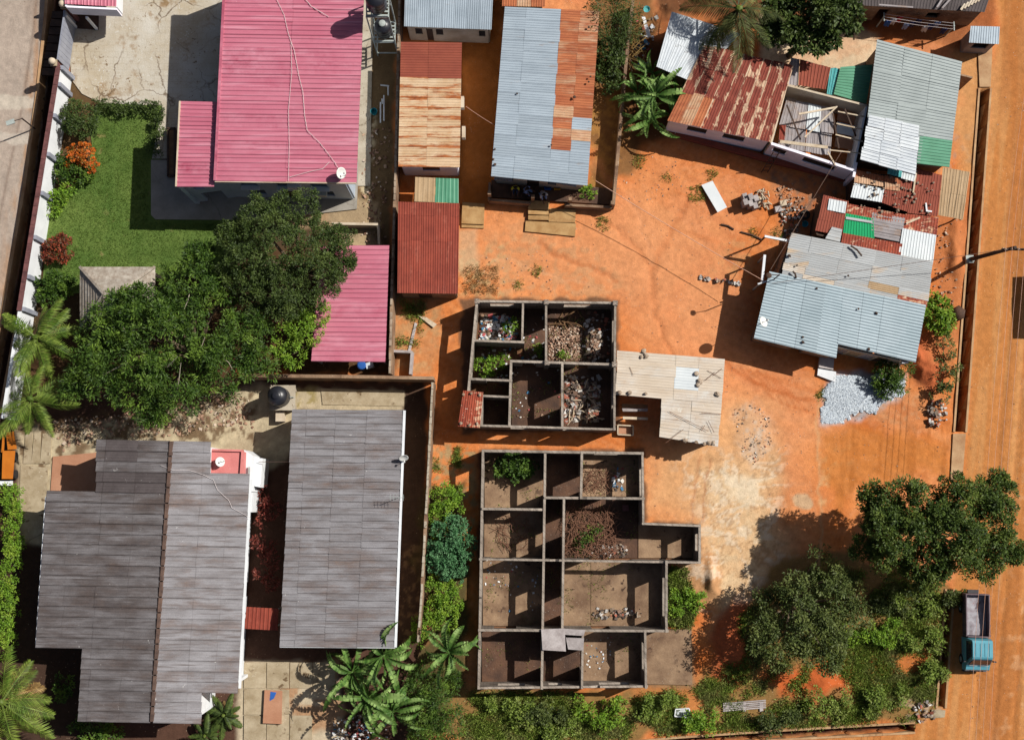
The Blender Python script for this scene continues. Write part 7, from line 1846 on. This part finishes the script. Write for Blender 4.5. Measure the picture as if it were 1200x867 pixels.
# bushes in the weedy lot
lot = [((800, 705, 20), 'leaf_bright', 'tall bright grass clump beside the east wall of the larger roofless building'), ((636, 832, 22), 'leaf_olive', 'greyish bush just south of the larger roofless building'),
       ((595, 835, 22), 'leaf_mid', 'green bush at the south-west corner of the larger roofless building'), ((700, 838, 26), 'leaf_bright', 'wide bright bush in the weeds below the south-east roofless room'), ((770, 826, 18), 'leaf_mid', 'green bush just west of the white crate in the weeds'),
       ((822, 845, 16), 'leaf_bright', 'bright bush east of the white crate in the weeds'), ((968, 825, 24), 'leaf_mid', 'green bush in the weeds south of the olive tree'), ((1020, 745, 26), 'leaf_bright', 'bright bush between the olive tree and the drain beside the truck'),
       ((1085, 750, 22), 'leaf_mid', 'green bush hugging the drain beside the truck cab'), ((1075, 705, 24), 'leaf_mid', 'green bush under the south edge of the large roadside tree'), ((1040, 820, 24), 'leaf_mid', 'green bush near the south-east corner of the weedy lot'),
       ((1095, 785, 14), 'leaf_mid', 'small bush beside the south end of the drain by the truck'), ((915, 845, 18), 'leaf_olive', 'grey green bush by the pallet near the south drain'), ((1050, 705, 22), 'leaf_olive', 'olive bush under the large roadside tree'), ((660, 858, 18), 'leaf_mid', 'green bush at the south edge below the greyish bush'), ((1120, 700, 10), 'leaf_olive', 'thin shrub leaning over the drain beside the truck bed')]
for i, ((x, y, r), mt_, lab) in enumerate(lot):
    rr = random.Random(i + 50)
    tree('wild_bush', lab, 'bush', [(x + rr.uniform(-1.1, 1.1) * r, y + rr.uniform(-.6, .6) * r, r * rr.uniform(.18, .42), rr.uniform(.3, .9)) for _ in range(11)], 'leaf_lot' if mt_ == 'leaf_mid' else mt_, None, .04, False, seed=60 + i, per=28, dens=4.5, leaf=(.1, .2), tuft=.24, fill_=.4)

# ---- palms
def frond_mesh(name, L, nl=26, droop=.9, rise=.5, ll=.55, seed=0, wid=.065):
    g = random.Random(seed); V = []; F = []
    def rach(t): return Vector((L * t * (1 - .12 * t * t), 0, rise * t - droop * t * t))
    n = 12
    for i in range(n):
        a_, b_ = rach(i / n), rach((i + 1) / n); w0, w1 = .05 * (1 - i / n) + .008, .05 * (1 - (i + 1) / n) + .008; k = len(V)
        V += [(a_.x, -w0, a_.z + .01), (a_.x, w0, a_.z + .01), (b_.x, w1, b_.z + .01), (b_.x, -w1, b_.z + .01)]; F.append((k, k + 1, k + 2, k + 3))
    for s_ in (-1, 1):
        for i in range(nl):
            t = .12 + .88 * i / nl; p = rach(t); ln = ll * (math.sin(math.pi * min(1, t * .85 + .15)) * .75 + .25) * g.uniform(.85, 1.1)
            fw_ = .55 + .5 * t; d_ = Vector((fw_, s_ * 1.0, -.25 - .35 * g.random())).normalized(); sd = Vector((1, -s_ * .4, 0)).normalized() * wid * .5
            a_ = p; c_ = p + d_ * ln * .55; e_ = p + d_ * ln + Vector((0, 0, -ln * .28)); k = len(V)
            V += [tuple(a_ - sd * .5), tuple(a_ + sd * .5), tuple(c_ + sd), tuple(c_ - sd), tuple(e_)]
            F += [(k, k + 1, k + 2, k + 3), (k + 3, k + 2, k + 4, k + 4)]
    me = bpy.data.meshes.new(name); me.from_pydata(V, [], [tuple(dict.fromkeys(f)) for f in F]); me.update(); return me
def palm(name, lab, px, py, z, L, n, mat, droop=.9, rise=.6, seed=0, tr=.16, ang=None, trunk='bark', lean=(0, 0)):
    p = W(px, py, z); t = root(name, lab, 'palm', (p.x - lean[0], p.y - lean[1], 0)); r = random.Random(seed)
    MB().tube([(p.x - lean[0], p.y - lean[1], -.1), (p.x - lean[0] * .5, p.y - lean[1] * .5, z * .5), (p.x, p.y, z)], tr, 9, tr * .7).build('trunk', m[trunk], t, True)
    mes = [frond_mesh('frond', L * f, 26, droop * dd * L / 3, rise * L / 3, .5 * L / 2.2, seed + i) for i, (f, dd) in enumerate(((1, 1), (.9, 1.3), (1.05, .7)))]
    for me in mes: me.materials.append(m[mat])
    for i in range(n):
        a_ = (ang[i] if ang else 2 * math.pi * i / n + r.uniform(-.2, .2))
        o = bpy.data.objects.new('frond', mes[i % 3]); col.objects.link(o); o.parent = t
        o.location = (lean[0], lean[1], z - .1 * (i % 3)); o.rotation_euler = (r.uniform(-.6, .6), r.uniform(-.3, .5), a_ + r.uniform(-.25, .25)); o.scale = (r.uniform(.68, 1.12),) * 3
    for i in range(3):
        me_d = mes[i].copy(); me_d.materials.clear(); me_d.materials.append(m['dry'])
        o = bpy.data.objects.new('dead_frond', me_d); col.objects.link(o); o.parent = t
        o.location = (lean[0], lean[1], z - .25); o.rotation_euler = (r.uniform(-.6, .6), r.uniform(.6, 1.0), r.uniform(0, 6.3)); o.scale = (.75,) * 3
    MB().blob((p.x, p.y, z + .05), tr * 1.6, r).build('crown_shaft', m['leaf_palm'], t)
    return t
palm('coconut_palm', 'coconut palm whose dark fronds hang over the white lean-to', 866, 10, 5.2, 4.0, 19, 'leaf_coconut', 1.5, .5, 3, .17)
palm('garden_palm', 'feathery palm at the south end of the white garden wall', 42, 395, 3.2, 3.1, 18, 'leaf_palm', .9, .9, 5, .12)
palm('garden_palm', 'palm with long arching fronds above the orange cart', 36, 467, 3.4, 3.3, 16, 'leaf_palm', 1.0, .7, 6, .14)
palm('corner_palm', 'pale green palm in the south-west corner', 2, 822, 3.6, 3.9, 16, 'leaf_palm', .9, .6, 7, .15)
palm('dwarf_palm', 'low dark palm south of the grey gabled house', 262, 838, 1.2, 1.6, 14, 'leaf_dark', .9, .9, 8, .08)
palm('dwarf_palm', 'second low dark palm at the south edge below the grey gabled house', 240, 862, 1.0, 1.5, 12, 'leaf_dark', .9, .9, 9, .08)
tree('green_bush', 'low bush under the south eave of the grey gabled house', 'bush', [(110, 862, 16, 1), (130, 868, 14, 1), (90, 850, 9, .9), (72, 800, 10, .9), (74, 815, 8, .9)], 'leaf_mid', None, .04, False, seed=81, per=28, dens=5, leaf=(.12, .24), tuft=.26)
# ---- bananas
def banana_mesh(L, Wd, droop, seed):
    g = random.Random(seed); V = []; F = []; n = 12
    def sp_(t): return Vector((L * t * (1 - .18 * t * t), 0, .75 * L * t * .8 - droop * t * t))
    def wv(t): return Wd * .5 * (max(0, math.sin(math.pi * min(1, .06 + t * .94)) ** .6)) if t > .12 else .03
    for s_ in (-1, 1):
        tear = {g.randrange(3, n) for _ in range(4)}
        for i in range(n):
            t0, t1 = i / n, (i + 1) / n; a_, b_ = sp_(t0), sp_(t1); k = len(V); sh = .05 if i in tear else 0
            o0_, o1_ = wv(t0), wv(t1)
            V += [tuple(a_), tuple(b_), (b_.x - .02, s_ * o1_, b_.z + .6 * o1_ - sh), (a_.x + sh, s_ * o0_, a_.z + .6 * o0_ - sh * .4)]
            F.append((k, k + 1, k + 2, k + 3))
    for i in range(n):
        a_, b_ = sp_(i / n), sp_((i + 1) / n); w_ = .035 * (1 - i / n) + .008; k = len(V)
        V += [(a_.x, -w_, a_.z + .02), (a_.x, w_, a_.z + .02), (b_.x, w_, b_.z + .02), (b_.x, -w_, b_.z + .02)]; F.append((k, k + 1, k + 2, k + 3))
    me = bpy.data.meshes.new('banana_leaf'); me.from_pydata(V, [], F); me.update(); me.materials.append(m['leaf_banana']); return me
BM = [banana_mesh(2.1, .42, 1.3, 1), banana_mesh(2.3, .36, 1.8, 2), banana_mesh(1.7, .34, .6, 3), banana_mesh(2.1, .3, 2.1, 4)]
def banana(lab, px, py, z, n, sc_, seed, grp):
    p = W(px, py, z); t = root('banana_plant', lab, 'banana plant', (p.x, p.y, 0), grp); r = random.Random(seed)
    MB().tube([(p.x, p.y, -.1), (p.x, p.y, z)], .13 * sc_, 8, .07 * sc_).build('stem', m['leaf_banana'], t, True)
    for i in range(n + 3):
        o = bpy.data.objects.new('leaf', BM[(i + seed) % 4]); col.objects.link(o); o.parent = t
        o.location = (0, 0, z - r.uniform(0, .3)); o.scale = (sc_ * r.uniform(.65, 1.15), sc_ * r.uniform(.6, 1.0), sc_ * r.uniform(.7, 1.1))
        o.rotation_euler = (r.uniform(-1.0, 1.0), r.uniform(-.5, .45), 2.4 * i + r.uniform(-.3, .3))
GB1, GB2 = 'banana plants by the brown wall', 'banana plants south of the long grey roof'
for a_ in (('banana plant in the middle of the clump by the brown wall', 768, 112, 2.4, 13, 1.3, 1, GB1), ('banana plant at the east side of the clump touching the striped shack', 792, 108, 2.0, 8, .9, 2, GB1), ('banana plant at the west side of the clump by the brown wall', 748, 108, 2.0, 10, 1.1, 3, GB1), ('banana plant at the south side of the clump by the brown wall', 762, 140, 1.9, 10, 1.1, 4, GB1), ('banana plant at the north side of the clump by the brown wall', 765, 85, 1.9, 7, .85, 15, GB1),
           ('banana plant touching the south-east corner of the long grey roof', 449, 768, 2.8, 14, 1.5, 5, GB2), ('banana plant west of the clump south of the long grey roof', 412, 788, 2.4, 13, 1.4, 6, GB2), ('banana plant standing over the rubbish bags', 430, 818, 2.5, 14, 1.45, 7, GB2), ('banana plant with a yellow leaf at the south edge', 460, 834, 2.4, 12, 1.3, 8, GB2), ('banana plant beside the larger roofless building', 526, 765, 2.6, 14, 1.3, 9, GB2)):
    banana(*a_)
# ---- grass and weeds, too many to count
def scatter(name, lab, poly, n, mat, hmin, hmax, blades=5, wid=.2, spread=.1, seed=0, z0=.03, thr=None, nscale=30, cat='grass'):
    g = np.random.default_rng(seed); xs = np.array([p[0] for p in poly]); ys = np.array([p[1] for p in poly])
    c = np.stack([g.uniform(xs.min(), xs.max(), n * 3), g.uniform(ys.min(), ys.max(), n * 3)], 1).astype(np.float32)
    d = inside_dist(c[:, 0], c[:, 1], poly); k = d > 0
    if thr is not None: k &= fbm(c[:, 0] / nscale + seed, c[:, 1] / nscale, 4) > thr + g.uniform(-.04, .04, len(c))
    c = c[k][:n]; nt = len(c)
    qx, qy = Wv(c[:, 0], c[:, 1], z0)
    P = np.stack([qx, qy, np.full(nt, z0)], 1)
    P = np.repeat(P, blades, 0); n2 = len(P); P[:, :2] += g.normal(size=(n2, 2)) * spread
    D = np.concatenate([g.normal(size=(n2, 2)) * .55, np.full((n2, 1), .8)], 1)
    N = unit(np.concatenate([g.normal(size=(n2, 2)), np.full((n2, 1), .5)], 1)); L = g.uniform(hmin, hmax, n2)
    o = link(name, leaf_mesh(name, P, D, N, L, L * wid, .1), m[mat])
    return tag(o, lab, cat, None, 'stuff')
LAWN = [(106, 140), (118, 125), (187, 128), (184, 184), (174, 187), (174, 260), (298, 263), (290, 298), (235, 320), (182, 328), (62, 346), (52, 330), (60, 240), (80, 222), (104, 205), (110, 172)]
scatter('grass', 'short blades of the garden lawn', LAWN, 16000, 'grass', .05, .12, 3, .25, .06, 1, .04)
LOT = [(545, 812), (760, 808), (815, 806), (850, 775), (870, 720), (960, 660), (1105, 690), (1100, 740), (1094, 835), (1065, 845), (800, 858), (545, 880)]
scatter('weeds', 'knee high weeds covering the lot south-east of the roofless rooms', LOT, 16000, 'weed', .1, .3, 7, .2, .14, 2, .02, .45, 26, 'weeds')
scatter('weeds', 'green weeds along the east side of the larger roofless building', [(783, 665), (805, 668), (818, 715), (808, 735), (784, 735)], 700, 'weed', .15, .4, 8, .2, .1, 3, .02, .3, 20, 'weeds')
scatter('weeds', 'sparse weeds beside the chipped wall north of the shrubs', [(508, 525), (540, 525), (540, 580), (508, 580)], 350, 'weed', .08, .25, 6, .2, .1, 4, .02, .42, 20, 'weeds')
scatter('weeds', 'pale dry tufts north of the smaller roofless rooms', [(543, 312), (584, 312), (584, 345), (545, 345)], 330, 'dry', .06, .2, 6, .2, .1, 5, .02, .42, 18, 'weeds')
scatter('weeds', 'weed tufts around the concrete basin', [(462, 350), (500, 352), (490, 405), (462, 405)], 260, 'weed', .1, .3, 6, .2, .12, 6, .02, .45, 18, 'weeds')
scatter('weeds', 'small weeds growing on the floors of the larger roofless building', B4(568, 532, 750, 786), 500, 'weed', .05, .18, 6, .25, .08, 15, .1, .56, 22, 'weeds')
scatter('weeds', 'small weeds growing on the floors of the smaller roofless rooms', B4(562, 364, 712, 494), 420, 'weed', .05, .2, 6, .25, .08, 16, .1, .54, 18, 'weeds')
for i, (x, y, r, lab) in enumerate(((708, 262, 9, 'weed tuft at the south-east corner of the veranda'), (629, 317, 7, 'weed tuft in the pale dirt north of the smaller roofless rooms'), (608, 333, 6, 'small weed tuft close to the north wall of the smaller roofless rooms'), (818, 228, 11, 'weed tuft beside the white door'), (750, 190, 8, 'weed tuft south of the banana plants'), (835, 205, 7, 'weed tuft north of the white door'), (883, 272, 6, 'weed tuft by the long dark log'), (912, 274, 8, 'weed tuft at the foot of the grey rubble'), (781, 208, 6, 'small weed tuft in the open yard south of the striped shack'), (965, 462, 9, 'weed tuft at the west foot of the gravel heap'))):
    scatter('weed_tuft', lab, [(x + r * math.cos(k), y + r * math.sin(k)) for k in np.linspace(0, 6.28, 9)[:-1]], int(r * r * .6), 'weed', .06, .22, 7, .22, .08, 20 + i, .0, None, 30, 'weeds')
